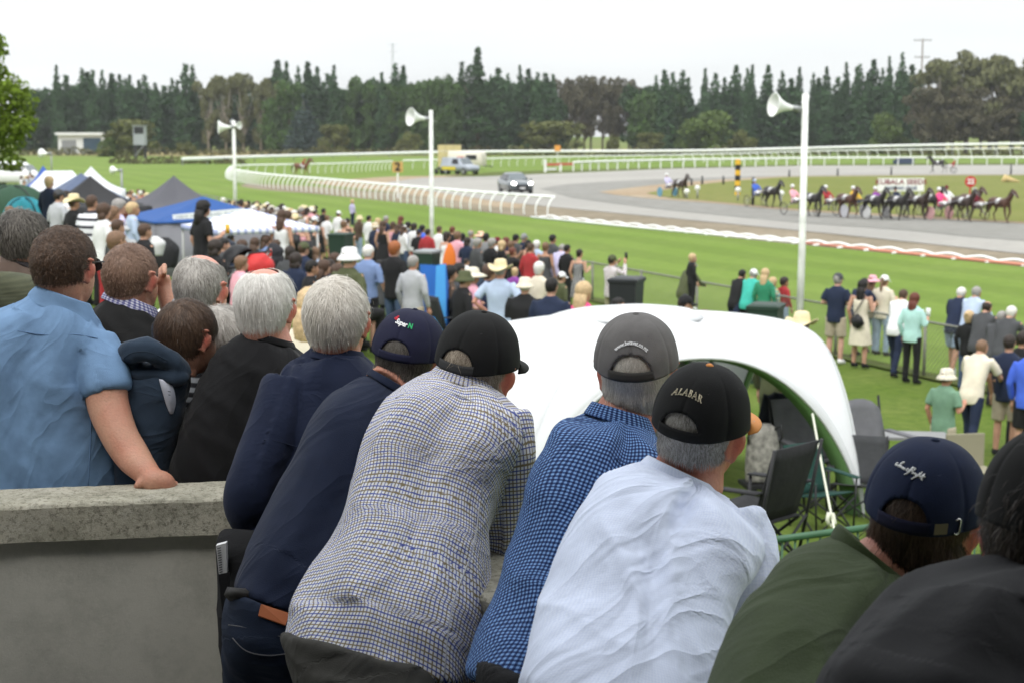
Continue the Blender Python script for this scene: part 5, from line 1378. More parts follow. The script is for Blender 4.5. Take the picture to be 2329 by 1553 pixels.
def glasses(p, hm, m):
 mb = MB();
 for s in (-1, 1):
  mb.tube([hm @ Vector((s * .082, -.012, .012)), hm @ Vector((s * .080, .03, .014)), hm @ Vector((s * .068, .092, .010))], .0022, 5)
  mb.box(tuple(hm @ Vector((s * .034, .104, .0))), (.0, .0, .0))
 mb.v = mb.v[:]; o = adopt(mb.build("glasses_frame", m, None, True), p)
 for s in (-1, 1):
  t = [hm @ Vector((s * .034 + .025 * math.cos(a), .100 - .006 * abs(math.cos(a)), .000 + .018 * math.sin(a))) for a in np.linspace(0, 2 * math.pi, 15)]
  mb = MB(); mb.tube(t, .002, 5, False); mb.add(t[:-1], [tuple(range(14))]); adopt(mb.build("lens", m, None, True), p)
glasses(p, hm, M_BLACK)
# 2 cropped brown hair, check collar -----------------------------
p = person("man with cropped light brown hair and checked collar, shading his eyes", 300, 4.95, 2.72)
hm = head_matrix(301, 634, 4.95, 22, 0, 0, .98)
hand2 = [path_tube([(420, 800, 4.9, .045), (398, 735, 5.0, .038), (375, 660, 5.06, .028), (366, 632, 5.06, .030)], n=14)[:2]]
for k in range(4):
 hand2.append(path_tube([(364, 632 - k * 5, 5.05 + .01 * k, .010), (374, 624 - k * 6, 5.03 + .01 * k, .009), (372, 612 - k * 5 + 8, 5.0 + .01 * k, .008)], n=8)[:2])
person_body(p, hm, (300, 720, 4.95), [], SKIN_A, .005, extra=hand2)
garment("jumper", p, F_JUMP, [(250, 678, 352, 712, 4.95, .07), (225, 695, 368, 738, 4.95, .11), (190, 735, 400, 785, 4.95, .14), (175, 810, 425, 850, 4.95, .16), (170, 950, 430, 960, 4.95, .165), (170, 1200, 430, 1200, 4.95, .165)],
  [[(380, 790, 4.9, .07), (425, 850, 4.85, .065), (432, 860, 4.9, .06)]], seed=2)
band("collar", p, F_PLAIDC, [(252, 656, 352, 700, 4.94, .066), (238, 668, 362, 722, 4.945, .08), (232, 680, 366, 736, 4.95, .09)], .007)
make_hair(hm, p, H_LBR, 5600, .013, .0013, .005, .003, .5, 5, dict(line=-.50, front=.38), down=.25, wild=0)
# 3 bald crown ---------------------------------------------------
p = person("balding man with grey sides and shiny crown in a dark slate jumper", 455, 4.95, 2.72)
hm = head_matrix(460, 659, 4.95, 20, 4, 0, .99)
person_body(p, hm, (450, 745, 4.95), [], SKIN_P, .005)
garment("jumper", p, F_JUMP2, [(402, 688, 505, 722, 4.95, .07), (372, 706, 528, 750, 4.95, .11), (328, 760, 560, 800, 4.95, .14), (298, 850, 585, 880, 4.95, .16), (290, 1000, 590, 1000, 4.95, .165), (290, 1200, 590, 1200, 4.95, .165)], seed=3)
band("collar", p, F_COLG, [(408, 672, 505, 708, 4.94, .066), (395, 684, 515, 728, 4.945, .08), (390, 694, 520, 740, 4.95, .09)], .007)
make_hair(hm, p, H_GREY, 6500, .022, .0011, .005, .002, .35, 6, dict(line=-.50, front=.30, bald=.62, baldc=(0, .12, 1)), wild=.01)
# 4 boy in hoodie ------------------------------------------------
p = person("boy with dark brown hair in a navy hooded top with a white shoulder panel", 370, 4.32, 2.72)
hm = head_matrix(430, 765, 4.34, 36, 4, 0, .88)
person_body(p, hm, (405, 845, 4.32), [], SKIN_A, .005, necks=.046)
sh = garment("hoodie", p, F_HOOD, [(352, 820, 430, 850, 4.32, .06), (318, 838, 428, 872, 4.32, .095), (280, 872, 420, 905, 4.32, .11), (268, 950, 406, 970, 4.32, .12), (268, 1050, 388, 1060, 4.32, .12), (268, 1230, 386, 1230, 4.32, .12)], seed=4, fold=(60, .006, 5, 12))
hood = garment("hood", p, F_HOOD, None, [[(425, 852, 4.28, .018), (398, 826, 4.25, .024), (352, 800, 4.22, .030), (310, 796, 4.22, .030), (284, 812, 4.24, .028), (292, 836, 4.26, .028), (335, 846, 4.25, .028), (388, 856, 4.24, .024), (425, 862, 4.26, .018)]], seed=5, sm=8)
pan = surf_points([sh], [tuple(q) for q in smooth_path([(362, 862), (368, 885), (378, 920), (386, 940)], 4)], .002); pan2 = surf_points([sh], [tuple(q) for q in smooth_path([(384, 864), (394, 885), (398, 915), (392, 940)], 4)], .002)
k_ = min(len(pan), len(pan2)); mb = MB()
if k_ > 2:
 mb.add(pan[:k_] + pan2[:k_], [(i, i + 1, k_ + i + 1, k_ + i) for i in range(k_ - 1)]); o = mb.build("white_panel", mat("panel_white", (.50, .52, .60), .9), None, True); md = o.modifiers.new("s", 'SOLIDIFY'); md.thickness = .003; md.offset = 0; adopt(o, p)
seam("hood_stitching", p, [hood], [(282, 815), (300, 802), (340, 800), (380, 820)], mat("stitch_dark", (.01, .02, .035), .8), .0016)
make_hair(hm, p, H_BROWN, 7000, .035, .0013, .008, .004, .45, 7, dict(line=-.62, front=.25, ear=-.35), wild=.02, down=.5)
# 5 woman with striped top --------------------------------------
p = person("grey haired woman in a black and grey striped top behind the black fleece", 490, 4.56, 2.72)
hm = head_matrix(508, 788, 4.58, 28, 6, 0, 1.0)
person_body(p, hm, (485, 850, 4.56), [], SKIN_A, .005, necks=.048)
garment("striped_top", p, F_STRIPE, [(440, 838, 530, 850, 4.56, .06), (412, 868, 560, 880, 4.56, .09), (395, 930, 575, 940, 4.56, .12), (385, 1030, 580, 1040, 4.56, .14), (380, 1230, 585, 1230, 4.56, .15)], seed=6, fold=(10, .003, 5, 9))
make_hair(hm, p, H_GREY, 7000, .050, .0012, .012, .006, .4, 8, dict(line=-.86, front=.25, ear=-.4), wild=.03, down=.5)
# 6 white hair, black fleece -------------------------------------
p = person("white haired man with pink balding crown in a black high collar fleece", 560, 4.34, 2.72)
hm = head_matrix(606, 699, 4.34, 15, 4, 0, .97)
person_body(p, hm, (612, 785, 4.34), [], SKIN_P, .005)
garment("fleece", p, F_BLACK, [(552, 762, 668, 792, 4.35, .075), (528, 775, 692, 812, 4.35, .11), (488, 815, 722, 852, 4.35, .14), (452, 880, 735, 912, 4.34, .155), (424, 955, 738, 982, 4.33, .165), (398, 1040, 742, 1050, 4.32, .17), (384, 1115, 745, 1115, 4.32, .17), (380, 1230, 745, 1230, 4.32, .17)], seed=7)
band("collar", p, F_BLACK, [(556, 748, 664, 778, 4.335, .070), (548, 765, 672, 797, 4.34, .080)], .009)
make_hair(hm, p, H_GREYW, 9000, .045, .0010, .007, .004, .25, 9, dict(line=-.50, front=.30, ear=-.05, bald=.40, baldc=(0, -.25, 1)), wild=.02, down=.55)
# off-frame neighbours whose shoulders show
p = person("grey haired man with a thinning crown in a brown jacket beside the olive jumper", 55, 5.9, 2.72)
hm = head_matrix(56, 545, 5.9, 22, 4, 0, 1.0)
person_body(p, hm, (40, 620, 5.9), [], SKIN_B, .006)
garment("jacket", p, F_BROWNJ, [(8, 582, 82, 612, 5.9, .07), (-15, 596, 96, 634, 5.9, .11), (-70, 625, 122, 672, 5.9, .14), (-85, 700, 130, 730, 5.9, .16), (-85, 900, 130, 900, 5.9, .16)], seed=8)
band("collar", p, mat("collar_dark", (.02, .016, .018), .7), [(12, 574, 80, 604, 5.89, .068), (2, 584, 88, 622, 5.895, .082)], .008)
make_hair(hm, p, H_DKG, 4800, .04, .0018, .009, .006, .4, 11, dict(line=-.66, front=.30, bald=.36, baldc=(0, .05, 1)), down=.4)
p = person("shoulder of a person in an olive ribbed jumper behind the man in blue", -60, 5.0, 2.72)
hm = head_matrix(-70, 560, 5.0, 30, 4, 0, 1.1); person_body(p, hm, (-60, 640, 5.0), [], SKIN_A, .007)
garment("jumper", p, F_OLJ, [(-110, 612, -15, 622, 5.0, .08), (-150, 628, 55, 626, 5.0, .12), (-190, 680, 108, 655, 5.0, .15), (-190, 760, 118, 740, 5.0, .16), (-190, 1000, 120, 1000, 5.0, .16)], seed=9)
make_hair(hm, p, H_BLK, 1500, .03, .003, .008, .006, .4, 12)
p = person("navy shirted shoulder at the very edge of the frame", -130, 4.65, 2.72)
hm = head_matrix(-150, 560, 4.65, 30, 4, 0, 1.1); person_body(p, hm, (-140, 660, 4.65), [], SKIN_A, .008)
garment("shirt", p, F_NAVY, [(-200, 655, -80, 665, 4.65, .08), (-260, 680, -30, 690, 4.65, .12), (-310, 740, 34, 735, 4.65, .15), (-310, 830, 20, 830, 4.65, .16), (-310, 1100, 10, 1100, 4.65, .16)], seed=10)
make_hair(hm, p, H_BLK, 1500, .03, .003, .008, .006, .4, 13)
# 7 silver hair, navy sweater -------------------------------------
p = person("silver haired man in a wrinkled navy sweater, rolled newspaper in his back pocket", 700, 3.85, FLOOR)
hm = head_matrix(768, 730, 3.97, 12, 2, 0, .96)
person_body(p, hm, (768, 825, 3.97), [], SKIN_B, .005)
s7 = garment("sweater", p, F_NAVY, [(712, 795, 824, 812, 3.98, .075), (688, 812, 852, 838, 3.98, .105), (645, 850, 885, 885, 3.96, .13), (640, 910, 885, 945, 3.94, .145), (640, 980, 875, 1015, 3.9, .15), (628, 1050, 860, 1085, 3.87, .15), (605, 1120, 835, 1145, 3.83, .145), (565, 1180, 770, 1200, 3.8, .14), (536, 1222, 720, 1235, 3.8, .13)],
  [[(655, 880, 3.88, .062), (618, 980, 3.80, .064), (590, 1070, 3.74, .062), (572, 1140, 3.72, .060), (600, 1182, 3.76, .056), (660, 1195, 3.84, .05)]], seed=11, fold=(-60, .010, 3, 8))
band("collar", p, F_NAVY, [(716, 778, 822, 800, 3.965, .066), (706, 795, 832, 820, 3.97, .078), (694, 812, 846, 836, 3.97, .092)], .007)
seam("elbow_seam", p, [s7], [(600, 1000), (640, 1005), (700, 1025)], M_SNV, .0015)
tr = garment("trousers", p, F_TROU, [(508, 1205, 700, 1215, 3.72, .12), (500, 1250, 700, 1260, 3.7, .14), (508, 1330, 700, 1340, 3.68, .15), (514, 1430, 700, 1440, 3.66, .14), (516, 1560, 680, 1560, 3.66, .12), (520, 1850, 660, 1850, 3.7, .10), (520, 2150, 650, 2150, 3.74, .08)], seed=12)
make_hair(hm, p, H_SILV, 9500, .040, .0010, .008, .005, .34, 10, dict(line=-.46, front=.30, ear=-.02), wild=.02, down=.3)
def newspaper():
 r = empty("newspaper", P(505, 1300, 3.56), 0, "folded newspaper with small print sticking out of a trouser pocket", "newspaper")
 a = [P(491, 1240, 3.545), P(514, 1234, 3.55), P(516, 1302, 3.55), P(498, 1308, 3.545)]; off = Vector((0, .02, 0))
 mb = MB(); mb.add(a + [q + off for q in a], [(0, 1, 2, 3), (7, 6, 5, 4), (0, 4, 5, 1), (1, 5, 6, 2), (2, 6, 7, 3), (3, 7, 4, 0)]); adopt(mb.build("paper", mat("newsprint", (.62, .62, .62), .9)), r)
 mb = MB()
 for k in range(11):
  t = .10 + .08 * k; l = a[0].lerp(a[3], t); rr = a[1].lerp(a[2], t); mb.bar(l.lerp(rr, .12) + Vector((0, -.0025, 0)), l.lerp(rr, .5) + Vector((0, -.0025, 0)), .0008, .0022)
 adopt(mb.build("print", mat("ink", (.12, .12, .12), .9)), r)
newspaper()
mb = MB(); mb.add([P(498, 1305, 3.53), P(522, 1300, 3.53), P(524, 1400, 3.52), P(508, 1405, 3.52)], [(0, 1, 2, 3)]); o = mb.build("pocket", F_TROU); md = o.modifiers.new("s", 'SOLIDIFY'); md.thickness = .006; adopt(o, p)
# 8 navy embroidered cap -----------------------------------------
p = person("leaning man in navy fleece and navy cap embroidered SuperN, dark jeans with belt", 700, 3.6, FLOOR)
hm = head_matrix(928, 819, 3.80, 17, 2, 10, .96)
person_body(p, hm, (880, 890, 3.74), [], SKIN_B, .005)
s8 = garment("fleece", p, F_NAVY2, [(838, 855, 915, 900, 3.75, .075), (798, 870, 962, 955, 3.73, .11), (742, 908, 990, 1015, 3.7, .14), (698, 975, 975, 1105, 3.66, .155), (652, 1068, 930, 1195, 3.6, .16), (608, 1155, 870, 1275, 3.55, .165), (565, 1242, 805, 1352, 3.5, .17), (542, 1300, 745, 1392, 3.48, .165), (533, 1342, 695, 1412, 3.46, .155)], hipshift=.12, seed=13, fold=(72, .005, 3, 9))
band("collar", p, F_NAVY2, [(846, 838, 925, 884, 3.745, .066), (834, 852, 925, 908, 3.745, .080)], .008)
j8 = garment("jeans", p, F_DENIM, [(522, 1345, 700, 1412, 3.32, .145), (512, 1400, 715, 1470, 3.31, .16), (512, 1490, 715, 1550, 3.30, .165), (520, 1620, 700, 1650, 3.40, .14), (530, 1850, 690, 1850, 3.45, .10), (540, 2250, 680, 2250, 3.5, .08)], seed=14)
seam("belt", p, [j8], [(528, 1352), (570, 1362), (640, 1386), (690, 1408)], F_LEATH, .016, 4)
q_ = surf_points([j8], [(592, 1378), (655, 1400), (645, 1424), (588, 1402)], .006)
if len(q_) == 4:
 mb = MB(); mb.add(q_, [(0, 1, 2, 3)]); o = mb.build("leather_patch", F_TAN); md = o.modifiers.new("s", 'SOLIDIFY'); md.thickness = .004; adopt(o, p)
seam("pocket_stitching", p, [j8], [(530, 1450), (560, 1480), (610, 1490), (650, 1486)], mat("stitch_grey", (.10, .10, .11), .8), .0016)
seam("yoke_stitching", p, [j8], [(520, 1420), (570, 1428), (650, 1450)], mat("stitch_grey"), .0014)
C_NAVY = mat("cap_navy", (.008, .009, .030), .85, var=.1, vscale=30, bump=.0006, bscale=500); C_NAVYL = mat("cap_seam_navy", (.03, .04, .08), .8)
make_cap(hm, p, C_NAVY, C_NAVY, C_NAVY, C_NAVY, m_eye=C_NAVYL)
cap_text(hm, p, "Super", .021, M_THW, .72, tilt=-.12, x0=-.006, bold=.0006); cap_text(hm, p, "N", .021, M_THG, .76, tilt=-.12, x0=.0305, bold=.0010)
for (x, y) in ((-.045, .010), (-.0365, .009), (-.041, .0165)):
 cap_strokes(hm, p, [[(x + .0036 * math.cos(a), y + .0036 * math.sin(a)) for a in np.linspace(0, 6.28, 9)]], M_THR, .72, .0011, name="emblem")
make_hair(hm, p, H_DKG, 7000, .035, .0012, .006, .007, .6, 14, capped=True, mask=dict(line=-.66, front=.35, ear=-.1), keep=lambda d: (d[:, 2] < .62) , wild=.08, curl=.5)
# 9 tattersall check shirt, black cap ------------------------------
p = person("big man in fine blue and brown checked white shirt and black cap", 980, 3.4, FLOOR)
hm = head_matrix(1088, 838, 3.55, 27, -2, 10, 1.02)
person_body(p, hm, (1050, 890, 3.52), [[(1062, 905, 3.5, .05), (1112, 965, 3.46, .05), (1145, 1100, 3.44, .046), (1142, 1225, 3.45, .043), (1138, 1280, 3.50, .042), (1165, 1300, 3.62, .036), (1230, 1290, 3.75, .03)]], SKIN_B, .005)
s9 = garment("check_shirt", p, F_CHECK, [(985, 848, 1122, 890, 3.52, .075), (952, 862, 1152, 912, 3.52, .11), (905, 888, 1188, 955, 3.5, .14), (868, 932, 1195, 1010, 3.48, .155), (832, 1002, 1150, 1085, 3.45, .165), (810, 1082, 1122, 1150, 3.42, .17), (788, 1152, 1108, 1222, 3.38, .17), (755, 1216, 1106, 1300, 3.35, .18), (713, 1292, 1104, 1380, 3.3, .185), (670, 1372, 1092, 1450, 3.27, .185), (643, 1432, 1078, 1520, 3.25, .175), (632, 1468, 1062, 1565, 3.24, .165)],
  [[(1115, 960, 3.44, .088), (1134, 1035, 3.42, .080), (1140, 1130, 3.42, .066), (1144, 1205, 3.43, .056), (1142, 1240, 3.44, .052)]], hipshift=.22, voxel=.0068, seed=15, fold=(62, .009, 3, 8))
band("collar", p, F_CHECK, [(1000, 828, 1118, 868, 3.51, .068), (985, 842, 1128, 888, 3.515, .082), (975, 854, 1135, 902, 3.515, .092)], .006)
seam("yoke_seam", p, [s9], [(900, 905), (970, 880), (1060, 905), (1140, 950), (1195, 985)], M_SCK, .0016)
seam("sleeve_seam", p, [s9], [(1195, 985), (1150, 1000), (1120, 1030), (1100, 1080), (1095, 1130)], M_SCK, .0016)
seam("side_seam", p, [s9], [(1090, 1150), (1075, 1250), (1040, 1340), (1020, 1420), (1010, 1540)], M_SCK, .0016)
seam("cuff_stitching", p, [s9], [(1102, 1222), (1140, 1226), (1178, 1224)], mat("stitch_navy", (.05, .06, .2), .8), .0012)
t9 = garment("trousers", p, F_GREYT, [(640, 1440, 1010, 1540, 3.0, .16), (650, 1500, 1020, 1600, 2.98, .17), (690, 1600, 1010, 1660, 2.96, .16), (740, 1900, 980, 1900, 3.2, .12), (760, 2300, 960, 2300, 3.2, .09)], seed=16)
C_BLACK = mat("cap_black", (.006, .006, .006), .85, var=.1, vscale=30, bump=.0006, bscale=500); C_BLK2 = mat("cap_seam_black", (.035, .035, .035), .8)
make_cap(hm, p, C_BLACK, C_BLK2, C_BLACK, C_BLACK, m_eye=C_BLK2)
make_hair(hm, p, H_SANDY, 7500, .040, .0012, .007, .008, .55, 15, capped=True, mask=dict(line=-.68, front=.35, ear=-.15), keep=lambda d: (d[:, 2] < .62), wild=.06, curl=.4)
# 10 gingham shirt, grey cap ---------------------------------------
p = person("man in blue gingham shirt and grey cap with a velcro strap, white hair below", 1300, 3.2, FLOOR)
hm = head_matrix(1448, 844, 3.34, 11, -8, 0, .98)
person_body(p, hm, (1420, 960, 3.32), [], SKIN_B, .005, necks=.064)
s10 = garment("gingham_shirt", p, F_GING, [(1342, 940, 1478, 985, 3.3, .08), (1316, 950, 1502, 1015, 3.3, .115), (1270, 968, 1535, 1062, 3.28, .145), (1234, 1022, 1545, 1132, 3.25, .16), (1208, 1092, 1525, 1202, 3.22, .165), (1184, 1190, 1485, 1292, 3.18, .17), (1148, 1292, 1432, 1382, 3.14, .17), (1112, 1392, 1392, 1472, 3.1, .175), (1082, 1472, 1372, 1552, 3.06, .18), (1066, 1532, 1362, 1610, 3.05, .18)],
  [], hipshift=.30, voxel=.0068, seed=17, fold=(58, .009, 3, 8))
band("collar", p, F_GING, [(1350, 912, 1474, 950, 3.305, .070), (1338, 928, 1482, 972, 3.305, .084), (1330, 940, 1488, 990, 3.305, .094)], .006)
seam("yoke_seam", p, [s10], [(1232, 1010), (1290, 1010), (1360, 1025), (1430, 1055), (1500, 1090)], mat('seam_blue', (.05, .09, .2), .9), .0014)
t10 = garment("trousers", p, F_TROU, [(1080, 1500, 1360, 1600, 2.72, .16), (1100, 1640, 1350, 1680, 2.7, .15), (1120, 2000, 1330, 2000, 3.0, .10)], seed=18)
C_GREY = mat("cap_grey", (.135, .128, .125), .9, var=.12, vscale=30, bump=.0006, bscale=500); C_GREYD = mat("cap_strap_grey", (.045, .042, .038), .8); C_GRL = mat("cap_seam_grey", (.085, .08, .078), .8)
make_cap(hm, p, C_GREY, C_GREYD, C_GREY, C_GREY, W=.052, H=.056, m_eye=C_GRL)
cap_text(hm, p, "www.betavet.co.nz", .0135, M_THW, .86, arc=.058, sx=.92, bold=.0004)
make_hair(hm, p, H_SILV, 7500, .035, .0011, .006, .005, .4, 16, capped=True, mask=dict(line=-.68, front=.35, ear=-.1), keep=lambda d: (d[:, 2] < .62), wild=.04)
# 11 white shirt, black and orange cap -------------------------------
p = person("man in pale blue-white shirt, black cap lettered ALABAR with an orange peak", 1500, 2.88, FLOOR)
hm = head_matrix(1596, 974, 2.98, 31, -6, 11, 1.0)
person_body(p, hm, (1560, 1095, 2.97), [[(1555, 1130, 2.99, .045), (1600, 1240, 2.97, .045), (1640, 1300, 2.92, .045), (1656, 1400, 2.84, .042), (1640, 1490, 2.88, .04), (1700, 1540, 3.1, .035)]], SKIN_B, .005, necks=.066)
s11 = garment("shirt", p, F_WHITE, [(1470, 1060, 1640, 1138, 2.97, .082), (1435, 1068, 1680, 1172, 2.96, .115), (1380, 1090, 1728, 1232, 2.94, .15), (1332, 1145, 1705, 1290, 2.91, .165), (1298, 1222, 1655, 1352, 2.88, .175), (1262, 1312, 1642, 1432, 2.84, .18), (1224, 1402, 1645, 1515, 2.8, .185), (1204, 1472, 1652, 1605, 2.77, .19), (1194, 1570, 1640, 1690, 2.75, .19)],
  [[(1635, 1205, 2.9, .088), (1668, 1285, 2.86, .081), (1674, 1362, 2.83, .073), (1658, 1424, 2.83, .062), (1644, 1460, 2.84, .056)]], hipshift=.35, voxel=.006, seed=19, fold=(50, .012, 2.5, 7))
band("collar", p, F_WHITE, [(1478, 1036, 1620, 1104, 2.965, .074), (1462, 1050, 1640, 1135, 2.97, .088), (1450, 1064, 1652, 1158, 2.97, .098)], .006)
make_cap(hm, p, C_BLACK, C_BLACK, mat("cap_orange", (.62, .24, .06), .7), mat("cap_orange"), m_eye=C_BLK2, brimlen=.088)
def serif_word(w, h, lw, gap):
 G_ = {'A': ([[(0, 0), (.42, 1), (.84, 0)], [(.2, .36), (.64, .36)], [(-.1, 0), (.14, 0)], [(.68, 0), (.96, 0)], [(.3, 1), (.42, 1)]], .98),
   'L': ([[(.12, 1), (.12, 0), (.62, 0), (.64, .2)], [(0, 1), (.26, 1)], [(0, 0), (.12, 0)]], .78),
   'B': ([[(.12, 0), (.12, 1), (.42, 1), (.56, .9), (.56, .64), (.42, .54), (.12, .54)], [(.42, .54), (.62, .42), (.62, .12), (.44, 0), (0, 0)], [(0, 1), (.12, 1)]], .80),
   'R': ([[(.12, 0), (.12, 1), (.42, 1), (.58, .88), (.58, .62), (.42, .5), (.12, .5)], [(.34, .5), (.66, 0), (.78, 0)], [(0, 0), (.26, 0)], [(0, 1), (.12, 1)]], .86)}
 x = 0; out = []
 for ch in w:
  st, adv = G_[ch]
  for s in st: out.append([(x + a * h, b * h) for a, b in s])
  x += adv * h + gap
 return [[(a - x / 2, b) for a, b in s] for s in out]
cap_strokes(hm, p, [[(a * math.cos(-.02), b - 5.5 * a * a) for a, b in s] for s in serif_word("ALABAR", .0130, .001, .0024)], M_THC, .84, .0010)
make_hair(hm, p, H_GREY, 7500, .022, .0011, .004, .003, .35, 17, capped=True, mask=dict(line=-.36, front=.35, ear=-.02), keep=lambda d: (d[:, 2] < .62), wild=.03)
glasses(p, hm, M_GREY)
# 12 olive fleece, navy cap --------------------------------------------
p = person("brown haired man in olive green fleece, navy cap with white signature", 1900, 2.38, FLOOR)
hm = head_matrix(2104, 1176, 2.50, 33, -4, 8, 1.03)
person_body(p, hm, (2000, 1310, 2.47), [], SKIN_B, .005)
s12 = garment("fleece", p, F_OLIVE, [(1908, 1238, 2065, 1345, 2.47, .08), (1878, 1250, 2092, 1390, 2.46, .11), (1802, 1285, 2132, 1475, 2.43, .145), (1742, 1352, 2132, 1565, 2.4, .165), (1695, 1432, 2102, 1645, 2.36, .175), (1650, 1512, 2052, 1710, 2.33, .175), (1600, 1625, 2000, 1810, 2.3, .175)], hipshift=.25, voxel=.0058, seed=20, fold=(50, .012, 3, 6))
band("collar", p, F_OLIVE, [(1918, 1196, 2052, 1318, 2.465, .072), (1905, 1214, 2068, 1345, 2.47, .084), (1900, 1232, 2074, 1365, 2.47, .092)], .010)
make_cap(hm, p, mat("cap_navy_bright", (.006, .013, .042), .85, var=.1, vscale=30, bump=.0006, bscale=500), C_NAVY, mat("cap_navy_bright"), mat("peak_blue", (.03, .06, .14), .8), W=.044, H=.050, m_eye=C_NAVYL)
JS = [[(400, 415), (385, 440), (378, 455), (395, 462), (430, 455), (470, 435), (500, 400), (530, 372), (525, 362), (505, 370), (485, 400), (475, 440), (478, 462), (492, 448), (505, 432), (516, 428), (515, 442), (508, 456), (525, 450), (540, 435), (543, 455), (560, 435), (566, 455), (584, 438), (592, 450), (582, 461), (604, 455), (624, 440), (631, 455), (615, 465)],
  [(700, 425), (675, 440), (668, 458), (690, 468), (720, 455), (745, 430), (775, 400), (785, 387), (765, 385), (755, 400), (775, 414), (760, 445), (735, 480), (705, 510), (675, 528)],
  [(760, 410), (790, 395), (820, 390), (836, 397), (815, 425), (790, 452), (800, 460), (815, 450), (820, 465), (805, 485), (830, 482), (850, 458), (845, 490), (868, 470), (880, 475), (895, 466), (875, 492), (890, 500), (915, 478), (900, 505), (880, 530), (830, 562)],
  [(845, 550), (880, 525), (920, 500), (955, 450), (985, 420), (965, 470), (950, 502), (975, 482), (982, 492), (978, 510), (1000, 500), (1020, 470), (1045, 440), (1025, 490), (1012, 530), (1035, 540)], [(1005, 472), (1075, 492)]]
sc_ = 1.12 / (7.06 * FPX) * 2.5
cap_strokes(hm, p, [[((x - 700) * sc_ - .018, -(y - 455) * sc_) for x, y in s] for s in JS], M_THW, .76, .0013, name="signature_embroidery")
mb = MB(); q = cap_point(hm, .052, 0, CPHI - .10, .004); q2 = cap_point(hm, .072, 0, CPHI - .10, .004); u1 = (cap_point(hm, .052, .008, CPHI - .10, .004) - q)
mb.add([q - u1, q2 - u1, q2 + u1, q + u1], [(0, 1, 2, 3)]); o = mb.build("buckle", mat("brass_dull", (.20, .18, .12), .4, metal=.6)); md = o.modifiers.new("s", 'SOLIDIFY'); md.thickness = .003; adopt(o, p)
mb = MB(); mb.tube([cap_point(hm, .084 + dx, dy, CPHI - .11, .004) for dx, dy in ((0, .010), (.006, .012), (.010, .009), (.009, -.008), (.005, -.012), (0, -.010))], .0014, 6); adopt(mb.build("slider", mat("chrome", (.7, .7, .7), .25, metal=1.0), None, True), p)
make_hair(hm, p, hair_mat("hair_dark_brown", (.035, .022, .016), (.13, .085, .058)), 7500, .045, .0013, .007, .010, .5, 18, capped=True, mask=dict(line=-.84, front=.35, ear=-.1), keep=lambda d: (d[:, 2] < .62), wild=.06)
# 13 charcoal tee at the frame edge ---------------------------------------
p = person("dark haired man in charcoal tee at the frame edge, nearest the camera", 2380, 1.98, FLOOR)
hm = head_matrix(2400, 1222, 2.08, 20, 8, 4, 1.12)
person_body(p, hm, (2370, 1300, 2.05), [], SKIN_B, .005)
garment("tee_shirt", p, F_TEE, [(2255, 1275, 2480, 1310, 2.05, .09), (2192, 1278, 2545, 1350, 2.04, .125), (2100, 1312, 2625, 1425, 2.0, .155), (2018, 1378, 2655, 1505, 1.97, .17), (1948, 1448, 2645, 1605, 1.94, .175), (1893, 1520, 2625, 1695, 1.9, .175), (1860, 1610, 2600, 1790, 1.9, .175)], voxel=.006, seed=21, fold=(-50, .010, 3, 6))
band("collar", p, F_TEE, [(2275, 1252, 2462, 1290, 2.045, .080), (2262, 1266, 2475, 1306, 2.05, .090)], .006)
make_hair(hm, p, H_BLK, 6000, .03, .0015, .010, .006, .4, 19, dict(line=-.8, front=.3, ear=-.1))
make_cap(hm, p, mat("cap_plain_black", (.006, .006, .006), .9), C_BLACK, C_BLACK, C_BLACK, m_eye=C_BLACK, opening=False, eyelets=False, scale=1.04)
# ================================================================ crowd
CL = mat("cloth_tinted", objcol=True, rough=.85, var=.14, vscale=7, bump=.006, bscale=9)
SKC = mat("skin_tinted", objcol=True, rough=.6, var=.10, vscale=9)
HRC = mat("hair_tinted", objcol=True, rough=.6, var=.25, vscale=40, bump=.004, bscale=60)
def remesh_small(name, V, F, vox, m, sm=3):
 o = remesh_obj(name, V, F, vox, sm, m); return o
class Geo:
 def __init__(s): s.V = []; s.F = []
 def add(s, v, f):
  n = len(s.V); s.V.extend([tuple(p) for p in v]); s.F.extend([tuple(int(i) + n for i in q) for q in f]); return s
 def tube(s, pts, r, n=12): return s.add(*tube_geo(pts, r, n))
 def rings(s, R, n=18, e=2.3):
  A = smooth_path(R, 3); V = []
  for (cx, cy, cz, a, b) in A:
   for j in range(n):
    q = 2 * math.pi * j / n; c_, s_ = math.cos(q), math.sin(q)
    V.append((cx + a * math.copysign(abs(c_) ** (2 / e), c_), cy + b * math.copysign(abs(s_) ** (2 / e), s_), cz))
  F = [tuple(f) for f in grid_faces(n, len(A), True)]; F.append(tuple(range(n - 1, -1, -1))); F.append(tuple((len(A) - 1) * n + j for j in range(n)))
  return s.add(V, F)
POSES = {}
STAR_S = star_mesh(28, 20)
def hand_geo(g, w, h):
 """small hand: palm and four short fingers and thumb from wrist w towards h"""
 w = Vector(w); h = Vector(h); d = (h - w); L_ = d.length; d.normalize(); s = d.cross(Vector((0, 0, 1)));
 if s.length < .1: s = Vector((1, 0, 0))
 s.normalize()
 g.tube([w, w + d * .05, w + d * .10], [.026, .036, .034], 8)
 for k in (-1.5, -.5, .5, 1.5):
  g.tube([w + d * .09 + s * k * .016, w + d * .135 + s * k * .018, w + d * (.172 - .008 * abs(k)) + s * k * .018 + Vector((0, 0, -.012))], [.0105, .0095, .008], 6)
 g.tube([w + d * .04 + s * .03, w + d * .085 + s * .052], [.012, .009], 6)
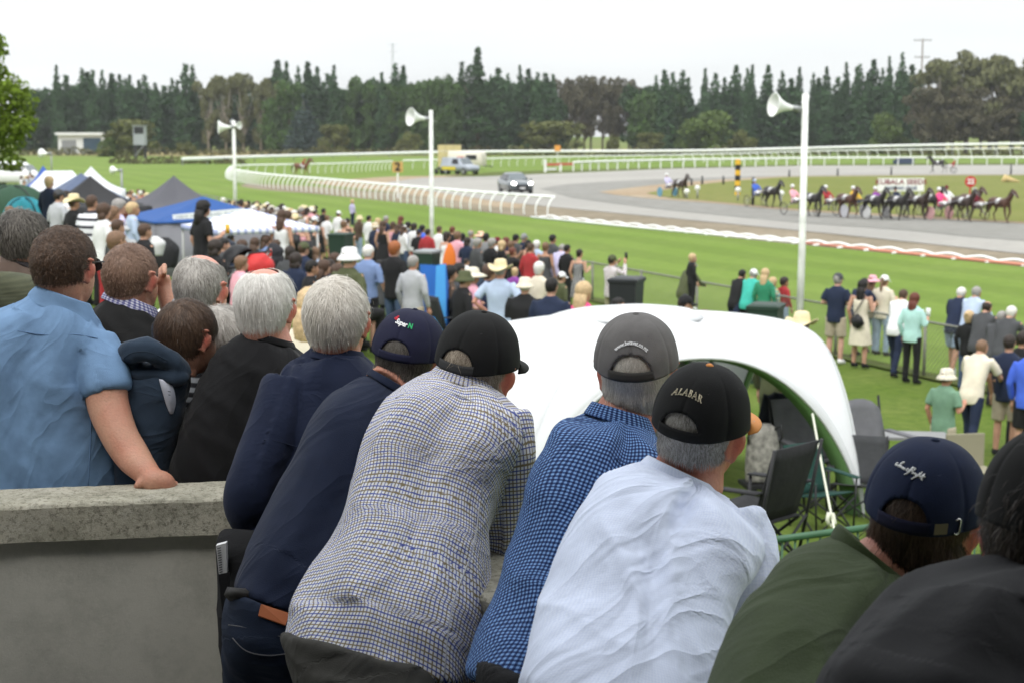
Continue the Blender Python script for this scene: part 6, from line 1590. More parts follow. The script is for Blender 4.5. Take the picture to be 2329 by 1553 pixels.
def make_pose(key, lean=0.0, arms=None, seat=False, legs=None, fat=1.0, hs=1.0):
 """arms: [(elbow, wrist, fingertip)] for right then left; everything in metres, feet at 0, facing +y"""
 sy = lambda z: math.tan(math.radians(lean)) * max(0, z - .95)
 z0 = -.45 if seat else 0
 sh = [Vector((s * .185 * fat, sy(1.42), 1.415 + z0)) for s in (1, -1)]
 hips = Vector((0, 0, .93 + z0)); headp = Vector((0, sy(1.6) + .03, 1.615 + z0 - lean * .002))
 b = Geo(); b.add(np.array(STAR_S[0]) * hs + np.array(headp), STAR_S[1])
 for v, f in EARS: b.add(np.array(v) * hs + np.array(headp), f)
 b.tube([headp + Vector((0, -.01, -.03)), Vector((0, sy(1.46), 1.47 + z0)), Vector((0, sy(1.36), 1.36 + z0))], [.052, .058, .09])
 b.rings([(0, sy(1.40), 1.40 + z0, .15, .09), (0, sy(1.2), 1.2 + z0, .14 * fat, .09), (0, 0, .95 + z0, .14 * fat, .09)])
 sl = Geo(); ss = Geo()
 ring = [(0, 0, .80 + z0, .176 * fat, .125 * fat), (0, 0, .93 + z0, .178 * fat, .128 * fat), (0, sy(1.08), 1.08 + z0, .165 * fat, .118 * fat), (0, sy(1.27), 1.27 + z0, .186 * fat, .125 * fat), (0, sy(1.39), 1.39 + z0, .195 * fat, .105), (0, sy(1.45), 1.45 + z0, .13, .085), (0, sy(1.49), 1.495 + z0, .072, .068)]
 sl.rings(ring, 24); ss.rings(ring, 24)
 for i, s in enumerate((1, -1)):
  E, W, H = [Vector(q) + Vector((0, 0, z0)) for q in arms[i]]
  S = sh[i]
  b.tube([S, S.lerp(E, .5), E, E.lerp(W, .5), W], [.045, .044, .038, .036, .027]); hand_geo(b, W, H)
  sl.tube([S + Vector((-s * .03, 0, .0)), S.lerp(E, .5), E, E.lerp(W, .5), E.lerp(W, .93)], [.068, .062, .052, .048, .040])
  ss.tube([S + Vector((-s * .03, 0, .0)), S.lerp(E, .4), S.lerp(E, .78)], [.068, .066, .066])
 tr = Geo(); st = Geo()
 LG = legs or ([[(0.10, 0, .90), (.11, .01, .5), (.11, -.02, .07), (.12, .14, .03)], [(-.10, 0, .90), (-.12, .03, .5), (-.14, .02, .07), (-.15, .18, .03)]])
 for g_, w_ in ((tr, 1.0), (st, 1.05)):
  g_.rings([(0, 0, .84 + z0, .150 * fat, .115 * fat), (0, 0, .93 + z0, .165 * fat, .12 * fat), (0, sy(1.02), 1.02 + z0, .155 * fat, .112 * fat)])
 shoes = Geo()
 for L_ in LG:
  A, K, N_, T = [Vector(q) for q in L_]
  b.tube([A + Vector((0, 0, 0)), K, K.lerp(N_, .35), N_], [.078, .052, .055, .036])
  tr.tube([A, A.lerp(K, .5), K, K.lerp(N_, .5), N_ + Vector((0, 0, .02))], [.098 * fat, .085, .068, .062, .058])
  st.tube([A, A.lerp(K, .5), A.lerp(K, .93)], [.102 * fat, .098, .098])
  shoes.tube([N_ + Vector((0, -.04, .01)), N_.lerp(T, .5) + Vector((0, 0, .012)), T], [(.042, .05), (.045, .045), (.034, .03)], 10)
 dr = Geo(); dr.rings([(0, .02 if not seat else .1, .46 + z0, .235, .20), (0, 0, .72 + z0, .205, .16), (0, 0, .93 + z0, .172, .122), (0, sy(1.08), 1.06 + z0, .14, .10), (0, sy(1.27), 1.27 + z0, .165, .11), (0, sy(1.38), 1.37 + z0, .15, .085)], 24)
 if seat:
  dr = Geo(); dr.rings(ring, 24)
 d = dict(head=headp, hs=hs)
 d["body"] = remesh_small("body", b.V, b.F, .013, SKC).data
 d["long"] = remesh_small("shirt", sl.V, sl.F, .017, CL).data
 d["short"] = remesh_small("shirt", ss.V, ss.F, .017, CL).data
 d["trousers"] = remesh_small("trousers", tr.V, tr.F, .018, CL).data
 d["shorts"] = remesh_small("shorts", st.V, st.F, .018, CL).data
 d["dress"] = remesh_small("dress", dr.V, dr.F, .018, CL).data
 d["shoes"] = mk("shoes", shoes.V, shoes.F, CL).data
 POSES[key] = d
AR = dict(
 down=[((.255, -.03, 1.13), (.245, .08, .88), (.24, .12, .70)), ((-.255, -.03, 1.13), (-.245, .08, .88), (-.24, .12, .70))],
 fold=[((.27, -.01, 1.16), (.04, .19, 1.14), (-.12, .2, 1.16)), ((-.27, -.01, 1.16), (-.04, .21, 1.18), (.12, .2, 1.2))],
 up=[((.30, .12, 1.30), (.12, .30, 1.54), (.05, .36, 1.66)), ((-.30, .12, 1.30), (-.12, .30, 1.54), (-.05, .36, 1.66))],
 hip=[((.36, -.10, 1.16), (.19, .04, 1.00), (.12, .14, .98)), ((-.36, -.10, 1.16), (-.19, .04, 1.00), (-.12, .14, .98))],
 hold=[((.25, .0, 1.14), (.16, .24, 1.18), (.10, .36, 1.28)), ((-.255, -.03, 1.13), (-.245, .08, .88), (-.24, .12, .70))],
 rail=[((.27, .34, 1.16), (.16, .58, 1.08), (.05, .64, 1.06)), ((-.27, .34, 1.16), (-.14, .58, 1.08), (-.02, .64, 1.06))],
 ride=[((.24, .12, 1.16), (.12, .38, 1.1), (.10, .5, 1.1)), ((-.24, .12, 1.16), (-.12, .38, 1.1), (-.10, .5, 1.1))],
 shade=[((.26, .14, 1.45), (.08, .16, 1.68), (-.04, .14, 1.69)), ((-.255, -.03, 1.13), (-.245, .08, .88), (-.24, .12, .70))])
STEP = [[(0.10, 0, .90), (.10, -.08, .5), (.10, -.26, .08), (.11, -.12, .03)], [(-.10, 0, .90), (-.09, .12, .52), (-.10, .18, .07), (-.10, .34, .03)]]
SIT = [[(.10, .05, .48), (.13, .46, .48), (.14, .42, .08), (.15, .58, .03)], [(-.10, .05, .48), (-.14, .44, .48), (-.18, .46, .08), (-.19, .62, .03)]]
make_pose("down", 0, AR["down"]); make_pose("fold", 3, AR["fold"]); make_pose("up", 0, AR["up"]); make_pose("hip", 0, AR["hip"], fat=1.08)
make_pose("hold", 2, AR["hold"]); make_pose("lean", 22, AR["rail"], legs=STEP); make_pose("sit", 4, AR["fold"], seat=True, legs=SIT); make_pose("big", 2, AR["fold"], fat=1.2)
make_pose("kid", 0, AR["down"], fat=.95, hs=1.3); make_pose("shade", 0, AR["shade"])
make_pose("drive", -18, AR["ride"], seat=True, legs=[[(.10, .05, .48), (.22, .42, .56), (.30, .80, .44), (.31, .92, .46)], [(-.10, .05, .48), (-.22, .42, .56), (-.30, .80, .44), (-.31, .92, .46)]])
make_pose("jockey", 30, AR["ride"], seat=True, legs=[[(.12, .05, .48), (.30, .34, .42), (.30, .12, .10), (.30, .26, .08)], [(-.12, .05, .48), (-.30, .34, .42), (-.30, .12, .10), (-.30, .26, .08)]])
HEADG = {}
def shell(mask, vol, top=0.0, extra=None, rough=.003, name="hair"):
 nu, nv = 30, 24; th = np.linspace(0, 2 * math.pi, nu, endpoint=False); ph = np.linspace(.03, math.pi - .1, nv)
 T, Q = np.meshgrid(th, ph); dd = np.stack([np.sin(Q) * np.sin(T), -np.sin(Q) * np.cos(T), np.cos(Q)], 2).reshape(-1, 3)
 ok = hair_mask(dd, **mask); rr = star_r(dd) + np.where(ok, vol, -.006) + top * np.clip(dd[:, 2], 0, 1) + rough * np.sin(dd[:, 0] * 31 + dd[:, 2] * 17) * np.cos(dd[:, 1] * 27)
 V = dd * rr[:, None]; F = grid_faces(nu, nv, True); F = F[ok[F].any(1)]
 g = Geo(); g.add(V, [tuple(f) for f in F])
 if extra:
  for pts, r in extra: g.tube(pts, r, 10)
 return mk(name, g.V, g.F, HRC).data
HEADG["short"] = shell(dict(line=-.62, front=.40), .011)
HEADG["full"] = shell(dict(line=-.75, front=.36, ear=-.3), .020, .006, rough=.005)
HEADG["bald"] = shell(dict(line=-.62, front=.30, bald=.75, baldc=(0, .1, 1)), .009)
HEADG["crop"] = shell(dict(line=-.62, front=.40), .006, rough=.001)
HEADG["long"] = shell(dict(line=-.95, front=.34, ear=-.6), .020, .004, [([(0, -.07, -.02), (0, -.09, -.12), (0, -.10, -.22), (0, -.11, -.33)], [(.085, .06), (.095, .05), (.09, .04), (.06, .02)])], rough=.004)
HEADG["bob"] = shell(dict(line=-.97, front=.34, ear=-.7), .024, .004, [([(0, -.05, -.02), (0, -.06, -.10), (0, -.055, -.15)], [(.092, .07), (.092, .06), (.07, .045)])], rough=.004)
HEADG["curly"] = shell(dict(line=-.95, front=.34, ear=-.7), .028, .0, [([(0, -.08, -.02), (0, -.10, -.12), (0, -.11, -.22), (0, -.10, -.26)], [(.10, .07), (.11, .065), (.10, .06), (.07, .04)])], rough=.010)
HEADG["bun"] = shell(dict(line=-.80, front=.36, ear=-.2), .010, .0, [([(0, -.085, .05), (0, -.115, .06), (0, -.14, .06)], [.02, .035, .022])])
HEADG["pony"] = shell(dict(line=-.80, front=.36, ear=-.2), .010, .0, [([(0, -.10, .0), (0, -.14, -.04), (0, -.14, -.16), (0, -.12, -.28)], [.018, .03, .028, .010])])
def hat_geo(kind):
 g = MB()
 def lathe(prof, n=28, sx=1.0, sy=1.15, wav=0.0):
  V = [];
  for (r, z) in prof:
   for j in range(n):
    a = 2 * math.pi * j / n; V.append((r * sx * math.cos(a), r * sy * math.sin(a) - .008, z + wav * math.cos(2 * a) * max(0, r - .1) * 6))
  return V, [tuple(f) for f in grid_faces(n, len(prof), True)]
 if kind == "cap":
  th = np.linspace(-math.pi, math.pi, 26, endpoint=False); ph = np.linspace(.02, 1.6, 10); T, Q = np.meshgrid(th, ph)
  g.add(capS(T, Q, seams=False).reshape(-1, 3), [tuple(f) for f in grid_faces(26, 10, True)])
  s = np.linspace(-1, 1, 11); TT = math.pi + s * 1.05; TT = np.where(TT > math.pi, TT - 2 * math.pi, TT); edge = capS(TT, np.full(11, 1.55), .001, False); rows = []
  for t in (0, .5, 1): rows.append(edge + np.stack([np.sin(TT) * .02 * t, .075 * np.cos(s * 1.5) ** .5 * t, -.025 * t - .02 * s ** 2 * t], 1))
  g.add(np.concatenate(rows), [tuple(f) for f in grid_faces(11, 3)])
 elif kind == "brim": g.add(*lathe([(.005, .155), (.05, .158), (.075, .145), (.086, .10), (.090, .055), (.096, .045), (.14, .040), (.175, .045), (.17, .040), (.13, .033), (.088, .038)], wav=.10))
 elif kind == "sun": g.add(*lathe([(.005, .135), (.05, .132), (.08, .11), (.092, .06), (.10, .045), (.15, .025), (.20, .0), (.195, -.004), (.14, .018), (.09, .035)]))
 elif kind == "bucket": g.add(*lathe([(.005, .125), (.055, .122), (.078, .112), (.090, .05), (.098, .035), (.125, .0), (.140, -.022), (.135, -.024), (.115, .0), (.09, .03)]))
 elif kind == "boater": g.add(*lathe([(.005, .115), (.07, .115), (.084, .108), (.088, .05), (.092, .042), (.15, .040), (.15, .034), (.088, .035)]))
 elif kind == "helmet": g.add(*lathe([(.005, .145), (.05, .138), (.085, .10), (.098, .05), (.098, .0), (.092, -.01)]))
 o = g.build("hat", CL, None, True); md = o.modifiers.new("s", 'SOLIDIFY'); md.thickness = .004
 dg = bpy.context.evaluated_depsgraph_get(); me = bpy.data.meshes.new_from_object(o.evaluated_get(dg)); bpy.data.objects.remove(o); me.name = "hat"; return me
for k in ("cap", "brim", "sun", "bucket", "boater", "helmet"): HEADG[k] = hat_geo(k)
for o in [o for o in bpy.data.objects if o.type == 'MESH' and o.parent is None and o.name.split(".")[0] in ("body", "shirt", "trousers", "shorts", "dress", "shoes", "hair", "hat") and "label" not in o]:
 bpy.data.objects.remove(o)
HC = dict(black=(.012, .010, .009), dark=(.028, .020, .016), brown=(.07, .04, .026), lbrown=(.17, .10, .06), grey=(.28, .265, .25), white=(.66, .64, .60), blond=(.50, .36, .20), red=(.30, .10, .035), auburn=(.12, .035, .022))
CC = dict(black=(.012, .012, .013), navy=(.014, .022, .050), white=(.72, .72, .72), cream=(.66, .60, .48), grey=(.22, .225, .23), dgrey=(.06, .062, .066), lgrey=(.42, .43, .45), lblue=(.40, .48, .62), blue=(.05, .12, .48), mblue=(.17, .24, .42),
   lilac=(.50, .47, .66), pink=(.72, .36, .42), hotpink=(.75, .07, .22), red=(.34, .03, .035), teal=(.05, .42, .34), mint=(.42, .66, .62), green=(.03, .22, .12), sage=(.16, .28, .19), olive=(.075, .085, .04), brown=(.10, .065, .045), beige=(.38, .33, .25), khaki=(.30, .27, .18),
   straw=(.68, .58, .36), orange=(.70, .20, .03), purple=(.22, .05, .28), denim=(.055, .085, .15), ldenim=(.26, .34, .44), maroon=(.12, .01, .02), yellow=(.75, .45, .03), turq=(.12, .50, .55), peach=(.75, .48, .34), royal=(.06, .13, .62), floral=(.70, .62, .52), hivis=(.45, .75, .03))
def stripe_mat(name, c1, c2, sc, axis='Z', check=False, duty=.5):
 m = bpy.data.materials.new(name); m.use_nodes = True; nt = m.node_tree; N = nt.nodes; L = nt.links; b = N["Principled BSDF"]; b.inputs["Roughness"].default_value = .9
 tc = N.new("ShaderNodeTexCoord"); sp_ = N.new("ShaderNodeSeparateXYZ"); L.new(tc.outputs["Object"], sp_.inputs[0])
 def st(ax):
  a = N.new("ShaderNodeMath"); a.operation = 'MULTIPLY'; L.new(sp_.outputs[ax], a.inputs[0]); a.inputs[1].default_value = 1 / sc
  f = N.new("ShaderNodeMath"); f.operation = 'FRACT'; L.new(a.outputs[0], f.inputs[0]); g = N.new("ShaderNodeMath"); g.operation = 'GREATER_THAN'; L.new(f.outputs[0], g.inputs[0]); g.inputs[1].default_value = duty; return g.outputs[0]
 f = st(axis)
 mx = N.new("ShaderNodeMixRGB"); mx.inputs[1].default_value = (*c1, 1); mx.inputs[2].default_value = (*c2, 1); L.new(f, mx.inputs[0]); out = mx.outputs[0]
 if check:
  m2 = N.new("ShaderNodeMixRGB"); m2.blend_type = 'MULTIPLY'; L.new(st('X'), m2.inputs[0]); L.new(out, m2.inputs[1]); m2.inputs[2].default_value = (*c2, 1); out = m2.outputs[0]
 L.new(out, b.inputs["Base Color"]); return m
SM_BRET = stripe_mat("stripes_bold", (.70, .70, .74), (.02, .02, .03), .115, duty=.62); SM_CHK = stripe_mat("check_dress", (.68, .68, .68), (.05, .05, .06), .05, check=True); SM_PLAID = stripe_mat("check_small", (.72, .70, .70), (.34, .26, .28), .045, check=True, duty=.7)
SM_FLOR = stripe_mat("floral_turquoise", (.12, .5, .55), (.6, .5, .3), .08, check=True); SM_HAT = mat("floral_hat", (.62, .58, .48), .9, var=.35, vscale=30)
USED = {}
def crowd(px, ptop, pose, yaw, top, lower, hair="short:brown", hat=None, label=None, Y=60, H=1.72, sleeve="long", group=None, low="trousers", skin=None, z=None, shoe="black", kid=False, tm=None, bag=None, fixY=False, cat="person", capz=0):
 d = POSES[pose]; seatoff = -.45 if pose == "sit" else 0
 Hs = H + seatoff * H / 1.74
 def f(Y_):
  q = P(px, ptop, Y_); g = gz(q.x, q.y) if z is None else z
  return q.z - g - Hs, q, g
 if not fixY:
  best = None
  for k in range(0, 90):
   for s in (1, -1):
    Yt = Y * (1 + s * k * .004)
    if f(Yt)[0] * f(Yt * 1.004)[0] <= 0: best = Yt; break
   if best: break
  Y = best or Y
 dv, q, g = f(Y)
 hh = q.z - g; sc = hh / ((1.74 if pose != "sit" else 1.29) + (.02 if hat else 0))
 if not (.45 < sc < 1.25): sc = min(max(sc, .5), 1.2)
 root = empty("person", (q.x, Y, g), math.radians(-yaw), label, cat, group)
 root.scale = (sc * random.uniform(.96, 1.04),) * 2 + (sc,)
 def put(me, name, col, M=None, mt=None):
  o = bpy.data.objects.new(name, me); COL.objects.link(o); o.parent = root; o.color = (*col, 1)
  if M is not None: o.matrix_local = M
  if mt is not None:
   o.material_slots[0].link = 'OBJECT'; o.material_slots[0].material = mt
  return o
 put(d["body"], "body", skin or random.choice([(.48, .27, .19), (.52, .30, .21), (.42, .23, .15)]))
 if low == "dress": put(d["dress"], "dress", CC[top], None, tm)
 else:
  put(d[sleeve], "shirt", CC[top], None, tm); put(d[low], low, CC[lower])
 put(d["shoes"], "shoes", CC[shoe])
 HM = Matrix.Translation(d["head"]) @ Matrix.Scale(d["hs"], 4)
 if hair:
  k, c = hair.split(":"); put(HEADG[k], "hair", HC[c], HM)
 if hat:
  k, c = hat.split(":"); put(HEADG[k], "hat", CC[c] if c in CC else CC["white"], HM, SM_HAT if c == "floralhat" else None)
 if bag:
  mb = MB()
  if bag == "cross":
   mb.tube([(.14, -.06, 1.46), (.02, -.15, 1.2), (-.16, -.10, .95)], .012, 5); mb.add(*tube_geo([(-.05, -.17, 1.0), (.04, -.19, .92), (.10, -.17, .84)], [(.06, .12), (.09, .14), (.05, .10)], 10))
  elif bag == "pack": mb.add(*tube_geo([(0, -.20, 1.42), (0, -.23, 1.25), (0, -.21, 1.02)], [(.12, .05), (.15, .09), (.13, .07)], 12))
  elif bag == "phone": mb.box((.05, .40, 1.70), (.08, .012, .15))
  elif bag == "phone_white": mb.box((.1, .38, 1.34), (.09, .012, .17))
  elif bag == "beer": mb.tube([(.10, .40, 1.22), (.10, .40, 1.36)], .035, 10)
  o = mb.build({"cross": "shoulder_bag", "pack": "backpack", "phone": "phone", "phone_white": "phone", "beer": "drink"}[bag], {"phone_white": M_WHITE, "beer": M_YEL}.get(bag, M_BLACK), root, True)
 return root
c = crowd
# --- raised ground beside the tents
c(110, 402, "down", 30, "navy", "black", "full:blond", None, "pale blond person in a navy jacket standing tallest against the white marquee", Y=27, H=1.85)
c(128, 428, "fold", 40, "lgrey", "black", "short:dark", "cap:dgrey", "person in a dark cap and pale shirt beside the blond person", Y=25)
c(148, 433, "down", 60, "white", "black", "short:dark", None, "dark haired person in white squeezed behind the straw cowboy hat", Y=26)
c(165, 443, "down", 45, "black", "black", "short:brown", "brim:straw", "person in a cream cowboy hat and black jacket with blue collar", Y=23)
c(204, 443, "big", 32, "white", "black", "short:brown", None, "man in bold black and white striped polo, back turned", Y=21.5, H=1.85, tm=SM_BRET, sleeve="short")
c(233, 463, "down", 50, "white", "red", "bob:brown", None, "brown bowl haircut child in white with red strap", Y=20.5, H=1.62)
c(268, 453, "down", 60, "lilac", "black", "full:grey", None, "grey haired person half turned beside the black pointed tent", Y=22, H=1.72)
c(254, 470, "down", 60, "lgrey", "black", "full:lbrown", None, "light brown haired person looking sideways between two others", Y=21, H=1.62)
c(288, 476, "down", 50, "brown", "black", "long:auburn", None, "person with long auburn hair near the grey marquee", Y=22.5, H=1.60)
c(265, 498, "down", 45, "dgrey", "black", "short:brown", None, "brown haired man in a charcoal jacket in the terrace crowd", Y=18, H=1.68)
c(262, 530, "kid", 45, "dgrey", "black", "short:lbrown", None, "ginger haired child in front of the charcoal jacket", Y=15.5, H=1.50)
c(299, 462, "kid", 60, "lblue", "navy", "crop:blond", None, "toddler in pale blue hoodie held up near the black tent", Y=20, H=.9, z=2.75, fixY=True)
c(296, 500, "down", 50, "lgrey", "black", "short:dark", "bucket:lgrey", "person in a puffy pale grey jacket, hood up", Y=20, H=1.55)
c(326, 508, "down", 48, "black", "black", "short:brown", None, "brown haired man in a black tee standing below the grey marquee", Y=18.5, H=1.70)
c(20, 470, "down", 40, "beige", "black", "full:lbrown", None, "sandy haired person at the edge under the leafy tree", Y=24, H=1.66)
c(457, 456, "hold", 50, "black", "dgrey", "curly:black", None, "man with long curly black hair in a black vest holding a drink", Y=24, H=1.85, sleeve="short", bag="beer")
c(640, 478, "down", 30, "white", "olive", "long:brown", None, "woman in white with brown hair between the awning and the red flag", Y=33, H=1.7, low="dress")
c(652, 480, "down", 40, "olive", "grey", "full:brown", None, "person in olive top beside the striped awning", Y=38)
c(668, 488, "up", 40, "pink", "black", "long:blond", "brim:straw", "woman in pink dress with straw hat raising her arms", Y=40, low="dress")
c(684, 500, "down", 30, "pink", "black", "full:grey", None, "person in salmon pink dress beside the dark backpack", Y=36, low="dress", H=1.6, bag="pack")
# --- along the fence, middle of the picture
G1 = "spectators standing along the fence"
c(716, 468, "down", 45, "navy", "navy", "long:black", None, "tall woman in a long navy dress with black hair", Y=58, low="dress", group=G1, H=1.8)
c(735, 474, "down", 50, "black", "black", "short:black", None, "dark suited man beside the navy dress", Y=56, group=G1)
c(742, 489, "fold", 35, "white", "beige", "bun:lbrown", None, "woman in a loose white top and bare brown legs", Y=50, group=G1, low="shorts", H=1.66)
c(768, 479, "hold", 45, "white", "grey", "short:dark", "cap:white", "person in white cap and white shirt by the dark box", Y=56, group=G1)
c(801, 456, "kid", 45, "lilac", "navy", "full:blond", None, "blond child in lilac riding on someone's shoulders", Y=56, H=1.0, z=1.45, fixY=True)
c(815, 489, "fold", 50, "brown", "ldenim", "short:grey", "bucket:straw", "person in a fawn jacket, pale jeans and straw bucket hat", Y=50, group=G1, H=1.7)
c(838, 490, "down", 50, "white", "white", "short:black", None, "person with black hair in a long white shirt", Y=53, group=G1)
c(859, 497, "down", 45, "lilac", "lilac", "bob:blond", None, "blond woman in a lilac dress", Y=51, low="dress", group=G1, H=1.66)
c(877, 491, "down", 45, "navy", "black", "short:grey", None, "greying man in a navy blazer", Y=52, group=G1)
c(893, 505, "down", 45, "pink", "pink", "bob:brown", None, "woman in pale pink dress behind the navy blazer", Y=50, low="dress", group=G1, H=1.6)
c(911, 492, "down", 40, "black", "black", "long:auburn", None, "tall auburn haired woman in a long black coat", Y=50, group=G1, H=1.74)
c(927, 505, "down", 45, "navy", "navy", "bob:black", None, "black haired person in a dark navy coat beside the white sleeve", Y=49, group=G1, H=1.66)
c(941, 508, "down", 40, "white", "red", "bob:dark", None, "person in a long white blouse and red shorts", Y=47, group=G1, low="shorts", H=1.68)
c(958, 512, "hold", 50, "royal", "white", "full:black", None, "black haired person in a royal blue shirt beside the loudspeaker pole", Y=46, group=G1, H=1.7)
c(998, 514, "down", 45, "white", "white", "short:brown", None, "balding man in a white shirt just past the loudspeaker pole", Y=44, group=G1, H=1.74)
c(1028, 515, "down", 40, "black", "black", "short:auburn", None, "auburn haired person in a long black coat with an orange bag", Y=42, group=G1, H=1.74)
c(1050, 531, "down", 50, "lblue", "lgrey", "bob:black", None, "black haired person in pale blue leaning on the fence", Y=43, group=G1, H=1.66)
c(1070, 523, "down", 45, "grey", "grey", "bald:grey", None, "balding man in a long mid grey coat", Y=42, group=G1)
c(1092, 526, "down", 45, "white", "white", "long:dark", "sun:peach", "woman in a wide peach sun hat and white dress", Y=41, group=G1, low="dress")
c(1105, 531, "down", 30, "grey", "grey", "full:black", None, "person with black hair in a grey hooded sweatshirt", Y=36, group=G1, H=1.72)
c(1128, 538, "hold", 55, "white", "khaki", "short:dark", "cap:maroon", "man in maroon cap and bright white shirt", Y=38, group=G1)
c(1150, 540, "down", 45, "navy", "navy", "long:auburn", None, "woman with long dark red hair in navy", Y=38, group=G1, H=1.68)
c(1172, 532, "down", 45, "dgrey", "navy", "short:black", "cap:black", "man in black cap standing behind the grey cap", Y=40, group=G1)
c(1189, 530, "fold", 50, "navy", "navy", "short:grey", "cap:grey", "man in pale grey cap and navy jacket by the fence", Y=38, group=G1)
c(1165, 563, "up", 60, "black", "black", "bun:auburn", None, "woman with auburn bun and black tee, hands at her face", Y=31, group=G1, H=1.68, sleeve="short")
c(1218, 547, "fold", 40, "lblue", "beige", "full:white", None, "white haired person in a pale aqua jacket", Y=35, group=G1, H=1.66)
c(1256, 533, "down", 45, "dgrey", "grey", "short:black", None, "black haired man in a slate grey polo", Y=37, group=G1, H=1.82, sleeve="short")
c(1266, 553, "lean", 35, "lilac", "beige", "short:grey", None, "man in lilac shirt and beige trousers leaning forward", Y=33, group=G1, H=1.66)
c(1289, 556, "down", 50, "black", "black", "short:black", None, "woman with short black hair in black, beside the checked dress", Y=33, group=G1, H=1.66)
c(1316, 566, "hold", 40, "white", "white", "bun:dark", None, "woman in a strappy black and white checked dress", Y=30, H=1.66, low="dress", tm=SM_CHK)
c(1391, 578, "up", 50, "white", "khaki", "short:dark", "cap:olive", "man in small check shirt and green cap photographing with a phone", Y=27, H=1.80, tm=SM_PLAID, bag="phone")
c(1225, 596, "down", 30, "cream", "cream", "full:white", None, "small white haired child in cream near the purple top", Y=27, H=1.2)
c(1276, 617, "down", 60, "olive", "olive", "short:brown", "cap:white", "person in a white cap and olive shirt behind the navy sweater", Y=23.5, H=1.55)
c(1252, 630, "big", 22, "navy", "navy", "short:black", None, "broad man in a navy sweater, dark hair, sitting near the white canopy", Y=20, H=1.60)
c(1192, 628, "big", 18, "black", "black", "short:white", "bucket:cream", "broad person in black with a cream knitted hat", Y=20, H=1.60)
c(1170, 608, "down", 40, "purple", "purple", "bun:blond", None, "blond woman in a purple top behind the straw hat", Y=25, H=1.45)
c(1137, 592, "hip", 20, "lblue", "beige", "short:grey", "brim:straw", "man in a straw hat and pale grey-blue shirt, hand on hip", Y=21, H=1.74, sleeve="short", skin=(.5, .24, .17))
c(1320, 640, "sit", 40, "hotpink", "black", "long:blond", None, "blond woman in hot pink seated in a black camp chair", Y=22, H=1.65)
c(938, 580, "down", 30, "lgrey", "beige", "short:grey", None, "grey haired man in a pale grey-blue hoodie, one knee raised", Y=22, H=1.74, low="shorts", skin=(.48, .25, .17))
c(833, 556, "fold", 30, "mblue", "black", "short:white", None, "white haired man in blue shirt and black shorts standing with folded arms", Y=22, H=1.76, low="shorts")
c(896, 549, "down", 35, "black", "denim", "full:red", None, "ginger haired person in a black tee", Y=24, H=1.76, sleeve="short")
c(786, 558, "sit", 35, "olive", "black", "short:grey", "bucket:white", "man in a white bucket hat and dark olive shirt", Y=21, H=1.76)
c(684, 548, "sit", 40, "navy", "black", "short:brown", "cap:olive", "seated person in an olive cap and navy jacket", Y=28, H=1.7)
c(712, 562, "sit", 30, "lblue", "black", "long:lbrown", None, "seated woman with long light brown hair and black backpack", Y=26, H=1.65, bag="pack")
c(745, 588, "sit", 30, "navy", "navy", "short:dark", None, "seated person in navy beside the woman with the backpack", Y=25, H=1.6)
c(1015, 603, "sit", 70, "brown", "black", "full:black", None, "seated black haired person beside the blue pop-up tent", Y=25, H=1.6)
c(1036, 596, "sit", 60, "dgrey", "black", "short:black", None, "seated dark haired person, second from the blue pop-up tent", Y=27, H=1.6)
c(1048, 612, "sit", 60, "black", "black", "short:brown", "bucket:olive", "seated person in an olive bucket hat", Y=24, H=1.6)
c(1066, 606, "sit", 60, "pink", "denim", "short:brown", "sun:cream", "seated person in pink with a broad cream hat", Y=26, H=1.6)
c(1060, 588, "down", 60, "white", "black", "short:dark", None, "dark haired person glimpsed behind the seated hats", Y=31, H=1.3)
c(1105, 600, "sit", 50, "navy", "black", "full:brown", None, "seated brown haired person beside the straw hat man", Y=27, H=1.6)
c(1122, 598, "sit", 50, "navy", "black", "full:dark", None, "seated dark haired person tucked by the straw hat man", Y=28, H=1.6)
c(540, 582, "sit", 60, "pink", "black", "full:lbrown", None, "small child sitting on the grass near the pushchair", Y=21, H=.9)
c(700, 655, "sit", 10, "cream", "black", "curly:blond", None, "person with loose blond hair low between two silver heads", Y=11, H=1.5)
c(735, 640, "sit", 10, "black", "black", "curly:dark", None, "person with dark tousled hair above the silver heads", Y=13, H=1.5)
c(375, 640, "sit", 20, "white", "black", "full:lbrown", None, "sandy haired person glimpsed past the shading hand", Y=11, H=1.5)
c(395, 655, "sit", 20, "beige", "black", "full:lbrown", None, "low fair head between the two cropped men", Y=12, H=1.5)
# --- fence, to the canopy and beyond
c(1553, 588, "lean", 60, "olive", "dgrey", "short:dark", "cap:grey", "person in grey cap and olive jacket leaning over the fence with a toddler", Y=33, H=1.66)
c(1574, 578, "kid", 70, "black", "black", "crop:blond", None, "blond toddler in black sitting on the fence rail", Y=33.4, H=.85, z=.95, fixY=True, shoe="white")
c(1672, 610, "lean", 45, "black", "navy", "short:black", None, "black jacketed man in dark shorts bending over the fence", Y=32, H=1.62, low="shorts")
c(1700, 608, "lean", 40, "teal", "black", "short:grey", "cap:white", "person in bright teal hoodie and white cap", Y=31.5, H=1.66, low="shorts")
c(1740, 611, "down", 40, "green", "green", "long:blond", None, "woman with long blond hair and a green top", Y=31.5, H=1.66)
c(1757, 634, "kid", 40, "turq", "turq", "full:blond", None, "blond child in turquoise floral beside the wheelie bin", Y=31, H=1.38, tm=SM_FLOR)
c(1783, 632, "kid", 60, "red", "ldenim", "short:dark", None, "dark haired child in red with pale jeans perched by the bin", Y=31, H=1.40)
c(1822, 712, "down", 35, "black", "black", "short:dark", "brim:straw", "man in a straw hat and black shirt behind the canopy edge", Y=19.5, H=1.72)
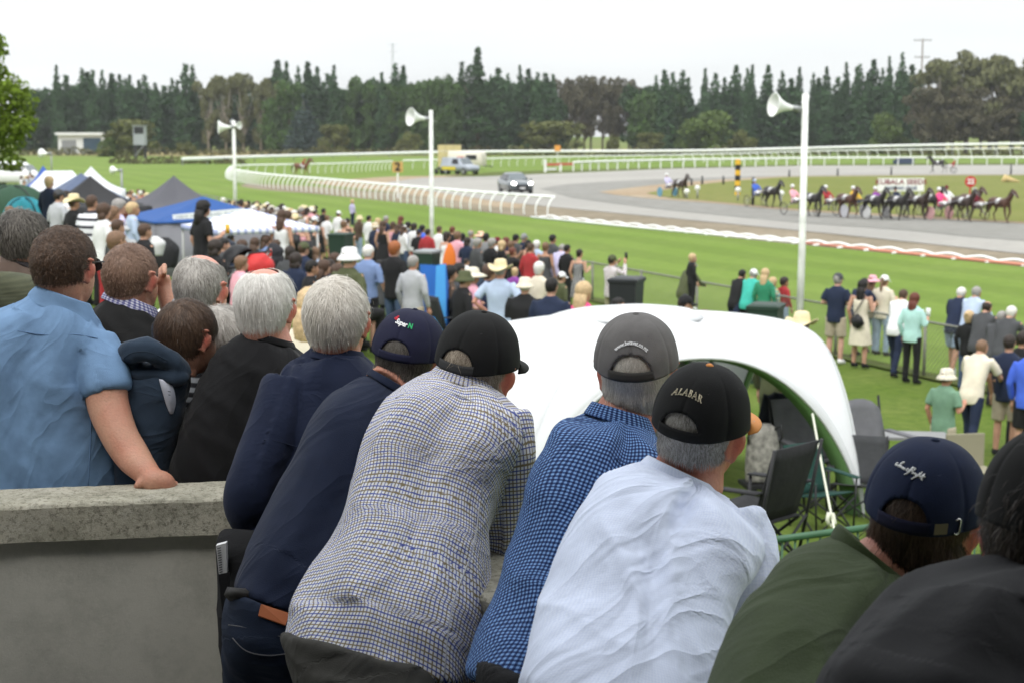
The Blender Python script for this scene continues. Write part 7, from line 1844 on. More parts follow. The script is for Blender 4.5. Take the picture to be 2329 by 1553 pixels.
c(1765, 726, "down", 35, "olive", "olive", "bob:lbrown", "boater:straw", "woman in a small straw hat with dark band", Y=19.5, H=1.60)
c(1404, 676, "down", 95, "black", "black", "short:black", None, "man with black hair and sunglasses seen over the canopy top", Y=21, H=1.62)
c(1556, 669, "down", 80, "black", "black", "short:dark", "cap:black", "man in black cap and shirt just above the canopy", Y=20.5, H=1.72)
c(1595, 706, "sit", 40, "black", "black", "full:auburn", None, "top of a dark red head behind the canopy", Y=19.5, fixY=True)
c(1904, 619, "fold", 35, "navy", "beige", "short:grey", "cap:dgrey", "man in grey cap, navy vest and beige shorts at the fence", Y=28.5, H=1.82, low="shorts", sleeve="short", shoe="white", skin=(.55, .32, .25))
c(1950, 629, "lean", 45, "navy", "denim", "short:black", None, "dark haired man in navy tee and blue shorts leaning on the fence", Y=28, H=1.72, low="shorts", sleeve="short")
c(1960, 636, "hold", 40, "cream", "cream", "long:black", None, "woman with long black hair in an off-white dress with a black shoulder bag", Y=27, H=1.72, low="dress", bag="cross")
c(1984, 625, "down", 45, "beige", "ldenim", "long:lbrown", "sun:pink", "woman in a pink wide brimmed sun hat", Y=28.5, H=1.70)
c(2010, 624, "hold", 45, "cream", "ldenim", "pony:lbrown", "cap:white", "woman in a pale pink cap with a long plait and cream top", Y=28, H=1.74)
c(2040, 655, "lean", 40, "white", "navy", "short:brown", None, "man in white shirt and navy trousers leaning with legs crossed", Y=26, H=1.66)
c(2078, 666, "hold", 45, "mint", "black", "long:auburn", None, "woman in a loose mint top and black trousers holding up a phone", Y=25, H=1.66, bag="phone_white")
c(2173, 650, "lean", 40, "navy", "ldenim", "short:white", None, "white haired man in navy jacket and pale shorts at the fence", Y=25, H=1.74, low="shorts", shoe="white")
c(2205, 648, "lean", 45, "lblue", "black", "short:grey", None, "tall grey haired man in pale blue shirt bent over the fence", Y=24, H=1.80)
c(2228, 681, "lean", 45, "dgrey", "black", "bald:dark", None, "balding man in a dark brown jacket at the fence", Y=24.5, H=1.68)
c(2204, 709, "kid", 40, "black", "denim", "bun:blond", None, "blond girl with a flowery headband in a black top", Y=22, H=1.42)
c(2262, 704, "lean", 45, "dgrey", "black", "short:grey", None, "grey haired person mostly hidden beside the white haired man", Y=24, H=1.6)
c(2283, 692, "lean", 45, "dgrey", "black", "short:white", None, "white haired man in a charcoal jacket, arms along the fence", Y=23, H=1.70)
c(2214, 768, "lean", 42, "cream", "navy", "crop:lbrown", None, "shaven headed man in a cream short sleeved shirt and dark jeans", Y=20, H=1.66, sleeve="short")
c(2296, 760, "down", 35, "navy", "beige", "short:dark", None, "dark haired man in navy tee and beige shorts", Y=20, H=1.72, low="shorts", sleeve="short")
c(2326, 752, "down", 40, "black", "black", "short:dark", None, "dark haired person cropped by the frame edge above the royal blue top", Y=21.5, H=1.7)
c(2345, 772, "down", 35, "royal", "black", "short:brown", None, "person in a royal blue sweatshirt and black shorts, cut by the frame", Y=18.5, H=1.72, low="shorts")
c(2150, 834, "hold", 50, "sage", "beige", "short:lbrown", "bucket:floralhat", "man in sage green tee and floral bucket hat holding a drink", Y=17.5, H=1.70, sleeve="short", low="shorts", skin=(.48, .24, .16))
c(1815, 868, "down", 10, "orange", "orange", "short:brown", None, "person in orange shorts glimpsed under the canopy edge", Y=17.2, H=1.7, low="shorts")
# --- packed far crowd along the fence
R6 = random.Random(21)
tops = ["black", "navy", "white", "lgrey", "grey", "olive", "lblue", "pink", "black", "dgrey", "black", "dgrey", "navy", "brown", "black", "red", "mblue"]
hairs = ["short:black", "short:brown", "bob:dark", "full:grey", "long:brown", "bob:blond", "short:dark", "full:lbrown", "short:grey", "full:white"]
hatsr = [None, None, None, None, None, "brim:straw", "cap:white", "cap:navy", None, None, "cap:black", "bucket:cream"]
words_t = dict(black="black", navy="navy", white="white", lgrey="pale grey", grey="grey", olive="olive", lblue="pale blue", pink="pink", red="red", cream="cream", dgrey="charcoal", mblue="mid blue", brown="brown")
words_h = {"brim": "straw hat", "cap": "cap", "sun": "sun hat", "bucket": "bucket hat"}
hw = {"short:black": "short black hair", "short:brown": "short brown hair", "bob:dark": "a dark bob", "full:grey": "full grey hair", "long:brown": "long brown hair", "bob:blond": "a blond bob", "short:dark": "short dark hair", "full:lbrown": "fair brown hair", "short:grey": "short grey hair", "full:white": "white hair"}
where = [(560, "near the distant pole with two horns"), (605, "behind the striped awning"), (650, "above the red flag"), (710, "beside the long navy dress")]
def far_person(px, pt, Y, place=None):
 w_ = place or next((b for a, b in where if px < a), "behind the taller spectators at the fence")
 for _ in range(40):
  t, h, ht = R6.choice(tops), R6.choice(hairs), R6.choice(hatsr); k_ = (t, ht or h, w_)
  if k_ not in USED: break
 USED[k_] = 1
 lab = "far spectator in %s %s, %s" % (words_t[t], ("and a %s" % (words_h[ht.split(':')[0]] if ht.split(':')[1] in ("straw",) else ht.split(':')[1] + " " + words_h[ht.split(':')[0]])) if ht else "with " + hw[h], w_)
 crowd(px, pt, R6.choice(["down", "down", "fold", "hold"]), R6.uniform(30, 65), t, R6.choice(["black", "navy", "denim", "beige", "grey"]), h, ht, lab, Y=Y, H=R6.uniform(1.58, 1.85), group="packed spectators farther along the fence", low=R6.choice(["trousers", "trousers", "dress"]))
for i in range(58):
 px = 505 + i * 3.7 + R6.uniform(-3, 3); f_ = (px - 505) / 215
 far_person(px, 452 + 22 * f_ + R6.uniform(-3, 10), 72 - 14 * f_)
for i in range(34):
 px = 560 + i * 5.0 + R6.uniform(-3, 3); f_ = (px - 560) / 170
 far_person(px, 474 + 22 * f_ + R6.uniform(-4, 9), 60 - 10 * f_)
for i in range(8): far_person(288 + i * 6 + R6.uniform(-2, 2), 432 + R6.uniform(-3, 9), 84, "between the black and grey pointed tents")
for i in range(6): far_person(48 + i * 5, 393 + R6.uniform(-3, 8), 92, "beside the blue pointed tent")
for i, (px, pt) in enumerate([(780, 500), (790, 496), (850, 505), (870, 503), (905, 510), (918, 512), (950, 520), (972, 520), (1012, 527), (1040, 525), (1060, 540), (1085, 542), (1115, 542), (1140, 548), (1160, 546), (1200, 545), (1205, 552), (1240, 550)]):
 far_person(px, pt, 54 - (px - 780) * .036, None)
for i, (px, pt, Y_, t_, l_) in enumerate([(482, 545, 27, "black", "black jacket just past the curly haired man"), (500, 540, 30, "dgrey", "charcoal top at the near corner of the striped awning"), (520, 532, 32, "black", "black top under the middle of the striped awning"), (545, 545, 30, "navy", "navy top beside the pushchair hood"), (575, 540, 31, "black", "black top left of the awning pole"), (598, 535, 33, "mblue", "mid blue top in the awning's shade"), (622, 545, 30, "black", "black top beside the red pennant"), (655, 560, 28, "dgrey", "charcoal top on the grass beyond the pennant"), (668, 575, 25, "navy", "navy top low on the grass near the olive cap"), (728, 590, 25, "black", "black top behind the white bucket hat"), (755, 575, 27, "dgrey", "charcoal top beside the white bucket hat"), (700, 590, 24, "black", "black top in front of the backpack"), (760, 600, 22, "black", "black top low before the silver heads"), (860, 590, 26, "dgrey", "charcoal top between blue shirt and ginger hair")]):
 crowd(px, pt, "sit", R6.uniform(20, 70), t_, "black", R6.choice(["short:dark", "bob:dark", "full:brown", "short:black", "long:brown"]), None, "seated spectator in a " + l_, Y=Y_, H=1.62, group="spectators seated on the bank")
for i, px in enumerate((500, 515, 530, 548, 572, 585, 600, 615)):
 far_person(px, 518 + R6.uniform(-6, 14), 40, "seated in the shade of the striped awning" if False else "under the striped awning")
# ================================================================ fence, tents, shelters, furniture
M_FENCE = mat("fence_steel", (.22, .22, .19), .6, metal=.3, var=.15)
def boundary_fence():
 root = empty("wire_fence", fpt(0), 0, "low wire netting fence with steel top rail between spectators and turf", "fence")
 n = 0
 T0, T1, S = -24, 60, 3.0; k = int((T1 - T0) / S)
 zz = lambda p: gz(p.x, p.y)
 V = []
 top = []
 me = None
 for i in range(k + 1):
  p = fpt(T0 + i * S); z = zz(p); top.append(Vector((p.x, p.y, z + 1.08)))
  if me is None:
   m = MB(); m.tube([(0, 0, -.1), (0, 0, 1.12)], .032, 8); o = m.build("post", M_FENCE, None, True); me = o.data
  else: o = bpy.data.objects.new("post", me); COL.objects.link(o)
  o.matrix_world = Matrix.Translation((p.x, p.y, z)); o.parent = root; o.matrix_parent_inverse = Matrix.Translation(root.location).inverted()
 m = MB(); m.tube(top, .024, 7); adopt(m.build("top_rail", M_FENCE, None, True), root)
 # diamond netting
 Vn = []; Fn = []
 w = .0045
 for i in range(int((T1 - T0) / .11)):
  t = T0 + i * .11
  for s in (1, -1):
   a = fpt(t); b = fpt(t + s * 1.0)
   A = Vector((a.x, a.y, zz(a) + .03)); B = Vector((b.x, b.y, zz(b) + 1.05)); d = (B - A).normalized(); sd = d.cross(Vector((FT.y, -FT.x, 0))).normalized() * w
   q = len(Vn); Vn += [A - sd, A + sd, B + sd, B - sd]; Fn.append((q, q + 1, q + 2, q + 3))
 o = adopt(mk("netting", Vn, Fn, M_FENCE, None, False), root); o["kind"] = "stuff"
boundary_fence()
def cloth_mat(name, col=None, trans=.25): return mat(name, col, .75, var=.05, vscale=2, bump=.01, bscale=2.5, trans=trans)
def gazebo(px, ptop, Y, half, eave_drop, val, m, mval, label, yaw=20, conc=.35, legs=True, mleg=None, ridge=0, z0=None, wall=None, stripes=None):
 t = P(px, ptop, Y); g = gz(t.x, t.y) if z0 is None else z0
 root = empty("pop_up_tent", (t.x, Y, g), math.radians(yaw), label, "tent")
 H = t.z - g; He = H - eave_drop; V = []; n = 12; F = []
 for side in range(4):
  a0 = side * math.pi / 2 + math.pi / 4; c0 = Vector((math.cos(a0), math.sin(a0), 0)) * half * math.sqrt(2); a1 = a0 + math.pi / 2; c1 = Vector((math.cos(a1), math.sin(a1), 0)) * half * math.sqrt(2)
  base = len(V)
  for i in range(n + 1):
   u = i / n; e = c0.lerp(c1, u)
   for j in range(n + 1):
    v = j / n; ap = Vector((max(-ridge, min(ridge, e.x)) if ridge else 0, 0, H)); q = ap.lerp(Vector((e.x, e.y, He)), v)
    sag = conc * eave_drop * math.sin(v * math.pi) * (.6 + .4 * (1 - abs(2 * u - 1))) ; q.z -= sag; V.append(q)
  for i in range(n):
   for j in range(n):
    a = base + i * (n + 1) + j; F.append((a, a + 1, a + n + 2, a + n + 1))
 o = mk("roof_canopy", V, F, m, root); md = o.modifiers.new("s", 'SOLIDIFY'); md.thickness = .01
 for side in range(4):
  a0 = side * math.pi / 2 + math.pi / 4; c0 = Vector((math.cos(a0), math.sin(a0), 0)) * half * math.sqrt(2) * 1.004; a1 = a0 + math.pi / 2; c1 = Vector((math.cos(a1), math.sin(a1), 0)) * half * math.sqrt(2) * 1.004
  Vv = []
  for i in range(13):
   e = c0.lerp(c1, i / 12); Vv += [(e.x, e.y, He + .02), (e.x * 1.005, e.y * 1.005, He - val)]
  o = mk("valance", Vv, [(2 * i, 2 * i + 1, 2 * i + 3, 2 * i + 2) for i in range(12)], mval, root); md = o.modifiers.new("s", 'SOLIDIFY'); md.thickness = .008
  if legs:
   mb = MB(); q = c0 * .97; mb.tube([(q.x, q.y, 0), (q.x, q.y, He)], .025, 8); mb.build("leg", mleg or M_GREY, root, True)
 if wall is not None:
  for side in wall[1]:
   a0 = side * math.pi / 2 + math.pi / 4; c0 = Vector((math.cos(a0), math.sin(a0), 0)) * half * 1.40; a1 = a0 + math.pi / 2; c1 = Vector((math.cos(a1), math.sin(a1), 0)) * half * 1.40
   Vv = []
   for i in range(13):
    e = c0.lerp(c1, i / 12); w_ = 1 + .01 * math.sin(i * 2.3); Vv += [(e.x * w_, e.y * w_, He), (e.x * w_, e.y * w_, .02)]
   o = mk("side_wall", Vv, [(2 * i, 2 * i + 1, 2 * i + 3, 2 * i + 2) for i in range(12)], wall[0], root); md = o.modifiers.new("s", 'SOLIDIFY'); md.thickness = .006
 return root
TB = cloth_mat("tent_black", (.030, .030, .032), .08); TG_ = cloth_mat("tent_grey", (.11, .11, .125), .15); TBL = cloth_mat("tent_blue", (.03, .10, .32), .2); TBB = cloth_mat("tent_light_blue", (.06, .13, .50), .2)
TW = cloth_mat("tent_white", (.76, .78, .80), .2); TNB = cloth_mat("tent_slate_blue", (.11, .14, .22), .15); TGR = cloth_mat("tent_green", (.035, .085, .05), .2); TTQ = cloth_mat("tent_turquoise", (.06, .42, .52), .2)
gazebo(98, 377, 78, 1.15, 1.2, .35, TBB, TBB, "small bright blue pointed tent beyond the white marquees", 20)
gazebo(207, 379, 62, 1.25, .95, .55, TW, TW, "white peaked marquee behind the black pointed tent", 12, .3, wall=(TW, (0, 1)))
gazebo(133, 389, 52, 1.3, 1.0, .30, TW, TW, "wide white marquee with side wall behind the blond person", 30, .12, ridge=.45, wall=(TW, (0, 1, 2, 3)))
gazebo(184, 394, 50, 1.6, 1.0, .3, TNB, TNB, "slate blue peaked tent between white and black tents", 25, .1)
gazebo(205, 400, 44.5, 1.55, .85, .26, TB, TB, "black pointed pop-up tent in the middle of the tent row", 18, .32)
gazebo(395, 400, 46, 1.6, .95, .26, TG_, TB, "dark grey pointed marquee with black valance", 22, .32, wall=(cloth_mat("tent_side_grey", (.30, .30, .33), .3), (1,)))
r = gazebo(462, 447, 40, 1.75, .55, .02, TBL, TBL, "blue marquee with a white printed band over its eaves", 28, .1, wall=(cloth_mat("tent_side_grey"), (1, 2)))
def band_blue():
 Y = 38.0
 a, b, c_, d = P(392, 489, Y), P(556, 474, Y), P(556, 492, Y), P(394, 500, Y)
 R = empty("banner", a, 0, "white printed banner strip hung along the edge of the blue marquee", "banner")
 o = mk("strip", [a, b, c_, d], [(0, 1, 2, 3)], mat("banner_white", (.80, .82, .84), .6), None, False); md = o.modifiers.new("s", 'SOLIDIFY'); md.thickness = .01; adopt(o, R)
 mb = MB()
 for k in range(26):
  if k % 7 == 5: continue
  f = .06 + .034 * k; l = a.lerp(b, f).lerp(d.lerp(c_, f), .5); mb.box((l.x, l.y - .015, l.z), (.035, .004, .035 + .02 * (k % 3)))
 adopt(mb.build("faint_lettering", mat("banner_ink", (.42, .46, .52), .7)), R)
band_blue()
def awning():
 t = P(566, 475, 34); g = gz(t.x, t.y)
 TS = stripe_mat("awning_stripes", (.74, .76, .82), (.36, .40, .62), .16, axis='X', duty=.6)
 gazebo(566, 475, 34, 1.15, .38, .10, TS, TS, "small blue and white striped awning on thin poles", 30, .05, mleg=mat("pole_pale", (.5, .5, .5), .5))
awning()
def dome_tent(px, ptop, Y, rx, h, m, label, yaw=0, z0=None):
 t = P(px, ptop, Y); g = t.z - h
 root = empty("dome_tent", (t.x, Y, g), math.radians(yaw), label, "tent")
 th = np.linspace(0, 2 * math.pi, 28, endpoint=False); ph = np.linspace(.02, math.pi / 2, 10); T, Q = np.meshgrid(th, ph)
 V = np.stack([rx * np.sin(Q) ** .8 * np.cos(T), rx * .8 * np.sin(Q) ** .8 * np.sin(T), h * np.cos(Q) * (1 + .06 * np.cos(4 * T))], 2).reshape(-1, 3)
 mk("fabric", V, grid_faces(28, 10, True), m, root)
 mb = MB()
 for a in (0, math.pi / 2):
  mb.tube([(rx * 1.01 * math.copysign(abs(math.sin(q)) ** .8, q) * math.cos(a + .78), rx * .81 * math.copysign(abs(math.sin(q)) ** .8, q) * math.sin(a + .78), h * 1.012 * math.cos(q)) for q in np.linspace(-1.57, 1.57, 17)], .015, 5)
 mb.build("pole", M_DARK, root, True); return root
dome_tent(30, 424, 40, .95, .8, TGR, "green dome tent half hidden under the leafy tree")
dome_tent(55, 452, 36, .55, .7, TTQ, "small turquoise shelter in front of the green tent")
def popup_blue():
 c0 = P(982, 600, 25); g = gz(c0.x, c0.y)
 M1 = cloth_mat("popup_blue", (.04, .22, .72), .35); M2 = cloth_mat("popup_sky", (.10, .45, .85), .35)
 R = empty("beach_shelter", (c0.x, c0.y, g), 0, "bright blue pop-up beach shelter beside the seated group", "shelter")
 a, b = P(955, 602, 25.2), P(1014, 600, 24.6); bl = P(938, 665, 26.5); fr = P(1016, 690, 24.2); fl = P(975, 694, 25.0); br = P(1012, 640, 26.5)
 bl.z = gz(bl.x, bl.y); fr.z = gz(fr.x, fr.y); fl.z = gz(fl.x, fl.y); mid = P(984, 690, 24.2); mid.z = gz(mid.x, mid.y)
 a2 = a + Vector((0, 1.3, -.5)); b2 = b + Vector((0, 1.3, -.5))
 for nm, q, mm in (("panel", [a, bl, mid, P(992, 604, 24.6)], M1), ("panel", [P(992, 604, 24.6), mid, fr, b], M2), ("panel", [a, P(992, 604, 24.6), b, b2, a2], M1), ("panel", [b, fr, fr + Vector((.1, 1.4, 0)), b2], M1), ("panel", [a, a2, bl + Vector((0, .8, 0)), bl], M1)):
  o = mk(nm, q, [tuple(range(len(q)))], mm, None, False); md = o.modifiers.new("s", 'SOLIDIFY'); md.thickness = .01; adopt(o, R)
popup_blue()
# --- the big white dome shelter
def shelter():
 Lr = GT(1964, 1180); Ll = Vector((.02, 12.9, 0)); Ll.z = gz(Ll.x, Ll.y)
 u = (Lr - Ll); u.z = 0; S = u.length; u.normalize(); n = Vector((-u.y, u.x, 0)); a = S / 2
 mid = (Lr + Ll) / 2; C = mid + n * a; g = Lr.z
 R = empty("dome_shelter", (C.x, C.y, g), math.atan2(u.y, u.x), "large white dome shelter on four curved legs with green trimmed arches", "shelter")
 ztop = P(1450, 711, C.y).z - g; H = ztop; HA = H * .88
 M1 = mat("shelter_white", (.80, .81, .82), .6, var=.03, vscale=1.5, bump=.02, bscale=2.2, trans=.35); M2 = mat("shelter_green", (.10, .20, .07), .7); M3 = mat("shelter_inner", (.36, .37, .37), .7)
 def zb(s): return HA * np.maximum(0, 1 - np.abs(s) ** 2.2) ** .75
 ns, nt = 49, 26; s = np.sin(np.linspace(-math.pi / 2, math.pi / 2, ns)); t = np.linspace(0, 1, nt) ** .8
 def surf(side, off=0.0, T=t):
  Ss, Tt = np.meshgrid(s, T); z_b = zb(Ss); out = 1 + .05 * (1 - Ss ** 2)
  x = Ss * a * Tt; y = -a * out * Tt; z = z_b + (H - z_b) * np.maximum(0, 1 - Tt ** 2.0) ** .62
  V = np.stack([x, y, z - off], 2).reshape(-1, 3); r = side * math.pi / 2
  return np.stack([V[:, 0] * math.cos(r) - V[:, 1] * math.sin(r), V[:, 0] * math.sin(r) + V[:, 1] * math.cos(r), V[:, 2]], 1)
 for k in range(4):
  o = mk("roof_panel", surf(k), grid_faces(ns, nt), M1, R); md = o.modifiers.new("s", 'SOLIDIFY'); md.thickness = .012; md.offset = -1
  T2 = np.linspace(.90, .998, 5)
  V = surf(k, .0, T2);
  e = surf(k, 0, np.array([.999])); Vi = e.copy(); Vi[:, :2] *= .93; Vi[:, 2] = np.maximum(0, Vi[:, 2] - .03)
  V = np.concatenate([e, Vi]); o = mk("arch_trim", V, grid_faces(ns, 2), M2, R); md = o.modifiers.new("s", 'SOLIDIFY'); md.thickness = .01
  mb = MB(); mb.tube([Vector(tuple(q)) for q in e], .014, 6); mb.build("arch_piping", M1, R, True)
 for k in range(4):
  for c_ in (ns // 3, ns - 1 - ns // 3):
   e = surf(k)[np.arange(nt) * ns + c_]; mb = MB(); mb.tube([Vector(tuple(q)) for q in e], .006, 5); mb.build("panel_seam", mat("seam_pale", (.55, .56, .57), .8), R, True)
  e = surf(k)[np.arange(nt) * ns]; mb = MB(); mb.tube([Vector(tuple(q)) * .985 for q in e], .018, 6); mb.build("pole", M_GREY, R, True)
 # top cap
 th = np.linspace(0, 2 * math.pi, 36, endpoint=False); rr = np.array([.02, .25, .5, .62]); zz = np.array([.05, .045, .015, -.035])
 V = np.array([(r_ * math.cos(q), r_ * math.sin(q), H + z_) for r_, z_ in zip(rr, zz) for q in th]); o = mk("vent_cap", V, grid_faces(36, 4, True), M1, R); md = o.modifiers.new("s", 'SOLIDIFY'); md.thickness = .01
 # far wall panel
 ss = np.linspace(-.98, .72, 22); rows = []
 for f in (1, .66, .33, 0): rows.append(np.stack([ss * a, np.full(22, a * 1.0) + .02 * np.sin(ss * 14), zb(ss) * .99 * f], 1))
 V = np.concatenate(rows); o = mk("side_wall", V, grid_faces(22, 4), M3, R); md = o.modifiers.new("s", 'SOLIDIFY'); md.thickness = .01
 mb = MB(); q0 = Vector((.72 * a, a, 0)); mb.tube([q0, q0 + Vector((0, 0, float(zb(np.array([.72]))[0])))], .022, 6); mb.build("wall_zip", M_DARK, R, True)
 return R, g
SHR, SHG = shelter()
def rope(a, b, r, label, knot=None):
 R = empty("guy_rope", b, 0, label, "rope")
 mb = MB(); pts = [a.lerp(b, k / 8) - Vector((0, 0, .02 * math.sin(k / 8 * math.pi))) for k in range(9)]; mb.tube(pts, r, 6); adopt(mb.build("cord", mat("rope_white", (.62, .63, .52), .8), None, True), R)
 if knot is not None:
  q = a.lerp(b, knot); mb = MB(); mb.tube([q + Vector((-.03, 0, .05)), q + Vector((-.045, -.02, 0)), q + Vector((-.02, 0, -.06)), q + Vector((.02, .01, -.03)), q + Vector((.0, .02, .04))], .016, 6); adopt(mb.build("knot", mat("rope_white"), None, True), R)
 mb = MB(); mb.tube([b + Vector((0, 0, -.12)), b + Vector((0, 0, .05))], .012, 6); adopt(mb.build("peg", M_GREY), R)
rope(P(1848, 940, 12.8), GT(1912, 1275), .009, "white guy rope with a knot dropping from the shelter leg to the barrier", .74)
rope(P(1912, 918, 14.6), GT(2085, 1090), .007, "thin guy rope stretching away from the shelter across the grass")
# --- folding chairs
def make_chair(col, label, px, pyfoot, yaw, sc=1.0, Y=None, drape=None, round_top=False, cat="camp chair", group="folding camp chairs", arms=True, z=None):
 b = GT(px, pyfoot) if Y is None else None
 if b is None: q = P(px, pyfoot, Y); b = Vector((q.x, Y, gz(q.x, Y)))
 if z is not None: b.z = z
 R = empty("camp_chair", b, math.radians(-yaw), label, cat, group); R.scale = (sc,) * 3
 mf = mat("chair_" + col, {"grey": (.13, .13, .14), "black": (.018, .018, .02), "green": (.010, .045, .035), "charcoal": (.045, .047, .05)}[col], .85, var=.12, vscale=9, bump=.01, bscale=8)
 w = .27
 def sheet_(name, P_, nu=7, nv=7, sag=.03, m=mf):
  V = []
  for j in range(nv):
   for i in range(nu):
    u = i / (nu - 1); v = j / (nv - 1); q = P_[0].lerp(P_[1], u).lerp(P_[3].lerp(P_[2], u), v)
    dq = math.sin(u * math.pi) * math.sin(v * math.pi); q = q + Vector((0, -sag * dq if name == "back" else 0, -sag * dq if name == "seat" else 0))
    if name == "back" and round_top and v > .6: q.z -= ((v - .6) / .4) ** 2 * .10 * abs(2 * u - 1) ** 2.5
    V.append(q)
  o = mk(name, V, grid_faces(nu, nv), m, R); md = o.modifiers.new("s", 'SOLIDIFY'); md.thickness = .012; return o
 sheet_("seat", [Vector((-w, .26, .46)), Vector((w, .26, .46)), Vector((w, -.18, .38)), Vector((-w, -.18, .38))])
 sheet_("back", [Vector((-w, -.16, .40)), Vector((w, -.16, .40)), Vector((w * 1.02, -.33, .95)), Vector((-w * 1.02, -.33, .95))])
 if arms:
  for s in (-1, 1): sheet_("armrest", [Vector((s * w, -.24, .64)), Vector((s * (w + .09), -.24, .64)), Vector((s * (w + .09), .28, .62)), Vector((s * w, .28, .62))], 3, 5, .0)
 for s in (-1, 1):
  for a_, b_ in (((s * w, .26, .46), (s * w, -.26, .0)), ((s * w, -.18, .38), (s * w, .28, 0)), ((s * (w + .02), -.34, .96), (s * (w + .01), -.16, .02)), ((s * (w + .03), .27, .62), (s * w, .27, 0))):
   mb = MB(); mb.tube([a_, b_], .0125, 6); mb.build("leg", M_BLACK, R, True)
 for y in (-.24, .27):
  mb = MB(); mb.tube([(-w, y, .02), (w, y, .40)], .011, 6); mb.tube([(w, y, .02), (-w, y, .40)], .011, 6); mb.build("cross_brace", M_BLACK, R, True)
 if drape:
  m = mat("jacket_drape", (.012, .014, .024), .9, bump=.02, bscale=9)
  V = []; nu, nv = 15, 16
  for j in range(nv):
   v = j / (nv - 1)
   for i in range(nu):
    u = i / (nu - 1) * 2 - 1; ax = u * (.33 + .05 * v)
    y = -.36 - .06 * math.sin(v * 2) + .02 * math.sin(u * 9 + v * 4); z_ = .99 - v * .52 * (1 + .25 * abs(u) ** 2) + .01 * math.sin(u * 14)
    V.append((ax, y, z_))
  o = mk("jacket", V, grid_faces(nu, nv), m, R); md = o.modifiers.new("s", 'SOLIDIFY'); md.thickness = .03
 return R
make_chair("grey", "grey folding chair with rounded back, open on the grass beyond the shelter leg", 1995, 1150, 150, 1.05, round_top=True)
make_chair("grey", "camp chair with a dark jacket hung over it under the shelter", 1850, 1150, 158, 1.0, drape=True)
make_chair("green", "dark green low camp chair nearest the shelter leg", 1862, 1205, 150, .72)
make_chair("black", "tall black camp chair seen from behind beside the bald man's ear", 1718, 1295, -46, .93)
make_chair("charcoal", "charcoal camp chair partly behind the white shelter leg", 1948, 1180, 200, .75)
make_chair("black", "black camp chair holding the blond woman in pink", 1318, 740, 35, 1.0, Y=21.8, arms=False)
make_chair("charcoal", "dark folding chair in the seated group beside the blue shelter", 1020, 700, 60, 1.0, Y=24.5)
make_chair("black", "black folding chair farther into the seated group", 1062, 700, 50, 1.0, Y=24.8)
make_chair("charcoal", "empty charcoal chair under the striped awning", 590, 600, 60, 1.0, Y=31)
make_chair("black", "empty black chair beside the pushchair", 655, 600, 120, 1.0, Y=29)
def backpack_camo():
 q = P(1735, 1005, 13.6); g = q.z - .35
 R = empty("backpack", (q.x, q.y, g), math.radians(8), "grey camouflage backpack propped on a folding stool", "backpack"); R.scale = (.78, .78, .78)
 m = mat("camo", (.22, .21, .19), .9, var=.5, vscale=16); g_ = Geo(); g_.rings([(0, 0, 0, .19, .10), (0, 0, .12, .20, .13), (0, 0, .40, .19, .12), (0, 0, .60, .15, .09), (0, 0, .66, .08, .05)]); mk("pack", g_.V, g_.F, m, R)
 for s in (-1, 1):
  mb = MB(); mb.tube([(s * .12, -.05, .60), (s * .17, -.12, .66), (s * .20, -.08, .52), (s * .17, -.02, .42)], .014, 6); mb.build("strap", M_DARK, R, True)
 mb = MB(); mb.box((0, 0, -.03), (.46, .36, .04)); mb.build("stool_seat", M_BLACK, R)
 for s in (-1, 1):
  for s2 in (-1, 1):
   mb = MB(); mb.bar((s * .2, s2 * .15, -.05), (-s * .2, s2 * .15, gz(q.x, q.y) - g), .02); mb.build("stool_leg", M_BLACK, R)
backpack_camo()
def trestle():
 b = P(2075, 1050, 16.2); g = gz(b.x, b.y)
 R = empty("folding_table", (b.x, b.y, g), math.radians(-8), "pale grey folding table beside the grey camp chair", "table")
 mb = MB(); mb.box((0, 0, .64), (.7, .4, .03)); mb.build("table_top", mat("table_grey", (.20, .20, .20), .5), R)
 for x in (-.3, .3):
  for y in (-.15, .15): mb = MB(); mb.bar((x, y, 0), (x * .9, y, .63), .025); mb.build("leg", M_DARK, R)
trestle()
def cooler():
 b = P(2215, 1050, 15.6); g = gz(b.x, b.y)
 R = empty("folding_stool", (b.x, b.y, g), .2, "khaki folding stool on the grass behind the man in sage green", "stool")
 mb = MB(); mb.box((0, 0, .42), (.42, .36, .05)); mb.box((0, .2, .6), (.42, .03, .36)); mb.build("seat", mat("stool_khaki", (.26, .24, .17), .9), R)
 for s in (-1, 1): mb = MB(); mb.bar((s * .2, -.18, 0), (s * .2, .18, .42), .025); mb.build("leg", M_GREY, R); mb = MB(); mb.bar((s * .2, .18, 0), (s * .2, -.18, .42), .025); mb.build("leg", M_GREY, R)
cooler()
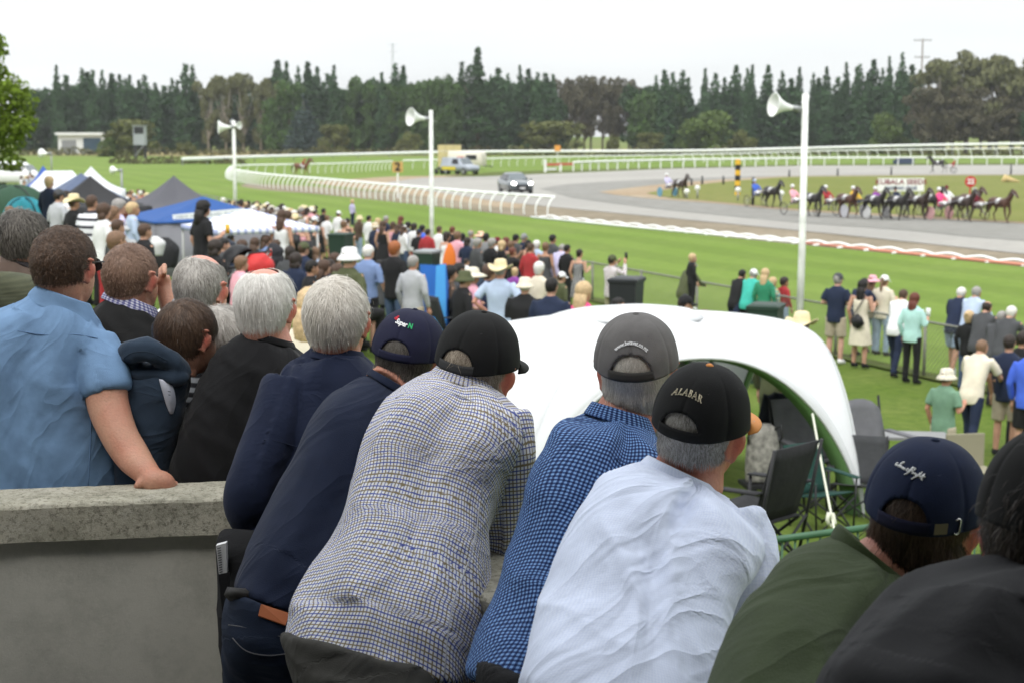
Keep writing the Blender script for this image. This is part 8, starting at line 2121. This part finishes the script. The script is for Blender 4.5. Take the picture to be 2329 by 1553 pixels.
# --- wheelie bins
def bin_(px, ptop, Y, h, col, label, lid=None):
 t = P(px, ptop, Y); g = gz(t.x, t.y);
 R = empty("wheelie_bin", (t.x, Y, g), math.radians(-20), label, "bin"); hh = t.z - g; w = .27
 V = [(x * w * k, y * w * 1.15 * k, z) for z, k in ((.08, .78), (hh - .08, 1.0)) for x, y in ((-1, -1), (1, -1), (1, 1), (-1, 1))]
 mk("bin_body", V, [(3, 2, 1, 0), (4, 5, 6, 7), (0, 1, 5, 4), (1, 2, 6, 5), (2, 3, 7, 6), (3, 0, 4, 7)], col, R, False)
 V = [(x * w * k, y * w * 1.2 * k + .02, z) for z, k in ((hh - .09, 1.08), (hh - .03, 1.08), (hh, .8)) for x, y in ((-1, -1), (1, -1), (1, 1), (-1, 1))]
 mk("lid", V, [(3, 2, 1, 0), (8, 9, 10, 11)] + [(k * 4 + i, k * 4 + (i + 1) % 4, k * 4 + 4 + (i + 1) % 4, k * 4 + 4 + i) for k in (0, 1) for i in range(4)], lid or col, R, False)
 for s in (-1, 1): mb = MB(); mb.tube([(s * w * .8 - .03, w, .11), (s * w * .8 + .03, w, .11)], .11, 12); mb.build("wheel", M_BLACK, R)
 mb = MB(); mb.tube([(-w, w * 1.25, hh - .1), (w, w * 1.25, hh - .1)], .02, 6); mb.build("handle", M_BLACK, R)
BG = mat("bin_green", (.018, .040, .028), .55); BK = mat("bin_dark", (.02, .022, .025), .5)
bin_(1742, 690, 27.5, 1.25, BG, "dark green wheelie bin that a child perches behind at the fence")
bin_(1425, 630, 30, 1.1, BK, "black wheelie bin against the fence beside the man taking a photo")
bin_(775, 530, 46, 1.4, BG, "dark green bin among the crowd near the white cap")
bin_(972, 568, 43, 1.2, BG, "dark bin with pale lid under the loudspeaker pole", mat("lid_grey", (.25, .26, .27), .5))
# --- pushchair, flag, bag, toys
def stroller():
 b = P(532, 570, 24); g = gz(b.x, b.y)
 R = empty("pushchair", (b.x, 24, g), math.radians(60), "black pushchair parked on the grass under the awning side", "pushchair")
 th = np.linspace(0, math.pi, 12); ph = np.linspace(.1, 2.2, 9); T, Q = np.meshgrid(th, ph); V = np.stack([.26 * np.cos(T), .32 * np.sin(T) * np.cos(Q) - .1, .82 + .34 * np.sin(T) * np.sin(Q)], 2).reshape(-1, 3)
 o = mk("hood", V, grid_faces(12, 9), M_BLACK, R); md = o.modifiers.new("s", 'SOLIDIFY'); md.thickness = .01
 g_ = Geo(); g_.rings([(0, .05, .42, .20, .26), (0, .0, .6, .24, .3), (0, -.05, .8, .24, .26)]); mk("seat", g_.V, g_.F, M_BLACK, R)
 for s in (-1, 1):
  mb = MB(); mb.tube([(s * .26, -.5, 1.05), (s * .26, .0, .55), (s * .26, .42, .14)], .015, 6); mb.build("frame", M_GREY, R, True)
  mb = MB(); mb.tube([(s * .26, .1, .6), (s * .26, -.3, .14)], .015, 6); mb.build("frame", M_GREY, R, True)
  for y in (.42, -.32): mb = MB(); mb.tube([(s * .28, y, .13), (s * .32, y, .13)], .13, 14); mb.build("wheel", M_BLACK, R)
 mb = MB(); mb.tube([(-.26, -.5, 1.05), (.26, -.5, 1.05)], .018, 6); mb.build("handle", M_BLACK, R, True)
stroller()
def red_flag():
 b = P(612, 612, 26); t = P(616, 566, 26)
 R = empty("pennant_flag", b, 0, "small red pennant on a short pole in the grass", "flag"); mb = MB(); mb.tube([b + Vector((0, 0, -.4)), t], .012, 6); adopt(mb.build("pole", M_WHITE), R)
 o = mk("pennant", [t, P(617, 584, 26), P(604, 580, 25.9)], [(0, 1, 2)], mat("flag_red", (.75, .05, .03), .7, trans=.3), None, False); md = o.modifiers.new("s", 'SOLIDIFY'); md.thickness = .01; adopt(o, R)
red_flag()
q = P(583, 603, 24); g_ = Geo(); g_.rings([(0, 0, -.12, .26, .2), (0, 0, .02, .28, .2), (.02, 0, .14, .16, .12), (.02, 0, .2, .05, .04)])
o = mk("red_bag", g_.V, g_.F, mat("bag_red", (.60, .04, .04), .6, bump=.02, bscale=8)); o.location = q; tag(o, "crumpled red bag lying on the grass beside the pushchair", "bag")
q = P(1022, 588, 30); g_ = Geo(); g_.rings([(0, 0, -.32, .09, .06), (0, 0, -.1, .13, .08), (.01, 0, .12, .10, .06), (.01, 0, .28, .03, .02)])
o = mk("orange_bag", g_.V, g_.F, mat("bag_orange", (.65, .16, .02), .6)); o.location = q; tag(o, "bright orange bag hanging by the long black coat", "bag")
# trolley and clutter beside the tents
def clutter():
 for (px, py, Y, sx, sz, col, lab, nm) in ((375, 575, 27, .24, .26, (.02, .02, .022), "black bundle of bags under the blue marquee", "bag_bundle"), (352, 560, 26, .16, .16, (.6, .6, .6), "white chilly bin near the black tee", "cool_box"), (505, 560, 31, .26, .16, (.03, .035, .05), "dark rug heaped under the striped awning", "rug_heap"), (620, 575, 30, .2, .18, (.025, .025, .03), "black picnic bag behind the red pennant", "picnic_bag")):
  q = P(px, py, Y); g = Geo(); g.rings([(0, 0, -sz, sx * .8, sx * .6), (0, 0, -sz * .3, sx, sx * .7), (.05, 0, sz * .4, sx * .8, sx * .6), (0, 0, sz, sx * .3, sx * .25)]); o = mk(nm, g.V, g.F, mat(nm, col, .8, bump=.03, bscale=6)); o.location = q; tag(o, lab, "bag" if "box" not in nm else "cool box")
clutter()
# --- green crowd barrier below the balcony
def barrier():
 MG = mat("barrier_green", (.045, .115, .06), .45, var=.12)
 a = P(1690, 1236, 8.4); b = P(2420, 1140, 9.4)
 R = empty("crowd_barrier", (a.x, a.y, gz(a.x, a.y)), 0, "green steel crowd barrier with upright bars below the balcony", "barrier")
 H = .98; mb = MB(); mb.tube([a, a.lerp(b, .5), b], .021, 8); adopt(mb.build("top_rail", MG, None, True), R)
 dz = Vector((0, 0, -H)); mb = MB(); mb.tube([a + dz, b + dz], .017, 8); adopt(mb.build("bottom_rail", MG, None, True), R)
 L_ = (b - a).length; n = int(L_ / .085); me = None
 for i in range(n + 1):
  q = a.lerp(b, i / n)
  if me is None:
   m = MB(); m.tube([(0, 0, -H), (0, 0, 0)], .0065, 6); o = m.build("bar", MG, None, True); me = o.data
  else: o = bpy.data.objects.new("bar", me); COL.objects.link(o)
  o.matrix_world = Matrix.Translation(q); o.parent = R; o.matrix_parent_inverse = Matrix.Translation(R.location).inverted()
barrier()
# ================================================================ horses
def horse_mesh(stride=0):
 g = Geo()
 g.tube([(-.78, 0, 1.28), (-.55, 0, 1.30), (-.1, 0, 1.20), (.35, 0, 1.22), (.62, 0, 1.30)], [(.20, .24), (.27, .29), (.27, .30), (.25, .30), (.18, .22)], 16)
 g.tube([(.50, 0, 1.32), (.80, 0, 1.62), (.98, 0, 1.92)], [(.15, .25), (.10, .17), (.085, .12)], 12)
 g.tube([(.95, 0, 1.98), (1.10, 0, 1.90), (1.32, 0, 1.66), (1.40, 0, 1.56)], [(.085, .12), (.09, .12), (.06, .075), (.05, .055)], 12)
 for s in (-1, 1): g.tube([(.95, s * .05, 2.02), (.94, s * .07, 2.14)], [.03, .008], 6)
 P4 = {0: [((.50, .13), (.62, .62), (.50, .36), (.40, .10)), ((.50, -.13), (.55, .60), (.62, .32), (.80, .06)), ((-.62, .14), (-.50, .75), (-.72, .50), (-.60, .08)), ((-.62, -.14), (-.70, .78), (-1.0, .52), (-1.08, .14))],
   1: [((.50, .13), (.66, .66), (.82, .42), (.66, .20)), ((.50, -.13), (.45, .58), (.36, .32), (.26, .05)), ((-.62, .14), (-.66, .78), (-.90, .52), (-.92, .06)), ((-.62, -.14), (-.42, .76), (-.60, .48), (-.36, .10))]}[stride]
 for (x, y), k, c_, f in P4:
  hind = x < 0
  g.tube([(x, y, 1.18), ((x + k[0]) / 2, y, (1.18 + k[1]) / 2 + .05), (k[0], y, k[1]), (c_[0], y, c_[1]), (f[0], y, f[1]), (f[0] + .07, y, f[1] - .06)], [.15 if hind else .11, .12 if hind else .08, .06, .045, .038, .055], 10)
 return remesh_small("body", g.V, g.F, .03, HRC2, 2).data
HRC2 = mat("horse_coat", objcol=True, rough=.45, var=.15, vscale=4, spec=.4)
HM_ = [horse_mesh(0), horse_mesh(1)]
def mane_mesh():
 mb = MB(); mb.add(*tube_geo([(.92, 0, 2.08), (.78, 0, 1.86), (.60, 0, 1.62), (.45, 0, 1.52)], [(.03, .07), (.035, .09), (.035, .08), (.02, .03)], 8)); m = mb.build("mane", CL, None, True).data
 mb = MB(); mb.add(*tube_geo([(-.80, 0, 1.40), (-.98, 0, 1.30), (-1.10, 0, .95), (-1.12, 0, .60)], [(.04, .04), (.06, .06), (.07, .07), (.02, .02)], 8)); t = mb.build("tail", CL, None, True).data
 mb = MB(); mb.add(*tube_geo([(-.05, 0, 1.24), (.30, 0, 1.25)], [(.295, .325), (.275, .325)], 18)); s = mb.build("saddle_cloth", CL, None, True).data
 mb = MB(); mb.tube([(1.30, .075, 1.66), (1.28, 0, 1.78), (1.30, -.075, 1.66)], .012, 5); mb.tube([(1.05, .1, 1.9), (1.3, .07, 1.68)], .012, 5); mb.tube([(1.05, -.1, 1.9), (1.3, -.07, 1.68)], .012, 5); b = mb.build("bridle", CL, None, True).data
 return m, t, s, b
MANE, TAIL, SADC, BRI = mane_mesh()
def sulky_meshes():
 th = np.linspace(0, 2 * math.pi, 25)
 mb = MB(); mb.tube([(.34 * math.cos(a), 0, .34 * math.sin(a)) for a in th], .022, 6, False); tyre = mb.build("wheel", CL, None, True).data
 mb = MB(); mb.tube([(0, -.012, 0), (0, .012, 0)], .325, 24); disc = mb.build("wheel_disc", CL, None, False).data
 mb = MB();
 for k in range(8): a = k * math.pi / 4; mb.bar((0, 0, 0), (.33 * math.cos(a), 0, .33 * math.sin(a)), .012)
 sp__ = mb.build("spokes", CL, None, False).data
 mb = MB()
 for s in (-1, 1): mb.tube([(-1.75, s * .30, .62), (-1.2, s * .38, .78), (-.3, s * .36, 1.05), (.35, s * .33, 1.15)], .022, 6); mb.tube([(-1.75, s * .30, .62), (-1.85, s * .62, .34)], .02, 6)
 mb.tube([(-1.75, -.32, .62), (-1.75, .32, .62)], .022, 6); fr = mb.build("shafts", CL, None, True).data
 mb = MB(); mb.box((-1.72, 0, .70), (.34, .40, .05)); st = mb.build("seat", CL, None, False).data
 return tyre, disc, sp__, fr, st
TY, DI, SPK, FRM, SEA = sulky_meshes()
for o in [o for o in bpy.data.objects if o.type == 'MESH' and o.parent is None and "label" not in o and "kind" not in o]:
 bpy.data.objects.remove(o)
def child(me, name, root, col, M=None):
 o = bpy.data.objects.new(name, me); COL.objects.link(o); o.parent = root; o.color = (*col, 1)
 if M is not None: o.matrix_local = M
 return o
HCOL = dict(black=(.018, .015, .014), bay=(.065, .026, .014), dbay=(.032, .018, .013), chest=(.13, .045, .02), brown=(.04, .025, .018))
def horse(px, py, hd, col, label, stride, num=True, scale=1.0, z=.08, group="horses in the harness race", white_sock=False, tack=(.4, .4, .4)):
 b = G(px, py, z); R = empty("horse", b, hd, label, "horse", group); R.scale = (scale,) * 3
 child(HM_[stride], "body", R, HCOL[col]); child(MANE, "mane", R, (.01, .009, .008)); child(TAIL, "tail", R, (.012, .01, .009)); child(BRI, "bridle", R, tack)
 if num: child(SADC, "saddle_cloth", R, (.72, .72, .72) if num is True else num, Matrix.Translation((-.05, 0, .32)) @ Matrix.Diagonal((.6, .98, .76, 1)))
 return R
def sulky(b, hd, label, wc, disc=False):
 R = empty("sulky", b, hd, label, "sulky", "two-wheeled racing sulkies")
 for s in (-1, 1):
  M = Matrix.Translation((-1.85, s * .66, .36)); w = child(TY, "wheel", R, (.05, .05, .05) if not disc else wc, M)
  k = child(DI if disc else SPK, "wheel_disc" if disc else "spokes", w, wc)
 child(FRM, "shafts", R, (.25, .25, .27)); child(SEA, "seat", R, (.02, .02, .02)); return R
def driver(b, hd, top, hat, label, pants="white", sc=1.0):
 off = Matrix.Rotation(hd, 3, 'Z') @ Vector((-1.78, 0, .25)); R = empty("person", b + off + Vector((0, 0, .12)), hd - math.pi / 2, label, "person", "drivers of the racing sulkies"); d = POSES["drive"]
 R.scale = (sc,) * 3
 child(d["body"], "body", R, (.35, .2, .14)); child(d["long"], "racing_jacket", R, CC[top]); child(d["trousers"], "trousers", R, CC[pants]); child(d["shoes"], "shoes", R, CC["black"])
 child(HEADG["helmet"], "helmet", R, CC[hat], Matrix.Translation(d["head"])); return R
HD = math.atan2(-.90, .44)
race = [(1548, 450, "brown", 0, "lilac", "white", "purple and white", "in the lead gap, farthest back from the pack", (.12, .28, .38), True),
  (1756, 472, "black", 1, "blue", "lblue", "blue", "second from the tail of the field", (.3, .3, .3), False),
  (1848, 492, "black", 0, "pink", "white", "pale pink", "passing behind the nearest loudspeaker pole", (.3, .3, .3), False),
  (1926, 495, "bay", 1, "red", "white", "red", "with the reddish bay horse", (.3, .3, .3), False),
  (1990, 498, "black", 0, "yellow", "white", "yellow", "with the horse in front of the long sponsor board", (.45, .45, .48), True),
  (2042, 500, "black", 1, "purple", "white", "purple", "below the middle of the sponsor board", (.55, .55, .55), True),
  (2088, 499, "dbay", 0, "navy", "dgrey", "navy", "boxed in the middle of the pack", (.3, .3, .3), False),
  (2118, 495, "black", 1, "olive", "lgrey", "dark green", "on the outside of the middle pack", (.3, .3, .3), False),
  (2190, 503, "dbay", 0, "hotpink", "white", "hot pink", "under the round red number sign", (.6, .35, .35), True),
  (2206, 496, "bay", 1, "white", "maroon", "white and navy", "beside the hot pink driver", (.3, .3, .3), False),
  (2274, 506, "bay", 0, "maroon", "white", "maroon and white", "leading the whole field", (.5, .5, .5), False)]
for (px, py, col, st, jc, hc, jw, wh, wc, disc) in race:
 b = G(px, py, .08); cw = {"black": "black", "bay": "reddish bay", "dbay": "dark bay", "brown": "dark brown"}[col]
 R = horse(px, py, HD, col, "%s harness horse, %s" % (cw, wh), st, group="horses in the harness race")
 R.scale = (.90, 1.12, .84)
 sulky(b, HD, "racing sulky of the %s driver" % jw, wc, disc)
 driver(b, HD, jc, hc, "sulky driver in %s, %s" % (jw, wh), "white" if jc not in ("yellow",) else "navy", 1.02)
# lone trotter on the back straight, heading the other way
b = G(2140, 394, .06); HB = math.radians(168)
horse(2132, 394, HB, "black", "black horse trotting the other way along the back straight", 0, group=None, scale=1.0, z=.06)
sulky(G(2132, 394, .06), HB, "sulky behind the lone horse on the back straight", (.3, .3, .3)); driver(G(2132, 394, .06), HB, "red", "white", "driver in red behind the lone horse on the back straight")
# mounted rider by the curved rail
bq = G(686, 404, .0); HR = math.radians(-8)
horse(686, 404, HR, "chest", "chestnut saddle horse standing inside the curved running rail", 1, num=(.5, .5, .5), group=None, z=0, scale=1.0)
Rj = empty("person", bq + Vector((0, 0, .78)), HR - math.pi / 2, "rider in red on the chestnut horse inside the rail", "person"); d = POSES["jockey"]
child(d["body"], "body", Rj, (.4, .22, .15)); child(d["long"], "jacket", Rj, CC["red"]); child(d["trousers"], "breeches", Rj, CC["white"]); child(d["shoes"], "boots", Rj, CC["black"]); child(HEADG["helmet"], "helmet", Rj, CC["red"], Matrix.Translation(d["head"]))
# hi-vis marshal on a quad bike
def quad():
 b = G(1006, 397, 0); R = empty("quad_bike", b, math.radians(-60), "dark quad bike with headlights on beside the grey utility vehicle", "quad bike")
 g = Geo(); g.tube([(-.8, 0, .7), (0, 0, .75), (.7, 0, .8), (.95, 0, .7)], [(.3, .15), (.28, .18), (.35, .2), (.25, .15)], 12); mk("body", g.V, g.F, M_DARK, R)
 for x in (-.65, .7):
  for s in (-1, 1): mb = MB(); mb.tube([(x, s * .45 - .12, .32), (x, s * .45 + .12, .32)], .32, 16); mb.build("wheel", M_BLACK, R)
 for s in (-1, 1): mb = MB(); mb.tube([(.95, s * .3, .78), (1.05, s * .3, .78)], .09, 10); mb.build("headlight", mat("headlight_on"), R)
 mb = MB(); mb.tube([(.4, -.4, 1.05), (.45, 0, 1.0), (.4, .4, 1.05)], .025, 6); mb.build("handlebar", M_BLACK, R, True)
 Rp = empty("person", b + Vector((0, 0, .45)), math.radians(-60) - math.pi / 2, "marshal in a lime high visibility jacket riding the quad bike", "person"); d = POSES["jockey"]
 child(d["body"], "body", Rp, (.4, .25, .18)); child(d["long"], "jacket", Rp, CC["hivis"]); child(d["trousers"], "trousers", Rp, CC["navy"]); child(d["shoes"], "boots", Rp, CC["black"]); child(HEADG["helmet"], "helmet", Rp, CC["white"], Matrix.Translation(d["head"]))
quad()
# ---- air between here and the far trees
def haze():
 mb = MB(); mb.box((0, 240, 14.0), (900, 520, 30)); o = mb.build("haze")
 m = bpy.data.materials.new("haze_air"); m.use_nodes = True; N = m.node_tree.nodes; L = m.node_tree.links; N.clear()
 out = N.new("ShaderNodeOutputMaterial"); v = N.new("ShaderNodeVolumePrincipled"); v.inputs["Color"].default_value = (.96, .98, 1, 1); v.inputs["Density"].default_value = .00016; v.inputs["Anisotropy"].default_value = .2
 L.new(v.outputs[0], out.inputs["Volume"]); o.data.materials.append(m); o["kind"] = "stuff"
haze()
